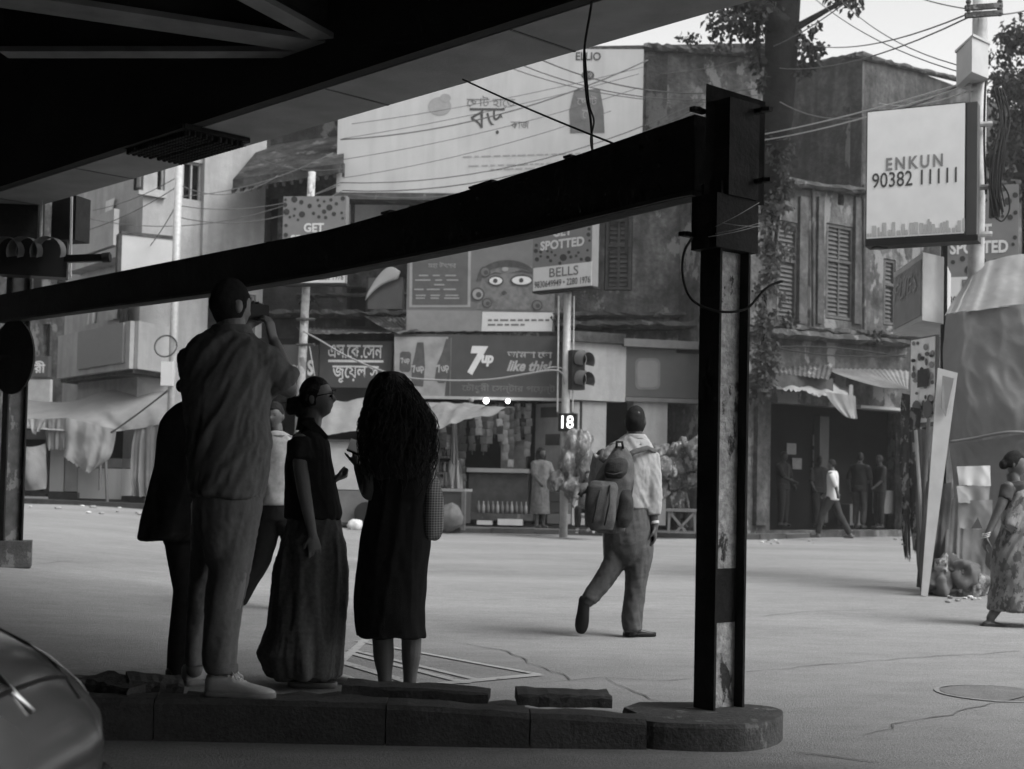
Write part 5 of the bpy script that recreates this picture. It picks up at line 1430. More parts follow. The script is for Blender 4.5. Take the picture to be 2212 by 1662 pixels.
# ------------------------------------------------------------------ people
TMP = bpy.data.scenes.new('tmp')
def remesh(mb, voxel, smooth=4):
    me = bpy.data.meshes.new('t'); me.from_pydata([tuple(v) for v in mb.v], [], mb.f)
    o = bpy.data.objects.new('t', me); TMP.collection.objects.link(o)
    md = o.modifiers.new('r', 'REMESH'); md.mode = 'VOXEL'; md.voxel_size = voxel; md.adaptivity = 0
    if smooth:
        ms = o.modifiers.new('s', 'SMOOTH'); ms.factor = .5; ms.iterations = smooth
    vl = TMP.view_layers[0]; vl.update()
    ev = o.evaluated_get(vl.depsgraph)
    out = bpy.data.meshes.new_from_object(ev)
    bpy.data.objects.remove(o); bpy.data.meshes.remove(me)
    return out
def folds(me, specs):
    """push cloth in and out along its normals; each spec: amplitude, frequency, direction the folds run along, stretch"""
    n = len(me.vertices)
    co = np.empty(n * 3); me.vertices.foreach_get('co', co); co = co.reshape(-1, 3)
    nr = np.empty(n * 3); me.vertices.foreach_get('normal', nr); nr = nr.reshape(-1, 3)
    disp = np.zeros(n)
    for (amp, fq, dv, stretch, ridged) in specs:
        d = np.array(dv, float); d /= np.linalg.norm(d)
        along = co @ d
        q = co - np.outer(along * (1 - 1 / stretch), d)
        q = q * fq
        vals = np.array([noise.noise(Vector(p)) for p in q])
        if ridged: vals = .5 - np.abs(vals) * 1.6
        disp += amp * vals
    co += nr * disp[:, None]
    me.vertices.foreach_set('co', co.ravel()); me.update()
def put(me, name, mm, parent, **kw):
    """world-space mesh -> object under parent (or top level)"""
    n = len(me.vertices); co = np.empty(n * 3); me.vertices.foreach_get('co', co); co = co.reshape(-1, 3)
    if parent is not None: org = ORG[parent.name]
    else:
        lo, hi = co.min(0), co.max(0); org = Vector(((lo[0] + hi[0]) / 2, (lo[1] + hi[1]) / 2, lo[2]))
    co -= np.array(org); me.vertices.foreach_set('co', co.ravel()); me.name = name
    return link(name, me, mm, parent, org, True, **kw)

def head(mb, c, fwd, h=.232, up=(0, 0, 1), nose=1.0, w=1.0):
    """a skull with brow, nose, lips, chin and ears; fwd is where the face looks"""
    c = Vector(c); f = Vector(fwd).normalized(); u = Vector(up); s = f.cross(u).normalized(); u = s.cross(f).normalized()
    k = h / .236
    hx, hy, hz = .075 * w, .096, .118
    nl, nn = 40, 48; rr = []
    for j in range(1, nl):
        t = math.pi * j / nl; ring = []
        for i in range(nn):
            a = 2 * math.pi * i / nn
            x, y, z = math.sin(t) * math.sin(a), math.sin(t) * math.cos(a), math.cos(t)
            px, py, pz = hx * x, hy * y, hz * z
            if z < -.05:
                q = min(1, (-.05 - z) / .95)
                px *= 1 - .30 * q ** 1.1
                py = py * (1 - .62 * q ** .8) - .0 if y < 0 else py * (1 - .10 * q)
                py += .012 * q
            if y > 0:
                fx = x / .9
                py += nose * .026 * math.exp(-(fx / .15) ** 2) * (max(0, min(1, (.15 - z) / .38)) if z > -.27 else max(0, 1 - (-.27 - z) / .09))
                py -= .011 * (math.exp(-((abs(fx) - .40) / .17) ** 2 - ((z - .04) / .11) ** 2))
                py += .006 * math.exp(-(fx / .5) ** 2 - ((z - .2) / .09) ** 2)
                py += .008 * math.exp(-(fx / .28) ** 2) * (math.exp(-((z + .44) / .055) ** 2) + math.exp(-((z + .56) / .055) ** 2))
                py += .010 * math.exp(-(fx / .3) ** 2 - ((z + .8) / .12) ** 2)
            ring.append(c + (s * px + f * py + u * pz) * k)
        rr.append(ring)
    mb.rings(rr)
    for sg in (-1, 1):
        M3 = Matrix((s, f, u)).transposed()
        mb.ball(c + (s * sg * hx * .99 + f * -.008 + u * -.012) * k, (.010 * k, .018 * k, .029 * k), 10, 8, M3)
def haircap(mb, c, fwd, h=.232, grow=1.07, front=.45, low=-.25, w=1.0, seed=0, rough=.004, up=(0, 0, 1)):
    c = Vector(c); f = Vector(fwd).normalized(); u = Vector(up); s = f.cross(u).normalized(); u = s.cross(f).normalized()
    k = h / .236; hx, hy, hz = .075 * grow * w, .096 * grow, .118 * grow; rr = []
    nl, nn = 34, 48
    for j in range(1, nl):
        t = math.pi * j / nl; ring = []
        for i in range(nn):
            a = 2 * math.pi * i / nn
            x, y, z = math.sin(t) * math.sin(a), math.sin(t) * math.cos(a), math.cos(t)
            lim = low if y < .1 else low + (front - low) * min(1, (y - .1) / .45)
            zz_ = max(z, lim)
            sc = 1.0 if z >= lim else .80
            q = Vector((hx * x * sc, hy * y * sc, hz * zz_ * (1 if z >= lim else .98)))
            if zz_ < -.05 and y < 0: q.y *= 1 - .45 * (-.05 - zz_)
            p = c + (s * q.x + f * q.y + u * q.z) * k
            p += (p - c).normalized() * rough * noise.noise(p * 60 + Vector((seed, 0, 0)))
            ring.append(p)
        rr.append(ring)
    mb.rings(rr)
def hand(mb, wrist, d, n, thumb=1, curl=.5, size=1.0, spread=.06, thumb_in=.3):
    wrist = Vector(wrist); d = Vector(d).normalized(); n = Vector(n); n = (n - d * n.dot(d)).normalized(); s = d.cross(n) * thumb
    k = size
    rr = []
    for t, w, th in ((-.02, .026, .02), (.0, .027, .019), (.03, .036, .017), (.065, .042, .015), (.088, .041, .012)):
        rr.append([wrist + (d * t + s * w * math.cos(a) * 1 + n * th * math.sin(a)) * k for a in [2 * math.pi * q / 12 for q in range(12)]])
    mb.rings(rr)
    for i, L in enumerate((.066, .076, .072, .056)):
        off = .031 - .0205 * i
        p = wrist + (d * (.084 - (.006 if i == 3 else 0)) + s * off) * k
        ang = 0; pts = [p - d * .015 * k, p]; r = [.0095 * k, .0095 * k]
        dirv = (d + s * (off / .031) * spread).normalized()
        for j, seg in enumerate((.45, .31, .24)):
            ang += curl * (.7, 1.0, .75)[j] * (1 + .08 * i)
            p = p + (dirv * math.cos(ang) + n * math.sin(ang)) * L * seg * k
            pts.append(p); r.append((.0088, .0080, .0066)[j] * k)
        mb.tube(pts, r, 8, ball=True)
    p = wrist + (d * .022 + s * .028) * k
    a = (d * .65 + s * .62 + n * thumb_in).normalized(); b = (d * .85 + s * .15 + n * (thumb_in + .3)).normalized()
    mb.tube([p - a * .01 * k, p + a * .036 * k, p + a * .036 * k + b * .03 * k, p + a * .036 * k + b * .052 * k], [.0135 * k, .0105 * k, .0095 * k, .007 * k], 8, ball=True)
def shoe(par, heel, dirv, L, mm, sole_m, name='shoe', h=.085, lace=None, tilt=None, w=.048, up=(0, 0, 1)):
    """a low shoe standing on `heel` and pointing along dirv"""
    heel = Vector(heel); d = Vector(dirv).normalized(); up = Vector(up); s = d.cross(up).normalized(); up = s.cross(d).normalized()
    def ring(t, ww, z0, z1, n=16):
        out = []
        for i in range(n):
            a = 2 * math.pi * i / n
            x = math.cos(a); z = math.sin(a)
            zz_ = (z0 + z1) / 2 + (z1 - z0) / 2 * (abs(z) ** .7) * (1 if z > 0 else -1)
            out.append(heel + d * t * L + s * ww * (abs(x) ** .7) * (1 if x > 0 else -1) * (.85 if z > .5 else 1) + up * zz_)
        return out
    m = MB()
    m.rings([ring(t, ww, .022, z1) for t, ww, z1 in ((-.02, w * .45, h * .8), (.0, w * .72, h * 1.0), (.1, w * .8, h * 1.08), (.25, w * .82, h * 1.0), (.36, w * .86, h * .98), (.5, w * .94, h * .78), (.65, w * 1.0, h * .64), (.8, w * .98, h * .54), (.92, w * .8, h * .46), (.99, w * .5, h * .38), (1.01, w * .25, h * .33))])
    o = m.obj(name, mm, par, smooth=True)
    m = MB()
    m.rings([[heel + d * t * L + s * ww * x + up * z for x, z in ((1, .003), (1.03, .02), (1.0, .030), (-1.0, .030), (-1.03, .02), (-1, .003))] for t, ww in ((-.035, w * .4), (-.02, w * .66), (.05, w * .82), (.25, w * .84), (.45, w * .9), (.65, w * 1.03), (.82, w * 1.0), (.94, w * .8), (1.0, w * .55), (1.025, w * .25))])
    m.obj('sole', sole_m, o, smooth=True)
    if lace is not None:
        for i in range(5):
            t = .34 + .055 * i; z = h * (1.02 - .085 * i)
            m = MB(); m.tube([heel + d * (t - .02) * L + s * .026 + up * (z - .006), heel + d * t * L + up * (z + .008), heel + d * (t + .02) * L - s * .026 + up * (z - .006)], .0035, 6); m.obj('lace', lace, o, smooth=True)
        for sg in (-1, 1):
            b0 = heel + d * .36 * L + up * (h + .006)
            m = MB(); m.tube([b0, b0 + s * sg * .03 + up * .012 + d * .01, b0 + s * sg * .045 - up * .02 + d * .035, b0 + s * sg * .02 + d * .02 - up * .0], .003, 6); m.obj('lace', lace, o, smooth=True)
    return o

class Fig:
    def __init__(s, Y): s.Y = Y; s.k = F / Y
    def p(s, x, y, dy=0.0): return P(x, y, s.Y + dy)
    def scan(s, mb, rows, n=36, fold=None, dy=0.0):
        rr = []
        for r in rows:
            y, xl, xr, dep = r[:4]; dd = (r[4] if len(r) > 4 else 0) + dy
            a = s.p(xl, y, dd); b = s.p(xr, y, dd); c = (a + b) / 2; hw = (b - a).length / 2
            ring = []
            for i in range(n):
                t = 2 * math.pi * i / n
                k = 1.0
                if fold: k += fold[0] * math.sin(fold[1] * t + fold[2]) * min(1, len(rr) / max(1, len(rows) - 1)) + fold[0] * .5 * math.sin(fold[1] * 1.7 * t + 1) * min(1, len(rr) / max(1, len(rows) - 1))
                ring.append(c + Vector((hw * math.cos(t) * (1 if abs(math.cos(t)) > .9 else k), dep / 2 * math.sin(t) * k, 0)))
            rr.append(ring)
        mb.rings(rr); return mb
    def limb(s, mb, pts, n=14, ball=True):
        """pts: (x, y, dy, radius m)"""
        q = [s.p(a, b, c) for a, b, c, _ in pts]
        # densify
        out = []; rad = []
        for i in range(len(q) - 1):
            for k in range(4):
                t = k / 4; out.append(q[i].lerp(q[i + 1], t)); rad.append(pts[i][3] * (1 - t) + pts[i + 1][3] * t)
        out.append(q[-1]); rad.append(pts[-1][3])
        mb.tube(out, rad, n, ball=ball); return mb

M_skin_p = mat('pale_skin', .15, .55, .08, 12, .15, 90, spec=.4)
M_skin_d = mat('brown_skin', .07, .5, .12, 12, .15, 90, spec=.4)
M_hair = mat('dark_hair', .012, .6, .3, 60, .6, 120, spec=.12)
M_hair_s = mat('cropped_hair', .02, .8, .3, 120, .5, 200, spec=.04)
M_linen = mat('linen_shirt_cloth', .12, .9, .12, 60, .35, 380, spec=.03)
M_twill = mat('trouser_twill', .13, .9, .14, 40, .3, 300, spec=.03)
M_darkcloth = mat('dark_cotton', .022, .9, .2, 30, .3, 250, spec=.03)
M_blackcloth = mat('black_dress_cloth', .012, .9, .2, 30, .3, 250, spec=.03)
M_skirt = mat('dark_linen_skirt', .10, .9, .22, 50, .4, 300, spec=.03)
M_lace = mat('shoe_lace', .55, .8, 0)
M_shoe_w = mat('white_canvas', .40, .75, .08, 20, .2, 120)
M_sole_w = mat('shoe_sole', .22, .7, .1, 20)
M_leather = mat('dark_leather', .03, .4, .2, 20, .2, 60, spec=.5)

def person(mb, voxel, mm, label, smooth=3):
    me = remesh(mb, voxel, smooth)
    return put(me, 'person', mm, None, label=label, cat='person')
def cloth(mb, name, par, mm, voxel, specs=(), smooth=4):
    me = remesh(mb, voxel, smooth)
    if specs: folds(me, specs)
    return put(me, name, mm, par)

# ---- the photographer
A = Fig(6.05)
b = MB()
hd = A.p(497, 660, .04)
ff = Vector((.66, .75, -.02))
head(b, hd, ff, .240)
A.limb(b, [(500, 690, .03, .058), (502, 742, .03, .064)], 14, False)
A.scan(b, [(738, 440, 560, .17), (780, 412, 566, .2), (900, 418, 560, .2), (1000, 425, 562, .22), (1090, 428, 560, .22)])
A.limb(b, [(556, 768, .02, .055), (600, 815, .07, .05), (622, 842, .10, .044), (612, 800, .13, .045), (592, 740, .15, .028)], 12)
A.limb(b, [(418, 778, .05, .055), (440, 850, .28, .045), (500, 760, .38, .034), (530, 705, .33, .028)], 12)
for leg in ([(520, 1090, 0, .085), (500, 1270, -.01, .06), (478, 1400, 0, .045), (480, 1470, 0, .042)], [(455, 1090, .1, .085), (440, 1270, .28, .06), (424, 1400, .36, .045), (420, 1445, .38, .042)]):
    A.limb(b, leg, 12)
hand(b, A.p(590, 738, .15), (-.22, .05, 1), (-.8, .25, -.1), thumb=-1, curl=.62, size=1.02)
hand(b, A.p(532, 708, .33), (.3, .0, 1), (.3, -.8, 0), thumb=1, curl=.6)
man = person(b, .0062, M_skin_p, 'man in short sleeved shirt seen from behind, taking a photograph')
h = MB(); haircap(h, hd, ff, .240, 1.025, .25, -.72, seed=1, rough=.006); put(remesh(h, .007, 2), 'hair', M_hair_s, man)
c = MB()
A.scan(c, [(704, 462, 537, .125, .03), (712, 455, 543, .14, .03), (720, 446, 552, .16, .02), (730, 425, 560, .19, .01), (745, 406, 574, .22), (770, 395, 582, .25), (800, 391, 584, .27), (850, 395, 582, .285), (900, 400, 582, .295), (950, 403, 584, .31), (990, 407, 582, .325), (1020, 410, 577, .335), (1045, 411, 572, .34), (1068, 412, 566, .345), (1074, 413, 565, .345)], 48)
A.limb(c, [(545, 768, 0, .082), (578, 790, .03, .08), (604, 822, .07, .076)], 16, False)
sleeve_end = [(598, 815, .06, .084), (612, 832, .08, .084)]
A.limb(c, sleeve_end, 18, False)
A.limb(c, [(420, 775, .04, .08), (436, 835, .22, .072)], 14, False)
shirt = cloth(c, 'shirt', man, M_linen, .009, [(.014, 9, (-.75, -.1, -1), 7, True), (.009, 18, (-.6, 0, -1), 5, True), (.005, 36, (-.3, 0, -1), 4, True)], 5)
c = MB(); A.scan(c, [(703, 458, 541, .145, .02), (714, 455, 545, .16, .02), (722, 452, 548, .17, .015)], 40); cloth(c, 'collar', shirt, M_linen, .007, [(.004, 20, (0, 0, 1), 2, False)], 2)
c = MB(); A.limb(c, [(597, 818, .06, .088), (606, 830, .075, .089)], 20, False); cloth(c, 'rolled_cuff', shirt, M_linen, .007, [(.006, 22, (0, 0, 1), 2, True)], 2)
c = MB()
A.scan(c, [(990, 424, 566, .27), (1050, 420, 570, .28), (1100, 422, 567, .28), (1140, 426, 556, .27), (1190, 440, 530, .22), (1230, 455, 505, .14)], 40)
A.scan(c, [(1100, 472, 567, .23), (1178, 462, 549, .22), (1250, 452, 534, .2), (1306, 444, 520, .185), (1370, 440, 516, .175), (1434, 440, 513, .165), (1452, 449, 512, .16)], 36)
A.scan(c, [(1100, 420, 510, .24, .08), (1180, 416, 485, .22, .2), (1274, 410, 460, .19, .28), (1350, 406, 446, .17, .34), (1402, 403, 440, .16, .36), (1436, 405, 440, .16, .37)], 36)
tr = cloth(c, 'trousers', man, M_twill, .009, [(.012, 10, (-.35, 0, -1), 7, True), (.006, 22, (-.1, 0, -1), 8, True), (.003, 46, (.5, 0, -1), 4, True)], 5)
c = MB(); A.scan(c, [(1434, 444, 514, .176), (1453, 447, 514, .172)], 40); cloth(c, 'trouser_cuff', tr, M_twill, .006, [(.004, 24, (0, 0, 1), 2, False)], 1)
hl = A.p(447, 1507, -.02); shoe(man, hl, (1, -.06, 0), .292, M_shoe_w, M_sole_w, h=.10, lace=M_lace, w=.05)
hl = A.p(398, 1483, .40); shoe(man, Vector((hl.x, hl.y, hl.z)), (.8, .6, 0), .285, M_shoe_w, M_sole_w, h=.10, lace=M_lace, w=.05)
cm = thing('camera', 'small dark camera held to the photographer\'s eye', 'camera', A.p(553, 695, .2))
m = MB(); m.box(A.p(551, 676, .2), (.05, .12, .075), -.7); m.obj('body', M_black, cm)
m = MB(); m.tube([A.p(556, 678, .22), A.p(566, 678, .30)], .026, 14); m.obj('lens', M_glass, cm)

# ---- companion in a loose dark jacket behind him
B = Fig(7.65)
b = MB()
hb = B.p(436, 818, .05); head(b, hb, (.7, .7, 0), .225)
B.limb(b, [(438, 850, .03, .052), (436, 895, .02, .058)], 12, False)
B.scan(b, [(885, 385, 480, .17), (930, 365, 490, .19), (1050, 370, 480, .19), (1150, 365, 475, .2)])
B.limb(b, [(372, 905, .0, .05), (352, 1000, .02, .042), (356, 1075, .06, .034)], 10)
for leg in ([(395, 1140, 0, .085), (400, 1290, 0, .055), (392, 1440, 0, .042)], [(445, 1140, .1, .085), (440, 1290, .1, .055), (430, 1440, .1, .042)]): B.limb(b, leg, 10)
comp = person(b, .009, M_skin_p, 'person in loose dark jacket half hidden behind the photographer')
h = MB(); haircap(h, hb, (.7, .7, 0), .225, 1.08, .4, -.45, seed=4); h.ball(B.p(393, 834, 0), (.035, .035, .04)); h.ball(B.p(404, 826, 0), .04); put(remesh(h, .008, 2), 'hair', M_hair, comp)
c = MB(); B.scan(c, [(868, 398, 470, .13), (880, 378, 485, .17), (895, 358, 500, .22), (915, 347, 505, .25), (950, 341, 500, .28), (1010, 334, 490, .30), (1060, 320, 485, .32), (1110, 307, 475, .34), (1150, 302, 450, .35), (1163, 300, 420, .35), (1166, 301, 418, .35)], 44, (.03, 7, 1))
cloth(c, 'jacket', comp, M_darkcloth, .011, [(.016, 5, (-.25, 0, -1), 7, True), (.006, 16, (0, 0, 1), 3, False)], 4)
c = MB(); B.scan(c, [(1130, 352, 478, .26), (1172, 354, 476, .25)], 30)
B.scan(c, [(1150, 354, 430, .22), (1210, 364, 430, .2), (1275, 376, 430, .18), (1330, 371, 428, .17), (1400, 364, 422, .16), (1466, 361, 406, .16)], 30)
B.scan(c, [(1150, 410, 478, .22, .08), (1275, 412, 465, .18, .08), (1466, 410, 450, .16, .08)], 30)
cloth(c, 'trousers', comp, M_darkcloth, .011, [(.01, 7, (-.2, 0, -1), 6, True)], 4)
for x, dy in ((372, 0), (420, .1)):
    g = B.p(x, 1470, dy); shoe(comp, Vector((g.x, g.y - .06, gz(g.x, g.y))), (.5, .85, 0), .26, M_leather, M_black, h=.08)

# ---- woman in dark blouse and wide skirt, profile to the right
Cw = Fig(7.6)
b = MB()
hc = Cw.p(683, 860, 0); fc = Vector((1, -.10, .16)); uc = Vector((-.16, 0, 1))
head(b, hc, fc, .226, uc, 1.05)
Cw.limb(b, [(678, 885, 0, .052), (668, 945, 0, .058)], 14, False)
Cw.scan(b, [(935, 638, 695, .24), (980, 632, 702, .28), (1050, 634, 706, .24), (1110, 640, 708, .22)])
# near arm hanging, far arm bent
Cw.limb(b, [(648, 955, -.15, .047), (650, 1010, -.17, .042), (657, 1062, -.18, .038), (664, 1100, -.19, .034), (676, 1158, -.2, .024)], 12)
hand(b, Cw.p(676, 1157, -.2), (.14, -.02, -1), (-.3, .9, 0), thumb=-1, curl=.28, size=.92)
Cw.limb(b, [(668, 955, .15, .045), (672, 1040, .17, .038), (690, 1062, .12, .034), (722, 1034, .02, .025)], 12)
hand(b, Cw.p(720, 1036, .02), (1, .1, .35), (-.3, .2, 1), thumb=1, curl=1.35, size=.9)
for leg in ([(666, 1160, -.08, .075), (660, 1290, -.08, .055), (640, 1455, -.06, .038)], [(690, 1160, .08, .075), (690, 1290, .08, .055), (676, 1455, .1, .038)]): Cw.limb(b, leg, 10)
wom = person(b, .0060, M_skin_p, 'woman in glasses, dark blouse and wide skirt looking right')
h = MB(); haircap(h, hc, fc, .226, 1.06, .52, -.38, seed=7, up=uc); h.ball(Cw.p(634, 872, 0), (.042, .04, .045)); h.ball(Cw.p(628, 884, 0), (.03, .03, .035)); h.ball(Cw.p(648, 884, 0), (.035, .05, .05))
hm = remesh(h, .006, 2); folds(hm, [(.004, 30, (1, 0, .3), 6, True)]); put(hm, 'hair', M_hair, wom)
gl_ = MB()
for dy in (-.034, .028):
    cc_ = Cw.p(718, 855, dy)
    gl_.tube([cc_ + Vector((.006 * math.sin(t) * 0, .024 * math.cos(t), .019 * math.sin(t))) for t in [2 * math.pi * k / 18 for k in range(19)]], .003, 6)
gl_.tube([Cw.p(718, 853, -.010), Cw.p(721, 853, -.003), Cw.p(718, 853, .006)], .003, 6)
gl_.tube([Cw.p(718, 850, -.058), Cw.p(700, 852, -.075), Cw.p(684, 856, -.078)], .003, 6)
gl_.tube([Cw.p(718, 850, .052), Cw.p(700, 852, .075), Cw.p(684, 856, .078)], .003, 6)
gl_.obj('glasses', M_black, wom, smooth=True)
m = MB(); m.tube([Cw.p(717, 845, -.05), Cw.p(723, 843, -.03), Cw.p(724, 845, -.012)], .0035, 6); m.obj('eyebrow', M_hair, wom, smooth=True)
m = MB(); m.ball(Cw.p(716, 856, -.036), (.010, .012, .007), 10, 8); m.obj('eye', M_black, wom, smooth=True)
c = MB()
Cw.scan(c, [(925, 652, 692, .16), (938, 640, 700, .26), (955, 628, 708, .34), (980, 621, 713, .38), (1010, 619, 718, .36), (1045, 618, 724, .34), (1080, 617, 731, .36), (1108, 616, 737, .37), (1120, 617, 735, .37)], 48)
Cw.limb(c, [(648, 952, -.14, .066), (647, 996, -.18, .066)], 16, False)
Cw.limb(c, [(668, 952, .14, .066), (672, 1000, .17, .064)], 16, False)
bl_ = cloth(c, 'blouse', wom, M_darkcloth, .008, [(.014, 15, (.25, 0, -1), 6, True), (.006, 26, (0, 0, 1), 3, False)], 4)
c = MB()
for sg in (-1, 1):
    q = [Cw.p(672, 908, .07 * sg), Cw.p(690, 922, .075 * sg), Cw.p(711, 946, .035 * sg), Cw.p(697, 958, .05 * sg), Cw.p(672, 932, .11 * sg), Cw.p(650, 915, .09 * sg)]
    c.extrude_poly(q, (0, .012 * sg, .004))
c.rings([[Cw.p(666, y, 0) + Vector((.058 * math.cos(t) * s_, .07 * math.sin(t) * s_, 0)) for t in [2 * math.pi * k / 20 for k in range(20)]] for y, s_ in ((903, 1.0), (918, 1.08), (930, 1.2))])
c.obj('collar', M_darkcloth, bl_)
c = MB()
Cw.scan(c, [(1104, 630, 722, .28), (1115, 627, 728, .30), (1135, 623, 732, .33), (1180, 611, 742, .38), (1230, 597, 747, .42), (1300, 590, 746, .46), (1350, 584, 742, .5), (1385, 573, 739, .53), (1408, 562, 737, .55), (1418, 566, 737, .55), (1442, 576, 735, .54), (1455, 582, 733, .53), (1458, 584, 733, .53)], 64, (.035, 9, .6))
cloth(c, 'skirt', wom, M_skirt, .0095, [(.030, 11, (.05, 0, -1), 12, True), (.008, 24, (0, 0, 1), 6, True), (.003, 50, (1, 0, 0), 2, True)], 1)
for x, dy, m1 in ((626, -.06, M_leather), (668, .1, M_shoe_w)):
    g = Cw.p(x, 1476, dy); shoe(wom, Vector((g.x, g.y, gz(g.x, g.y) + .002)), (1, -.05, 0), .25, m1, M_sole_w, h=.085, lace=M_lace, w=.044)

# ---- woman in black dress with long hair, seen from behind
D = Fig(7.45)
b = MB()
hd2 = D.p(845, 856, .02); fd2 = Vector((-.75, .62, -.12)); head(b, hd2, fd2, .226)
D.limb(b, [(848, 890, 0, .05), (855, 945, 0, .056)], 12, False)
D.scan(b, [(940, 815, 905, .17), (975, 800, 925, .2), (1060, 806, 918, .2), (1150, 800, 920, .23), (1250, 800, 915, .22)])
D.limb(b, [(806, 972, -.03, .048), (800, 1030, -.04, .043), (797, 1070, -.05, .038), (788, 1050, .02, .036), (773, 1008, .08, .025)], 12)
hand(b, D.p(773, 1009, .08), (-.12, .12, 1), (-.7, .5, .1), thumb=1, curl=.75, size=.9)
D.limb(b, [(918, 972, .02, .048), (926, 1050, .05, .04), (905, 1090, .2, .032)], 12)
for leg in ([(832, 1240, 0, .085), (830, 1340, 0, .062), (827, 1379, 0, .058), (829, 1420, 0, .056), (831, 1455, 0, .04), (832, 1482, 0, .036)], [(888, 1240, 0, .085), (889, 1340, 0, .062), (889, 1379, 0, .055), (888, 1420, 0, .052), (886, 1455, 0, .038), (885, 1482, 0, .035)]): D.limb(b, leg, 14)
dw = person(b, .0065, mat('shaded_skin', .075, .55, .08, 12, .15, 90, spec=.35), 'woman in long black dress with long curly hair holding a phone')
c = MB()
D.scan(c, [(948, 822, 898, .16), (965, 806, 918, .21), (990, 796, 928, .25), (1040, 797, 932, .27), (1083, 798, 928, .27), (1113, 791, 928, .29), (1178, 778, 929, .32), (1242, 770, 922, .34), (1312, 766, 916, .35), (1350, 767, 917, .35), (1374, 770, 921, .35)], 48, (.02, 6, 2))
dress = cloth(c, 'dress', dw, M_blackcloth, .009, [(.014, 10, (0, 0, -1), 8, True), (.005, 24, (0, 0, 1), 3, False)], 1)
# hair: a full mass plus loose curls
h = MB()
D.scan(h, [(806, 828, 858, .10, .02), (812, 815, 874, .15, .02), (826, 802, 888, .2, .02), (848, 792, 900, .24, .01), (876, 787, 915, .27, -.01), (903, 785, 926, .28, -.03), (931, 785, 930, .28, -.05), (959, 786, 931, .26, -.06), (986, 790, 928, .23, -.07), (1014, 800, 922, .18, -.08), (1035, 815, 912, .12, -.08)], 44)
hmesh = remesh(h, .010, 3); folds(hmesh, [(.016, 9, (.1, 0, -1), 4, True), (.009, 22, (0, 0, -1), 3, True)])
hair = put(hmesh, 'hair', M_hair, dw)
rnd = random.Random(12); st_ = MB()
for k in range(240):
    a = rnd.uniform(-.5, math.pi + .5)              # around the camera-facing half and both sides
    x = 856 + 62 * math.cos(a); y0 = rnd.uniform(812, 900)
    wdt = 40 + 32 * min(1, (y0 - 806) / 90)
    pts = []
    fly_ = 1 + max(0, rnd.gauss(.0, .06))
    ph, am, fq = rnd.uniform(0, 6), rnd.uniform(2.5, 6.5), rnd.uniform(.08, .17)
    L_ = rnd.uniform(90, 190)
    for j in range(25):
        t = j / 24; y = y0 + L_ * t
        hwid = 76 * min(1, max(0.02, (y - 800) / 112)) ** .55 - (12 * max(0, (y - 985) / 60))
        out_ = fly_ + .04 * t + rnd.uniform(-.01, .02)
        px_ = 846 + 12 * min(1, (y - 800) / 110) + (hwid * out_ + 1.5) * math.cos(a) + am * math.sin(y * fq + ph)
        dy_ = -.03 - .05 * t - (.135 + .01 * math.sin(ph)) * math.sin(a) * min(1, .5 + (y - 806) / 120)
        pts.append(D.p(px_, y, dy_ + am * .001 * math.cos(y * fq + ph)))
    st_.tube(pts, [.0022] * 23 + [.0015, .0008], 4)
st_.obj('loose_strands', M_hair, hair, smooth=True, kind='stuff')
ph = thing('phone', 'dark phone held up by the woman in the black dress', 'phone', D.p(766, 978, .08))
M3 = Matrix.Rotation(.55, 3, 'Y') @ Matrix.Rotation(-.9, 3, 'X')
m = MB(); m.box(D.p(767, 966, .08), (.072, .145, .009), M=Matrix.Rotation(.15, 3, 'Z') @ Matrix.Rotation(.35, 3, 'Y') @ Matrix.Rotation(.5, 3, 'X')); m.obj('body', M_black, ph)
m = MB(); m.box(D.p(767, 966, .08) + Vector((0, 0, .0065)), (.066, .135, .002), M=Matrix.Rotation(.15, 3, 'Z') @ Matrix.Rotation(.35, 3, 'Y') @ Matrix.Rotation(.5, 3, 'X')); m.obj('screen', mat('phone_screen', .12, .2, 0, spec=.5), ph)
# plaid bag at her right side
bgm = bpy.data.materials.new('plaid_cloth'); bgm.use_nodes = True
n_ = bgm.node_tree.nodes; l_ = bgm.node_tree.links
geo = n_.new('ShaderNodeNewGeometry'); sep = n_.new('ShaderNodeSeparateXYZ'); l_.new(geo.outputs['Position'], sep.inputs[0])
def stripe(sock, fq, th_):
    a1 = n_.new('ShaderNodeMath'); a1.operation = 'MULTIPLY'; a1.inputs[1].default_value = fq; l_.new(sock, a1.inputs[0])
    a2 = n_.new('ShaderNodeMath'); a2.operation = 'FRACT'; l_.new(a1.outputs[0], a2.inputs[0])
    a3 = n_.new('ShaderNodeMath'); a3.operation = 'GREATER_THAN'; a3.inputs[1].default_value = th_; l_.new(a2.outputs[0], a3.inputs[0]); return a3.outputs[0]
mx = n_.new('ShaderNodeMath'); mx.operation = 'ADD'; l_.new(stripe(sep.outputs[0], 75, .7), mx.inputs[0]); l_.new(stripe(sep.outputs[2], 75, .7), mx.inputs[1])
mr = n_.new('ShaderNodeMapRange'); mr.inputs[2].default_value = 2; mr.inputs[3].default_value = .03; mr.inputs[4].default_value = .16; l_.new(mx.outputs[0], mr.inputs[0]); l_.new(mr.outputs[0], n_['Principled BSDF'].inputs['Base Color']); n_['Principled BSDF'].inputs['Roughness'].default_value = .9
bg_ = MB(); D.scan(bg_, [(1015, 912, 936, .08), (1035, 905, 948, .2), (1070, 903, 955, .28), (1110, 903, 957, .30), (1145, 905, 955, .29), (1160, 908, 950, .26), (1168, 914, 940, .2)], 36, dy=.06)
bgo = thing('shoulder_bag', 'plaid shoulder bag at the side of the black dress', 'bag', D.p(930, 1168, .06))
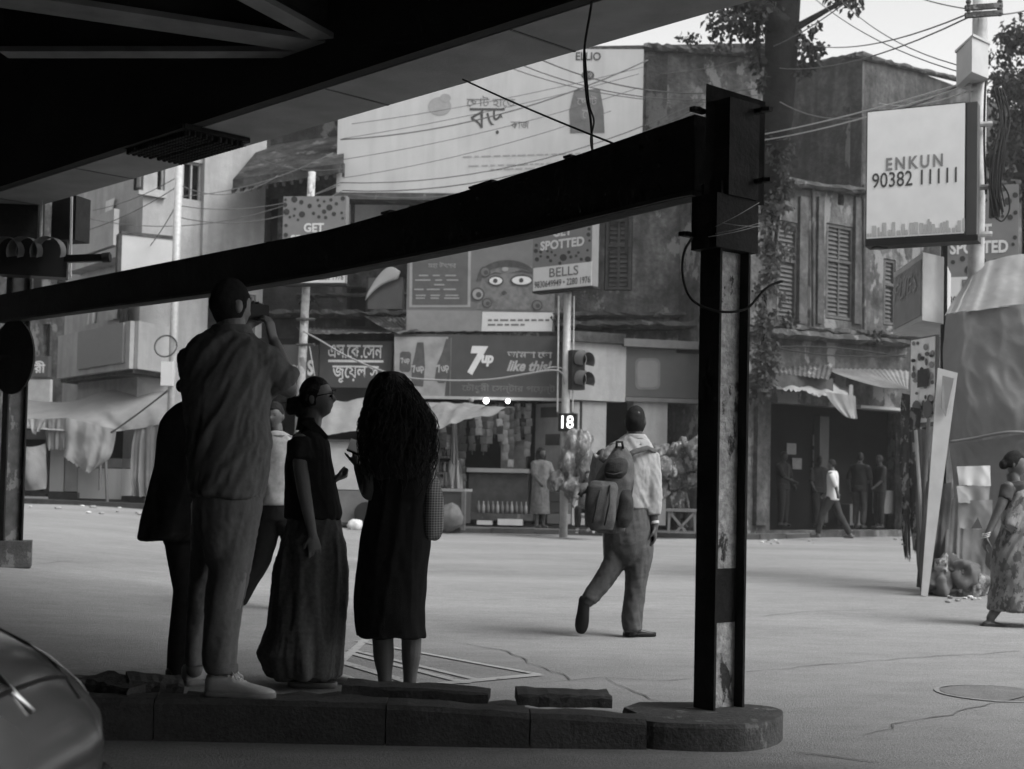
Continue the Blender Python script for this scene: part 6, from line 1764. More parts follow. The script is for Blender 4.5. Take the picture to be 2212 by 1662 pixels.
bme = remesh(bg_, .009, 3); folds(bme, [(.014, 8, (0, 0, 1), 4, True)]); put(bme, 'pouch', bgm, bgo)
wire('strap', [D.p(930, 1030, .1), D.p(926, 985, .08), D.p(905, 950, .02), D.p(900, 955, .1), D.p(925, 1030, .2)], .008, M_darkcloth, None, None, par=bgo)

# ---- passer-by between them
E_ = Fig(11.8)
b = MB()
he = E_.p(594, 898, 0); fe_ = Vector((-.25, -.95, -.08)); head(b, he, fe_, .232)
E_.limb(b, [(596, 918, 0, .054), (598, 945, 0, .058)], 12, False)
E_.scan(b, [(940, 568, 632, .2), (980, 562, 638, .22), (1080, 570, 632, .22), (1120, 570, 632, .24)])
E_.limb(b, [(634, 955, 0, .05), (646, 1010, .04, .043), (640, 1060, -.05, .03)], 10); E_.limb(b, [(566, 955, 0, .05), (556, 1010, .1, .043), (548, 1060, .05, .03)], 10)
hand(b, E_.p(640, 1060, -.05), (-.1, -.2, -1), (-1, 0, 0), 1, .4); hand(b, E_.p(548, 1060, .05), (0, .1, -1), (1, 0, 0), -1, .4)
for leg in ([(588, 1110, 0, .09), (566, 1210, .06, .06), (516, 1306, .1, .045)], [(616, 1110, 0, .09), (640, 1200, -.05, .06), (668, 1300, -.1, .045)]): E_.limb(b, leg, 10)
pb2_ = person(b, .010, M_skin_d, 'man in pale shirt walking behind, between photographer and woman')
h = MB(); haircap(h, he, fe_, .232, 1.05, .40, -.05, seed=3, rough=.008); put(remesh(h, .009, 2), 'hair', M_hair, pb2_)
c = MB(); E_.scan(c, [(932, 584, 612, .13), (940, 570, 630, .19), (955, 560, 640, .24), (1000, 558, 640, .26), (1060, 560, 638, .26), (1092, 560, 640, .27)], 34)
E_.limb(c, [(632, 952, 0, .07), (645, 1000, .03, .066)], 12, False); E_.limb(c, [(568, 952, 0, .07), (557, 1000, .08, .066)], 12, False)
cloth(c, 'shirt', pb2_, mat('checked_shirt', .24, .9, .25, 18), .012, [(.012, 8, (.3, 0, -1), 5, True)], 3)
c = MB(); E_.scan(c, [(1080, 566, 634, .25), (1125, 568, 634, .25)], 26)
E_.limb(c, [(588, 1110, 0, .105), (566, 1205, .06, .085), (516, 1300, .1, .068)], 14, False); E_.limb(c, [(616, 1110, 0, .105), (640, 1200, -.05, .085), (668, 1296, -.1, .068)], 14, False)
cloth(c, 'trousers', pb2_, M_blackcloth, .012, [(.010, 8, (.3, 0, -1), 5, True)], 3)
g = E_.p(512, 1312, .1); shoe(pb2_, (g.x, g.y, g.z - .03), (-.3, -.9, 0), .26, M_leather, M_black)
g = E_.p(668, 1312, -.1); shoe(pb2_, (g.x, g.y, gz(g.x, g.y)), (-.3, -.9, 0), .26, M_leather, M_black)
for sg in (-1, 1):
    fs = fe_.normalized(); sd = fs.cross(Vector((0, 0, 1))).normalized()
    m = MB(); m.ball(he + fs * .074 + sd * .03 * sg + Vector((0, 0, .004)), (.013, .008, .006), 8, 6); m.obj('eye', M_black, pb2_, smooth=True)

# ---- backpacker crossing the road
K = Fig(10.35)
b = MB()
hk = K.p(1373, 910, 0); fk = Vector((.25, .95, 0)); head(b, hk, fk, .235)
K.limb(b, [(1373, 930, 0, .056), (1370, 965, 0, .062)], 12, False)
K.scan(b, [(958, 1318, 1408, .19), (985, 1302, 1416, .22), (1060, 1310, 1408, .23), (1110, 1318, 1404, .24), (1160, 1318, 1404, .25)])
K.limb(b, [(1404, 985, 0, .055), (1410, 1050, -.02, .046), (1410, 1110, -.04, .04), (1414, 1140, -.05, .03)], 12)
hand(b, K.p(1414, 1138, -.05), (.06, -.05, -1), (-1, .2, 0), -1, .5, 1.05)
K.limb(b, [(1302, 985, .05, .055), (1285, 1050, .15, .046), (1300, 1090, .3, .036)], 12)
for leg in ([(1380, 1150, 0, .1), (1374, 1230, 0, .075), (1366, 1330, 0, .055), (1366, 1362, 0, .045)], [(1330, 1150, 0, .1), (1325, 1222, -.02, .075), (1272, 1298, -.05, .05)]): K.limb(b, leg, 12)
bpk = person(b, .009, mat('dark_brown_skin', .045, .5, .12, 12, .15, 90, spec=.3), 'man with grey backpack walking away across the road')
h = MB(); haircap(h, hk, fk, .235, 1.02, .25, -.72, seed=9, rough=.007); put(remesh(h, .009, 2), 'hair', M_hair_s, bpk)
c = MB(); K.scan(c, [(940, 1350, 1393, .14), (952, 1335, 1402, .18), (966, 1312, 1410, .22), (985, 1294, 1417, .26), (1015, 1288, 1418, .29), (1050, 1292, 1414, .3), (1085, 1304, 1408, .3), (1098, 1308, 1406, .3)], 44)
K.limb(c, [(1400, 983, 0, .08), (1407, 1030, -.02, .076), (1409, 1080, -.03, .07), (1410, 1112, -.04, .062)], 16, False)
K.limb(c, [(1304, 985, .04, .078), (1290, 1040, .13, .07), (1300, 1085, .28, .055)], 14, False)
sh_ = cloth(c, 'shirt', bpk, mat('pale_shirt_cloth', .29, .9, .08, 40, .3, 250), .010, [(.009, 10, (.4, 0, -1), 3, True), (.007, 22, (.6, 0, -1), 3, True), (.004, 44, (.2, 0, 1), 2, True)], 4)
c = MB(); K.scan(c, [(938, 1349, 1395, .15), (950, 1343, 1399, .17)], 30); cloth(c, 'collar', sh_, MATS['pale_shirt_cloth'], .008, (), 2)
c = MB(); K.scan(c, [(1086, 1312, 1404, .27), (1130, 1308, 1408, .3), (1170, 1303, 1411, .31), (1195, 1312, 1406, .28), (1220, 1330, 1390, .2)], 36)
K.scan(c, [(1180, 1348, 1411, .26), (1208, 1350, 1409, .24), (1256, 1352, 1396, .21), (1300, 1348, 1391, .19), (1336, 1343, 1388, .18), (1362, 1347, 1386, .17)], 30)
K.limb(c, [(1334, 1165, 0, .10), (1328, 1215, -.02, .084), (1305, 1252, -.03, .07), (1272, 1296, -.05, .058)], 16, False)
cloth(c, 'trousers', bpk, mat('washed_trousers', .075, .9, .25, 12, .3, 200), .010, [(.009, 10, (.3, 0, -1), 6, True), (.005, 22, (.2, 0, -1), 6, True), (.004, 40, (1, 0, .3), 4, True)], 4)
g = K.p(1350, 1375, 0); shoe(bpk, (g.x, g.y, gz(g.x, g.y) + .002), (.92, .3, 0), .24, M_leather, M_black, h=.07)
shoe(bpk, K.p(1262, 1292, -.09), (-.08, .15, -1), .265, M_leather, M_black, h=.08, up=(.25, 1, .1))
m = MB(); K.limb(m, [(1413, 1126, -.045, .036), (1414, 1132, -.047, .036)], 16, False); m.obj('watch', M_galv, bpk, smooth=True)
bk_o = thing('backpack', 'grey canvas backpack hanging from the walking man\'s shoulders', 'backpack', K.p(1310, 1150, -.2))
M_canvas = mat('grey_canvas', .08, .85, .3, 14, .5, 120); M_canvas_d = mat('dark_canvas', .035, .85, .3, 14, .5, 120)
c = MB(); K.scan(c, [(966, 1330, 1352, .08), (980, 1318, 1362, .14), (1005, 1302, 1370, .22), (1040, 1286, 1372, .26), (1075, 1274, 1362, .25), (1110, 1270, 1356, .25), (1135, 1280, 1350, .21), (1150, 1292, 1350, .16)], 36, dy=-.24)
bpm = cloth(c, 'pack', bk_o, M_canvas, .010, [(.016, 7, (.4, 0, -1), 4, True), (.006, 20, (0, 0, 1), 2, False)], 3)
for rows, dy, mm in (([(1040, 1276, 1330, .06), (1052, 1266, 1336, .13), (1090, 1262, 1332, .14), (1125, 1264, 1328, .13), (1146, 1276, 1322, .08)], -.38, M_canvas), ([(990, 1318, 1352, .05), (1000, 1310, 1356, .1), (1020, 1306, 1354, .12), (1034, 1310, 1346, .06)], -.34, M_canvas_d), ([(1058, 1336, 1362, .05), (1080, 1334, 1368, .12), (1120, 1330, 1366, .13), (1140, 1334, 1356, .06)], -.33, M_canvas_d)):
    c = MB(); K.scan(c, rows, 28, dy=dy); cloth(c, 'pocket', bpm, mm, .009, [(.012, 9, (.4, 0, -1), 3, True)], 3)
for pts in ([(1350, 990, -.2), (1370, 976, -.19), (1400, 968, -.13), (1416, 975, -.04)], [(1352, 1000, -.22), (1364, 1040, -.2), (1358, 1085, -.2), (1346, 1115, -.2)], [(1312, 1000, -.22), (1298, 990, -.16), (1300, 972, -.06)], [(1270, 1060, -.34), (1258, 1062, -.36), (1252, 1072, -.36)]):
    q = [K.p(*p_) for p_ in pts]
    m = MB(); m.tube(q, .02, 8, flat=.35, up=(0, 1, 0)); m.obj('strap', M_canvas if pts[0][0] != 1352 else M_canvas_d, bk_o, smooth=True)
m = MB(); m.tube([K.p(1332, 968, -.3), K.p(1332, 955, -.3), K.p(1344, 955, -.3), K.p(1346, 970, -.3)], .010, 8); m.obj('top_handle', M_black, bk_o, smooth=True)
for pts in ([(1300, 1046, -.43), (1290, 1085, -.47), (1280, 1130, -.45)], [(1318, 1048, -.44), (1316, 1090, -.48), (1306, 1135, -.45)], [(1308, 1022, -.4), (1325, 1026, -.41), (1345, 1020, -.4)]):
    m = MB(); m.tube([K.p(*p_) for p_ in pts], .007, 6); m.obj('compression_strap', M_canvas_d, bk_o, smooth=True)

# ---- woman in sari at the right edge
S_ = Fig(11.8)
b = MB()
hs_ = S_.p(2190, 1003, 0); fs_ = Vector((.92, -.2, -.1)); head(b, hs_, fs_, .225)
S_.limb(b, [(2186, 1022, 0, .05), (2192, 1050, 0, .056)], 12, False)
S_.scan(b, [(1045, 2172, 2232, .24), (1090, 2168, 2240, .26), (1160, 2172, 2246, .24), (1220, 2160, 2250, .28)])
S_.limb(b, [(2178, 1052, -.13, .048), (2162, 1092, -.16, .042), (2149, 1122, -.17, .037), (2130, 1160, -.2, .025)], 12)
hand(b, S_.p(2130, 1159, -.2), (-.2, 0, -1), (1, .1, 0), 1, .5, .95)
S_.limb(b, [(2225, 1055, .13, .048), (2245, 1110, .1, .04), (2270, 1150, 0, .028)], 10)
for leg in ([(2190, 1210, 0, .09), (2170, 1290, -.02, .055), (2140, 1335, -.05, .038)], [(2225, 1210, 0, .09), (2250, 1290, 0, .055), (2262, 1340, 0, .038)]): S_.limb(b, leg, 10)
# bare feet, in sandals
for (x, y, dy) in ((2138, 1350, -.05), (2262, 1355, 0)):
    q = S_.p(x, y, dy); b.tube([q + Vector((-.03, 0, .01)), q + Vector((.06, 0, .0)), q + Vector((.13, 0, -.012))], [.034, .036, .022], 10, ball=True, flat=.7)
sw = person(b, .009, M_skin_d, 'woman in patterned sari walking out at the right edge')
h = MB(); haircap(h, hs_, fs_, .225, 1.07, .5, -.3, seed=5); h.ball(S_.p(2168, 1004, 0), (.04, .045, .045)); put(remesh(h, .009, 2), 'hair', M_hair, sw)
c = MB(); S_.scan(c, [(1040, 2180, 2222, .2), (1050, 2171, 2234, .28), (1080, 2166, 2240, .31), (1110, 2168, 2242, .3)], 30)
S_.limb(c, [(2178, 1050, -.12, .06), (2170, 1080, -.15, .056)], 12, False)
cloth(c, 'blouse', sw, mat('dark_blouse', .06, .9, .2, 20), .010, [(.008, 10, (.3, 0, -1), 4, True)], 3)
M_sari = mat('patterned_sari', .22, .85, .2, 10, .3, 100, patch=True, patch_v=.10, patch_scale=13, patch_lo=.5)
c = MB(); S_.scan(c, [(1096, 2170, 2246, .32), (1140, 2164, 2250, .34), (1192, 2147, 2262, .4), (1230, 2143, 2272, .43), (1262, 2146, 2280, .45), (1295, 2138, 2286, .48), (1318, 2134, 2288, .48)], 48, (.04, 8, 1))
S_.limb(c, [(2222, 1050, -.05, .07), (2205, 1090, -.13, .075), (2180, 1140, -.17, .07)], 14, False)
cloth(c, 'sari', sw, M_sari, .011, [(.022, 12, (-.6, 0, -1), 6, True), (.008, 22, (-.4, 0, -1), 4, True)], 4)
for x, dy in ((2128, -.05), (2252, 0)):
    g = S_.p(x, 1356, dy); m = MB()
    m.rings([[Vector((g.x, g.y, gz(g.x, g.y))) + Vector((t, w_ * x_, z_)) for x_, z_ in ((1, .003), (1, .02), (-1, .02), (-1, .003))] for t, w_ in ((-.04, .02), (-.02, .034), (.08, .034), (.16, .042), (.21, .03), (.225, .012))])
    m.obj('sandal', M_leather, sw)
for k in range(3):
    m = MB(); q = S_.p(2131 - k * 1.2, 1152 + 4 * k, -.195)
    m.tube([q + Vector((.033 * math.cos(t), .033 * math.sin(t), .012 * math.cos(t))) for t in [2 * math.pi * i / 14 for i in range(15)]], .004, 5); m.obj('bangle', M_white, sw, smooth=True)

# ---- people at the far shops
def far_person(px, py_foot, Y, H, yaw, label, top_m, low_m, stride=.0, seated=False, long=False, arms=(.1, -.1), longhair=False, skin=None, voxel=.022):
    """a whole small figure; yaw 0 faces the camera"""
    skin = skin or M_skin_d
    base = P(px, py_foot, Y); k = H / 1.7
    f = Vector((math.sin(yaw), -math.cos(yaw), 0)); s = Vector((math.cos(yaw), math.sin(yaw), 0)); u = Vector((0, 0, 1))
    W3 = lambda a, b_, c_: base + (s * a + f * b_ + u * c_) * k
    hip = .92 if not seated else .50
    b = MB(); hc_ = W3(0, .02, hip + .665)
    head(b, hc_, f, .225 * k)
    b.tube([W3(0, 0, hip + .58), W3(0, 0, hip + .5)], .055 * k, 10)
    def tor(mb, g, rows):
        mb.rings([[W3(rx * g * math.cos(t), ry * g * math.sin(t), hip + z) for t in [2 * math.pi * i / 20 for i in range(20)]] for z, rx, ry in rows])
    TR = ((.53, .08, .07), (.50, .17, .09), (.42, .19, .11), (.25, .165, .11), (.08, .155, .11), (-.05, .165, .12))
    tor(b, .92, TR)
    legs = []
    for sg in (-1, 1):
        if seated: pts = [W3(.09 * sg, 0, hip), W3(.11 * sg, .38, hip - .02), W3(.11 * sg, .36, .08)]
        else: pts = [W3(.085 * sg, 0, hip - .04), W3(.09 * sg, stride * sg * .5 + .03, .5), W3(.09 * sg, stride * sg - (.05 if stride else 0), .07)]
        legs.append(pts); b.tube(pts, [.075 * k, .055 * k, .04 * k], 10, ball=True)
        ft = pts[-1]; b.tube([ft - u * .03 * k - f * .03 * k, ft - u * .035 * k + f * .14 * k], [.038 * k, .03 * k], 8, ball=True)
        sw_ = arms[0 if sg < 0 else 1]
        ap = [W3(.19 * sg, 0, hip + .46), W3(.24 * sg, sw_ * .5 - .02, hip + .2), W3(.22 * sg, sw_ + .05, hip - .02 + abs(sw_) * .35)]
        b.tube(ap, [.05 * k, .042 * k, .03 * k], 10, ball=True)
        hand(b, ap[-1], (ap[-1] - ap[-2]).normalized(), -s * sg, 1 if sg > 0 else -1, .5, k)
        legs.append(ap)
    o = put(remesh(b, voxel * .6, 2), 'person', skin, None, label=label, cat='person')
    h = MB(); haircap(h, hc_, f, .225 * k, 1.08, .42, -.3, seed=px)
    if longhair: h.ball(hc_ - f * .035 * k - u * .06 * k, (.12 * k, .085 * k, .20 * k))
    put(remesh(h, voxel * .6, 2), 'hair', M_hair, o)
    c = MB()
    if long:
        tor(c, 1.12, ((.52, .09, .08), (.49, .17, .09), (.42, .19, .115), (.2, .17, .12), (0, .18, .14), (-.3, .20, .15), (-.62, .21, .16)))
    else: tor(c, 1.12, TR + ((-.1, .17, .125),))
    for i in (1, 3):
        ap = legs[i]; c.tube([ap[0], ap[0].lerp(ap[1], .5), ap[1].lerp(ap[2], .15)], [.066 * k, .064 * k, .058 * k], 10)
    me = remesh(c, voxel * .8, 2); folds(me, [(.016, 7, (.2, 0, -1), 4, True)]); put(me, 'dress' if long else 'shirt', top_m, o)
    if not long or seated:
        c = MB()
        c.rings([[W3(.175 * math.cos(t), .13 * math.sin(t), hip + z) for t in [2 * math.pi * i / 18 for i in range(18)]] for z in (.05, -.06)])
        for i in (0, 2):
            lp_ = legs[i]; c.tube([lp_[0], lp_[1], lp_[1].lerp(lp_[2], .92)], [.1 * k, .08 * k, .062 * k], 12)
        me = remesh(c, voxel * .8, 2); folds(me, [(.012, 8, (.1, 0, -1), 4, True)]); put(me, 'trousers', low_m, o)
    return o
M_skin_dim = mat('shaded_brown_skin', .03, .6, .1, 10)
M_cl_w, M_cl_m, M_cl_d, M_cl_k = mat('far_white_shirt', .42, .9, .1, 6), mat('far_grey_cloth', .12, .9, .3, 14), mat('far_dark_cloth', .03, .9, .3, 6), mat('far_shaded_dark_cloth', .012, .9, .3, 6)  # darkest cloth also holds the dim shop's shade
far_person(1166, 1142, 28.6, 1.66, .6, 'woman in long patterned dress standing at the snack counter', M_cl_m, M_cl_d, long=True, longhair=True, arms=(.2, .25))
far_person(1268, 1150, 27.3, 1.60, -.3, 'man seated on a stool beside the plastic bags', M_cl_m, M_cl_k, seated=True, arms=(.3, .3))
far_person(1797, 1163, 29.3, 1.66, -2.0, 'man in white shirt walking past the dark right shop', M_cl_w, M_cl_d, stride=.34, arms=(.15, -.2))
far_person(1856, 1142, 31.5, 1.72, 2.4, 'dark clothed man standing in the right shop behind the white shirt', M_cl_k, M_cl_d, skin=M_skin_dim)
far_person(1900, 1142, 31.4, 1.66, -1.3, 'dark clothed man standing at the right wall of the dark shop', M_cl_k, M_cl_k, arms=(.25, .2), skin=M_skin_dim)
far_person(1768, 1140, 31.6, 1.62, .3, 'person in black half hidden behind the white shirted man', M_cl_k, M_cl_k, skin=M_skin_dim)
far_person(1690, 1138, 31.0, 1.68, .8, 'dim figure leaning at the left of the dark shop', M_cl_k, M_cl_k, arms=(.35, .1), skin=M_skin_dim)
far_person(1464, 1140, 28.9, 1.25, .2, 'small vendor seated before the heap of goods', cg, M_cl_d, seated=True, arms=(.2, .25))
bpy.data.scenes.remove(TMP)
# ------------------------------------------------------------------ trees and climbing plants
M_bark = mat('backlit_bark', .012, .95, .5, 6, 1, 14, spec=.02)  # bark set near black so the colour holds the backlit look
def leaf_mat(name, v):
    return thin_mat(name, v, .35, rough=.6, var=.35, scale=1.5, bump=0, bscale=5)
M_leaf, M_leaf_l = leaf_mat('leaf_dark', .035), leaf_mat('leaf_pale', .065)
def leaves(clumps, n, size, mm, par, name='crown', seed=0, hang=.5):
    """leaf-sized folded faces scattered through clumps (centre, radii)"""
    rnd = random.Random(seed); m = MB()
    tot = sum(c[1][0] * c[1][2] for c in clumps)
    for c, r in clumps:
        k = max(6, int(n * r[0] * r[2] / tot))
        for _ in range(k):
            while True:
                q = Vector((rnd.uniform(-1, 1), rnd.uniform(-1, 1), rnd.uniform(-1, 1)))
                if q.length < 1: break
            q = q * (.55 + .45 * q.length)
            p = c + Vector((q.x * r[0], q.y * r[1], q.z * r[2]))
            d = Vector((rnd.uniform(-1, 1), rnd.uniform(-1, 1), rnd.uniform(-1, .6) - hang)).normalized()
            s = d.cross(Vector((rnd.uniform(-1, 1), rnd.uniform(-1, 1), rnd.uniform(-1, 1)))).normalized()
            nn = d.cross(s); L = size * rnd.uniform(.6, 1.3); w = L * .30
            m.add([p, p + d * L * .45 + s * w + nn * w * .3, p + d * L, p + d * L * .45 - s * w + nn * w * .3], [(0, 1, 2), (0, 2, 3)])
    return m.obj(name, mm, par, kind=None)
TY = 28.0
t1 = thing('banyan_tree', 'dark tree with thick trunk growing above the old buildings', 'tree', P(1668, 420, TY))
m = MB(); m.tube([P(1660, 470, TY + 1), P(1668, 380, TY + .6), P(1680, 250, TY), P(1687, 130, TY), P(1690, 20, TY), P(1700, -140, TY)], [.16, .24, .32, .33, .36, .36], 14)
m.obj('trunk', M_bark, t1, smooth=True)
for pts, rad in (([(1690, 60), (1650, 20), (1600, 10), (1530, -10)], (.26, .2, .16, .1)), ([(1690, 90), (1720, 60), (1790, 20), (1850, -10)], (.14, .08, .05, .03)), ([(1600, 20), (1560, 40), (1530, 60)], (.06, .04, .02)), ([(1720, 70), (1745, 90), (1765, 130)], (.05, .035, .015)), ([(1640, 30), (1635, 90), (1645, 150)], (.06, .04, .015)), ([(1690, -20), (1760, -60), (1900, -100)], (.2, .15, .08)), ([(1690, -40), (1600, -90), (1480, -120)], (.2, .15, .08))):
    m = MB(); m.tube([P(x, y, TY - .2) for x, y in pts], list(rad), 8); m.obj('branch', M_bark, t1, smooth=True)
cl = [(P(x, y, TY + dy), (rx / 107, .4, rz / 107)) for x, y, rx, rz, dy in ((1560, 40, 45, 18, -.3), (1600, 60, 40, 25, 0), (1545, 66, 25, 16, .2), (1630, 90, 24, 26, 0), (1640, 130, 22, 28, .2), (1648, 175, 14, 24, 0), (1635, 30, 70, 34, -.2), (1590, -15, 90, 36, .3), (1715, 75, 16, 30, 0), (1740, 100, 26, 26, -.2), (1765, 110, 20, 26, 0), (1735, 145, 22, 26, .2), (1712, 160, 10, 22, 0), (1758, 60, 20, 14, 0), (1838, 12, 22, 14, 0), (1862, 4, 12, 16, .1), (1820, -10, 40, 16, 0), (1690, -60, 120, 50, .3), (1660, 300, 30, 50, .3), (1690, 330, 26, 46, .1), (1680, 270, 30, 40, .5))]
leaves(cl, 2900, .15, M_leaf, t1, 'crown', 3)
v1 = thing('climbing_plant', 'leafy creeper hanging down the wall right of the iron post', 'plant', P(1650, 900, 28.6))
stems = [[(1680, 380), (1668, 480), (1655, 600), (1650, 720), (1635, 860)], [(1690, 370), (1684, 450), (1670, 560), (1640, 640)], [(1662, 700), (1650, 800), (1630, 850)]]
for pts in stems:
    m = MB(); m.tube([P(x, y, 28.9) for x, y in pts], [.04] * (len(pts) - 1) + [.015], 6); m.obj('stem', M_bark, v1, smooth=True)
rnd = random.Random(8); cl = []
for pts in stems:
    for (xa, ya), (xb, yb) in zip(pts, pts[1:]):
        for k in range(4):
            t = (k + rnd.random()) / 4
            cl.append((P(xa + (xb - xa) * t + rnd.uniform(-14, 20), ya + (yb - ya) * t, 28.7 + rnd.uniform(-.2, .1)), (rnd.uniform(.14, .28), .2, rnd.uniform(.14, .3))))
cl += [(P(1690, 400, 28.6), (.3, .2, .25)), (P(1700, 545, 28.6), (.2, .2, .2)), (P(1655, 690, 28.6), (.3, .2, .3)), (P(1645, 770, 28.6), (.28, .2, .2)), (P(1662, 790, 28.6), (.2, .2, .14)), (P(1690, 640, 28.6), (.14, .14, .14))]
leaves(cl, 1500, .15, M_leaf_l, v1, 'foliage', 11)
t2 = thing('street_tree', 'bushy tree standing behind the utility pole at right', 'tree', P(2235, 1120, 34))
m = MB(); m.tube([P(2240, 1130, 34), P(2232, 700, 34), P(2225, 400, 34), P(2215, 200, 34)], [.3, .25, .2, .08], 10); m.obj('trunk', M_bark, t2, smooth=True)
for pts in ([(2228, 420), (2190, 330), (2160, 250)], [(2222, 330), (2260, 220), (2300, 150)], [(2225, 380), (2180, 380), (2150, 370)]):
    m = MB(); m.tube([P(x, y, 34) for x, y in pts], [.12, .08, .03], 8); m.obj('branch', M_bark, t2, smooth=True)
cl = [(P(2190 + rnd.uniform(-45, 110), rnd.uniform(70, 420), 34 + rnd.uniform(-1.4, 1.4)), (rnd.uniform(.3, .6), rnd.uniform(.3, .6), rnd.uniform(.25, .5))) for _ in range(44)]
cl += [(P(2172, 110, 34), (.5, .5, .5)), (P(2200, 70, 34), (.5, .5, .5)), (P(2165, 200, 33.6), (.5, .5, .6)), (P(2190, 300, 33.6), (.6, .5, .5)), (P(2168, 420, 33.6), (.4, .4, .4))]
leaves(cl, 5200, .17, M_leaf, t2, 'crown', 21)
# weeds on the roof edge and ledges
for i, (x, y, Y, n_) in enumerate(((1490, 96, 30.6, 60), (1560, 112, 30.6, 50), (1215, 700, 30.4, 40), (668, 660, 32.4, 60), (1700, 705, 30.2, 60), (1880, 742, 31.8, 50))):
    o = thing('weed', ('tuft of weeds on the roof edge right of the billboard', 'tuft of weeds on the roof edge left of the trunk', 'weeds on the ledge beside the signal pole', 'weeds on the ledge of the dark building', 'weeds on the ledge below the single louvre window', 'weeds on the ledge above the pale tin awning')[i], 'weed', P(x, y, Y), 'weeds on ledges')
    leaves([(P(x, y - 8, Y), (.3, .15, .16))], n_, .12, M_leaf, o, 'foliage', 60 + i, -.8)

# ------------------------------------------------------------------ overhead wires
wl = [  # start px, start Y, end px, end Y, sag, radius, pale
    ((2098, 175), 16.3, (1640, 292), 27, .05, .011, 1), ((2098, 182), 16.3, (1642, 304), 27, .08, .011, 1), ((2100, 170), 16.3, (1640, 187), 30, .6, .013, 0),
    ((2098, 195), 16.3, (1900, 224), 24, .1, .010, 1), ((2092, 38), 16.2, (1640, 140), 30, .3, .010, 0), ((2092, 30), 16.2, (1720, 90), 30, .25, .010, 0),
    ((2160, 32), 16.2, (2300, -10), 18, .05, .010, 0), ((2092, 20), 16.2, (1870, -60), 24, .1, .008, 0), ((2105, 150), 16.3, (1780, -40), 30, .3, .008, 0), ((2105, 165), 16.3, (1700, -60), 30, .3, .008, 0),
    ((1860, -20), 20, (1650, 108), 29, .1, .010, 0), ((1660, 110), 29, (1420, 160), 30, .1, .010, 0), ((1640, 190), 29, (1170, 130), 29, .35, .014, 0), ((1640, 205), 29, (1130, 142), 29, .35, .012, 0), ((1640, 215), 29, (1110, 150), 29, .3, .010, 0),
    ((1400, 130), 30, (735, 302), 29.5, .35, .014, 0), ((1520, 215), 29, (735, 395), 29.5, .5, .011, 0), ((1520, 225), 29, (740, 412), 29.5, .55, .013, 0), ((1500, 240), 29, (740, 418), 29.5, .7, .012, 0), ((1380, 160), 30, (740, 300), 29.6, .1, .007, 0), ((1380, 190), 30, (740, 345), 29.6, .15, .007, 0), ((1390, 145), 30, (760, 268), 29.6, .1, .007, 0), ((1320, 240), 30, (740, 385), 29.6, .15, .007, 0),
    ((735, 400), 29.5, (390, 445), 29, .25, .009, 0), ((740, 412), 29.5, (388, 470), 29, .35, .010, 0), ((735, 395), 29.5, (180, 470), 30, .5, .009, 0), ((720, 330), 30, (385, 425), 29, .2, .009, 0), ((600, 380), 30, (388, 400), 29, .3, .009, 0), ((388, 400), 29, (180, 500), 31, .1, .009, 0), ((388, 380), 29, (200, 455), 31, .1, .008, 0),
    ((388, 430), 29, (300, 560), 30.5, .1, .010, 0), ((560, 345), 31, (740, 365), 30, .12, .010, 0),
    ((1222, 800), 28, (1180, 797), 28, -.05, .014, 1), ((680, 815), 28.3, (668, 745), 28.3, 0, .012, 1),
    ((365, 842), 29, (240, 935), 29.4, .02, .02, 0),
]
ORW = ['highest', 'second', 'third', 'fourth', 'fifth', 'sixth', 'seventh', 'eighth', 'ninth', 'tenth', 'eleventh', 'twelfth', 'thirteenth', 'fourteenth', 'fifteenth']
def wreg(w):
    x = (w[0][0] + w[2][0]) / 2
    return 'in the sky at the right' if x > 1620 else ('before the billboard' if x > 690 else 'before the white building')
for reg in ('in the sky at the right', 'before the billboard', 'before the white building'):
    for i, (a_, Ya, b_, Yb, sag, r_, pale) in enumerate(sorted([w for w in wl if wreg(w) == reg], key=lambda w: w[0][1] + w[2][1])):
        wire('overhead_wire', [P(*a_, Ya), P(*b_, Yb)], r_, M_wire_l if pale else M_wire, ('pale' if pale else 'dark') + ' overhead wire, %s from the top %s' % (ORW[i], reg), 'wire', sag=sag, group='overhead wires')
wire('sagging_cable', [P(655, 716, 28.2), P(690, 735, 28.2), P(760, 775, 28.1), P(860, 812, 28), P(960, 822, 27.9), P(1060, 820, 27.9), P(1150, 806, 27.9), P(1195, 800, 27.9), P(1215, 808, 27.9), P(1220, 830, 27.9)], .02, mat('pale_cable', .22, .6, .1), 'thick pale cable sagging across the soft drink sign')
wire('pole_drop_cable', [P(2132, 160, 16.3), P(2128, 200, 16.25), P(2126, 300, 16.25), P(2130, 420, 16.25)], .014, M_rubber, 'black cable running down the right utility pole')

# ------------------------------------------------------------------ rounded old car, bottom left
CDX = -.145
car = thing('car', 'rounded dark car nose in the bottom left corner', 'car', (-2.9 + CDX, 3.35, 0))
M_carp = mat('car_paint', .09, .22, .06, 3, spec=.6)
M_carp.node_tree.nodes['Principled BSDF'].inputs['Coat Weight'].default_value = .5
M_carp.node_tree.nodes['Principled BSDF'].inputs['Coat Roughness'].default_value = .12
M_chrome = mat('dull_chrome', .5, .2, .05, 10, metal=1.0)
def sect(x, zt_, zb, hw, cy=3.35, n=32, pw=2.6):
    c = (zt_ + zb) / 2; h_ = (zt_ - zb) / 2; out = []
    x = x + CDX
    for i in range(n):
        t = 2 * math.pi * i / n
        cx_, sx_ = math.cos(t), math.sin(t)
        out.append(Vector((x, cy + hw * (abs(cx_) ** (2 / pw)) * (1 if cx_ > 0 else -1), c + h_ * (abs(sx_) ** (2 / pw)) * (1 if sx_ > 0 else -1))))
    return out
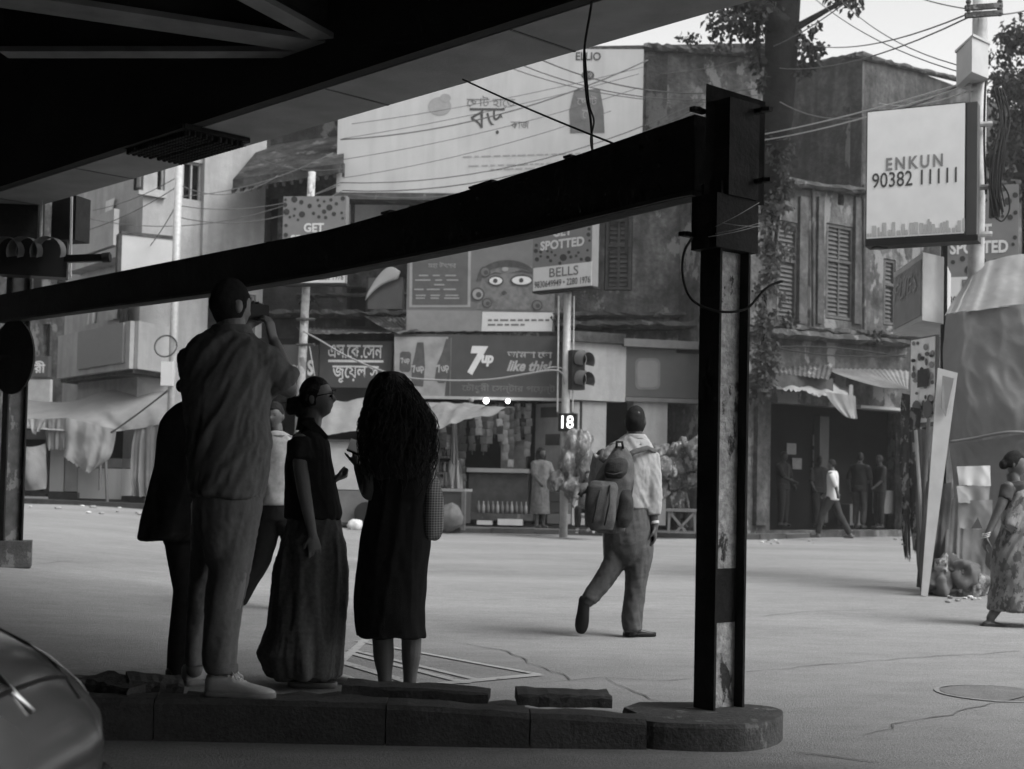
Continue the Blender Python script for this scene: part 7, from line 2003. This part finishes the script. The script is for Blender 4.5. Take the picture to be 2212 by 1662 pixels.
nose = [(-.93, .40, .32, .30), (-.945, .46, .28, .46), (-.985, .54, .25, .58), (-1.05, .61, .23, .66), (-1.13, .67, .22, .71), (-1.23, .72, .22, .745), (-1.42, .78, .22, .77), (-1.75, .86, .22, .79), (-2.1, .90, .22, .80), (-2.35, .92, .22, .80), (-3.9, .94, .22, .80), (-4.4, .92, .22, .79), (-4.9, .84, .24, .74), (-5.15, .72, .26, .66), (-5.25, .55, .3, .5)]
m = MB(); m.rings([sect(*q) for q in nose]); m.obj('body', M_carp, car, smooth=True)
cab = [(-2.25, .93, .85, .66), (-2.6, 1.22, .85, .63), (-2.85, 1.40, .85, .60), (-3.2, 1.47, .85, .58), (-3.7, 1.46, .85, .58), (-4.0, 1.38, .85, .60), (-4.35, 1.15, .85, .62), (-4.6, .93, .85, .64)]
m = MB(); m.rings([sect(*q, n=24) for q in cab]); m.obj('cabin', M_glass, car, smooth=True)
m = MB(); m.rings([sect(x, z + .012, z - .05, hw * .86, n=24) for x, z, hw in ((-2.85, 1.41, .60), (-3.2, 1.48, .58), (-3.7, 1.47, .58), (-4.0, 1.39, .6))]); m.obj('roof', M_carp, car, smooth=True)
for x in (-1.75 + CDX, -4.35 + CDX):
    for y in (2.62, 4.08):
        m = MB(); m.tube([(x, y - .09, .31), (x, y + .09, .31)], .31, 24); w_ = m.obj('wheel', M_black, car, smooth=True)
        m = MB(); m.tube([(x, y - .1, .31), (x, y + .1, .31)], .18, 18); m.obj('hub_cap', M_chrome, w_, smooth=True)
for y in (2.85, 3.85):
    m = MB(); m.lathe((0, 0, 0), [(.07, 0), (.075, .02), (.06, .03), (.02, .035)], 18)
    Mx = Matrix.Rotation(R(90), 4, 'Y'); m.v = [Mx @ v + Vector((-1.05 + CDX, y, .44)) for v in m.v]; m.obj('headlight', M_chrome, car, smooth=True)
m = MB(); m.tube([(x + CDX, y, .27) for x, y in ((-1.25, 2.55), (-1.0, 2.75), (-.92, 3.35), (-1.0, 3.95), (-1.25, 4.15))], .045, 10); m.obj('bumper', M_chrome, car, smooth=True)
# bonnet seams and a bonnet ridge
def on_hood(x, f_):
    """a point on the upper body at x, at fraction f_ of the half width"""
    for (x0, z0, b0, h0), (x1, z1, b1, h1) in zip(nose, nose[1:]):
        if x1 <= x <= x0:
            t = (x0 - x) / (x0 - x1); zt_, zb, hw = z0 + (z1 - z0) * t, b0 + (b1 - b0) * t, h0 + (h1 - h0) * t
            c = (zt_ + zb) / 2; h_ = (zt_ - zb) / 2
            cx_ = abs(f_) ** 1.3; sx_ = math.sqrt(max(0, 1 - cx_ ** 2))
            return Vector((x + CDX, 3.35 + hw * f_, c + h_ * sx_ ** (2 / 2.6)))
for f_, r_, mm in ((-.62, .006, M_black), (.62, .006, M_black), (0, .014, M_chrome)):
    m = MB(); m.tube([on_hood(x, f_) for x in np.linspace(-.99, -2.3, 16)], r_, 6); m.obj('bonnet_seam' if mm is M_black else 'bonnet_trim', mm, car, smooth=True)
m = MB(); m.tube([on_hood(-1.04, f_) for f_ in np.linspace(-.62, .62, 12)], .006, 6); m.obj('bonnet_seam', M_black, car, smooth=True)

# ------------------------------------------------------------------ haze: faint dusty street air round the whole place
hz = MB(); hz.box((0, 60, 7.2), (176, 260, 16.4))
hm_ = bpy.data.materials.new('street_haze'); hm_.use_nodes = True
hn = hm_.node_tree.nodes; hn.remove(hn['Principled BSDF'])
pv = hn.new('ShaderNodeVolumePrincipled')
pv.inputs['Color'].default_value = (.9, .9, .9, 1); pv.inputs['Density'].default_value = .0012; pv.inputs['Anisotropy'].default_value = .2
hm_.node_tree.links.new(pv.outputs[0], hn['Material Output'].inputs['Volume'])
hz.obj('haze', hm_, kind='stuff')
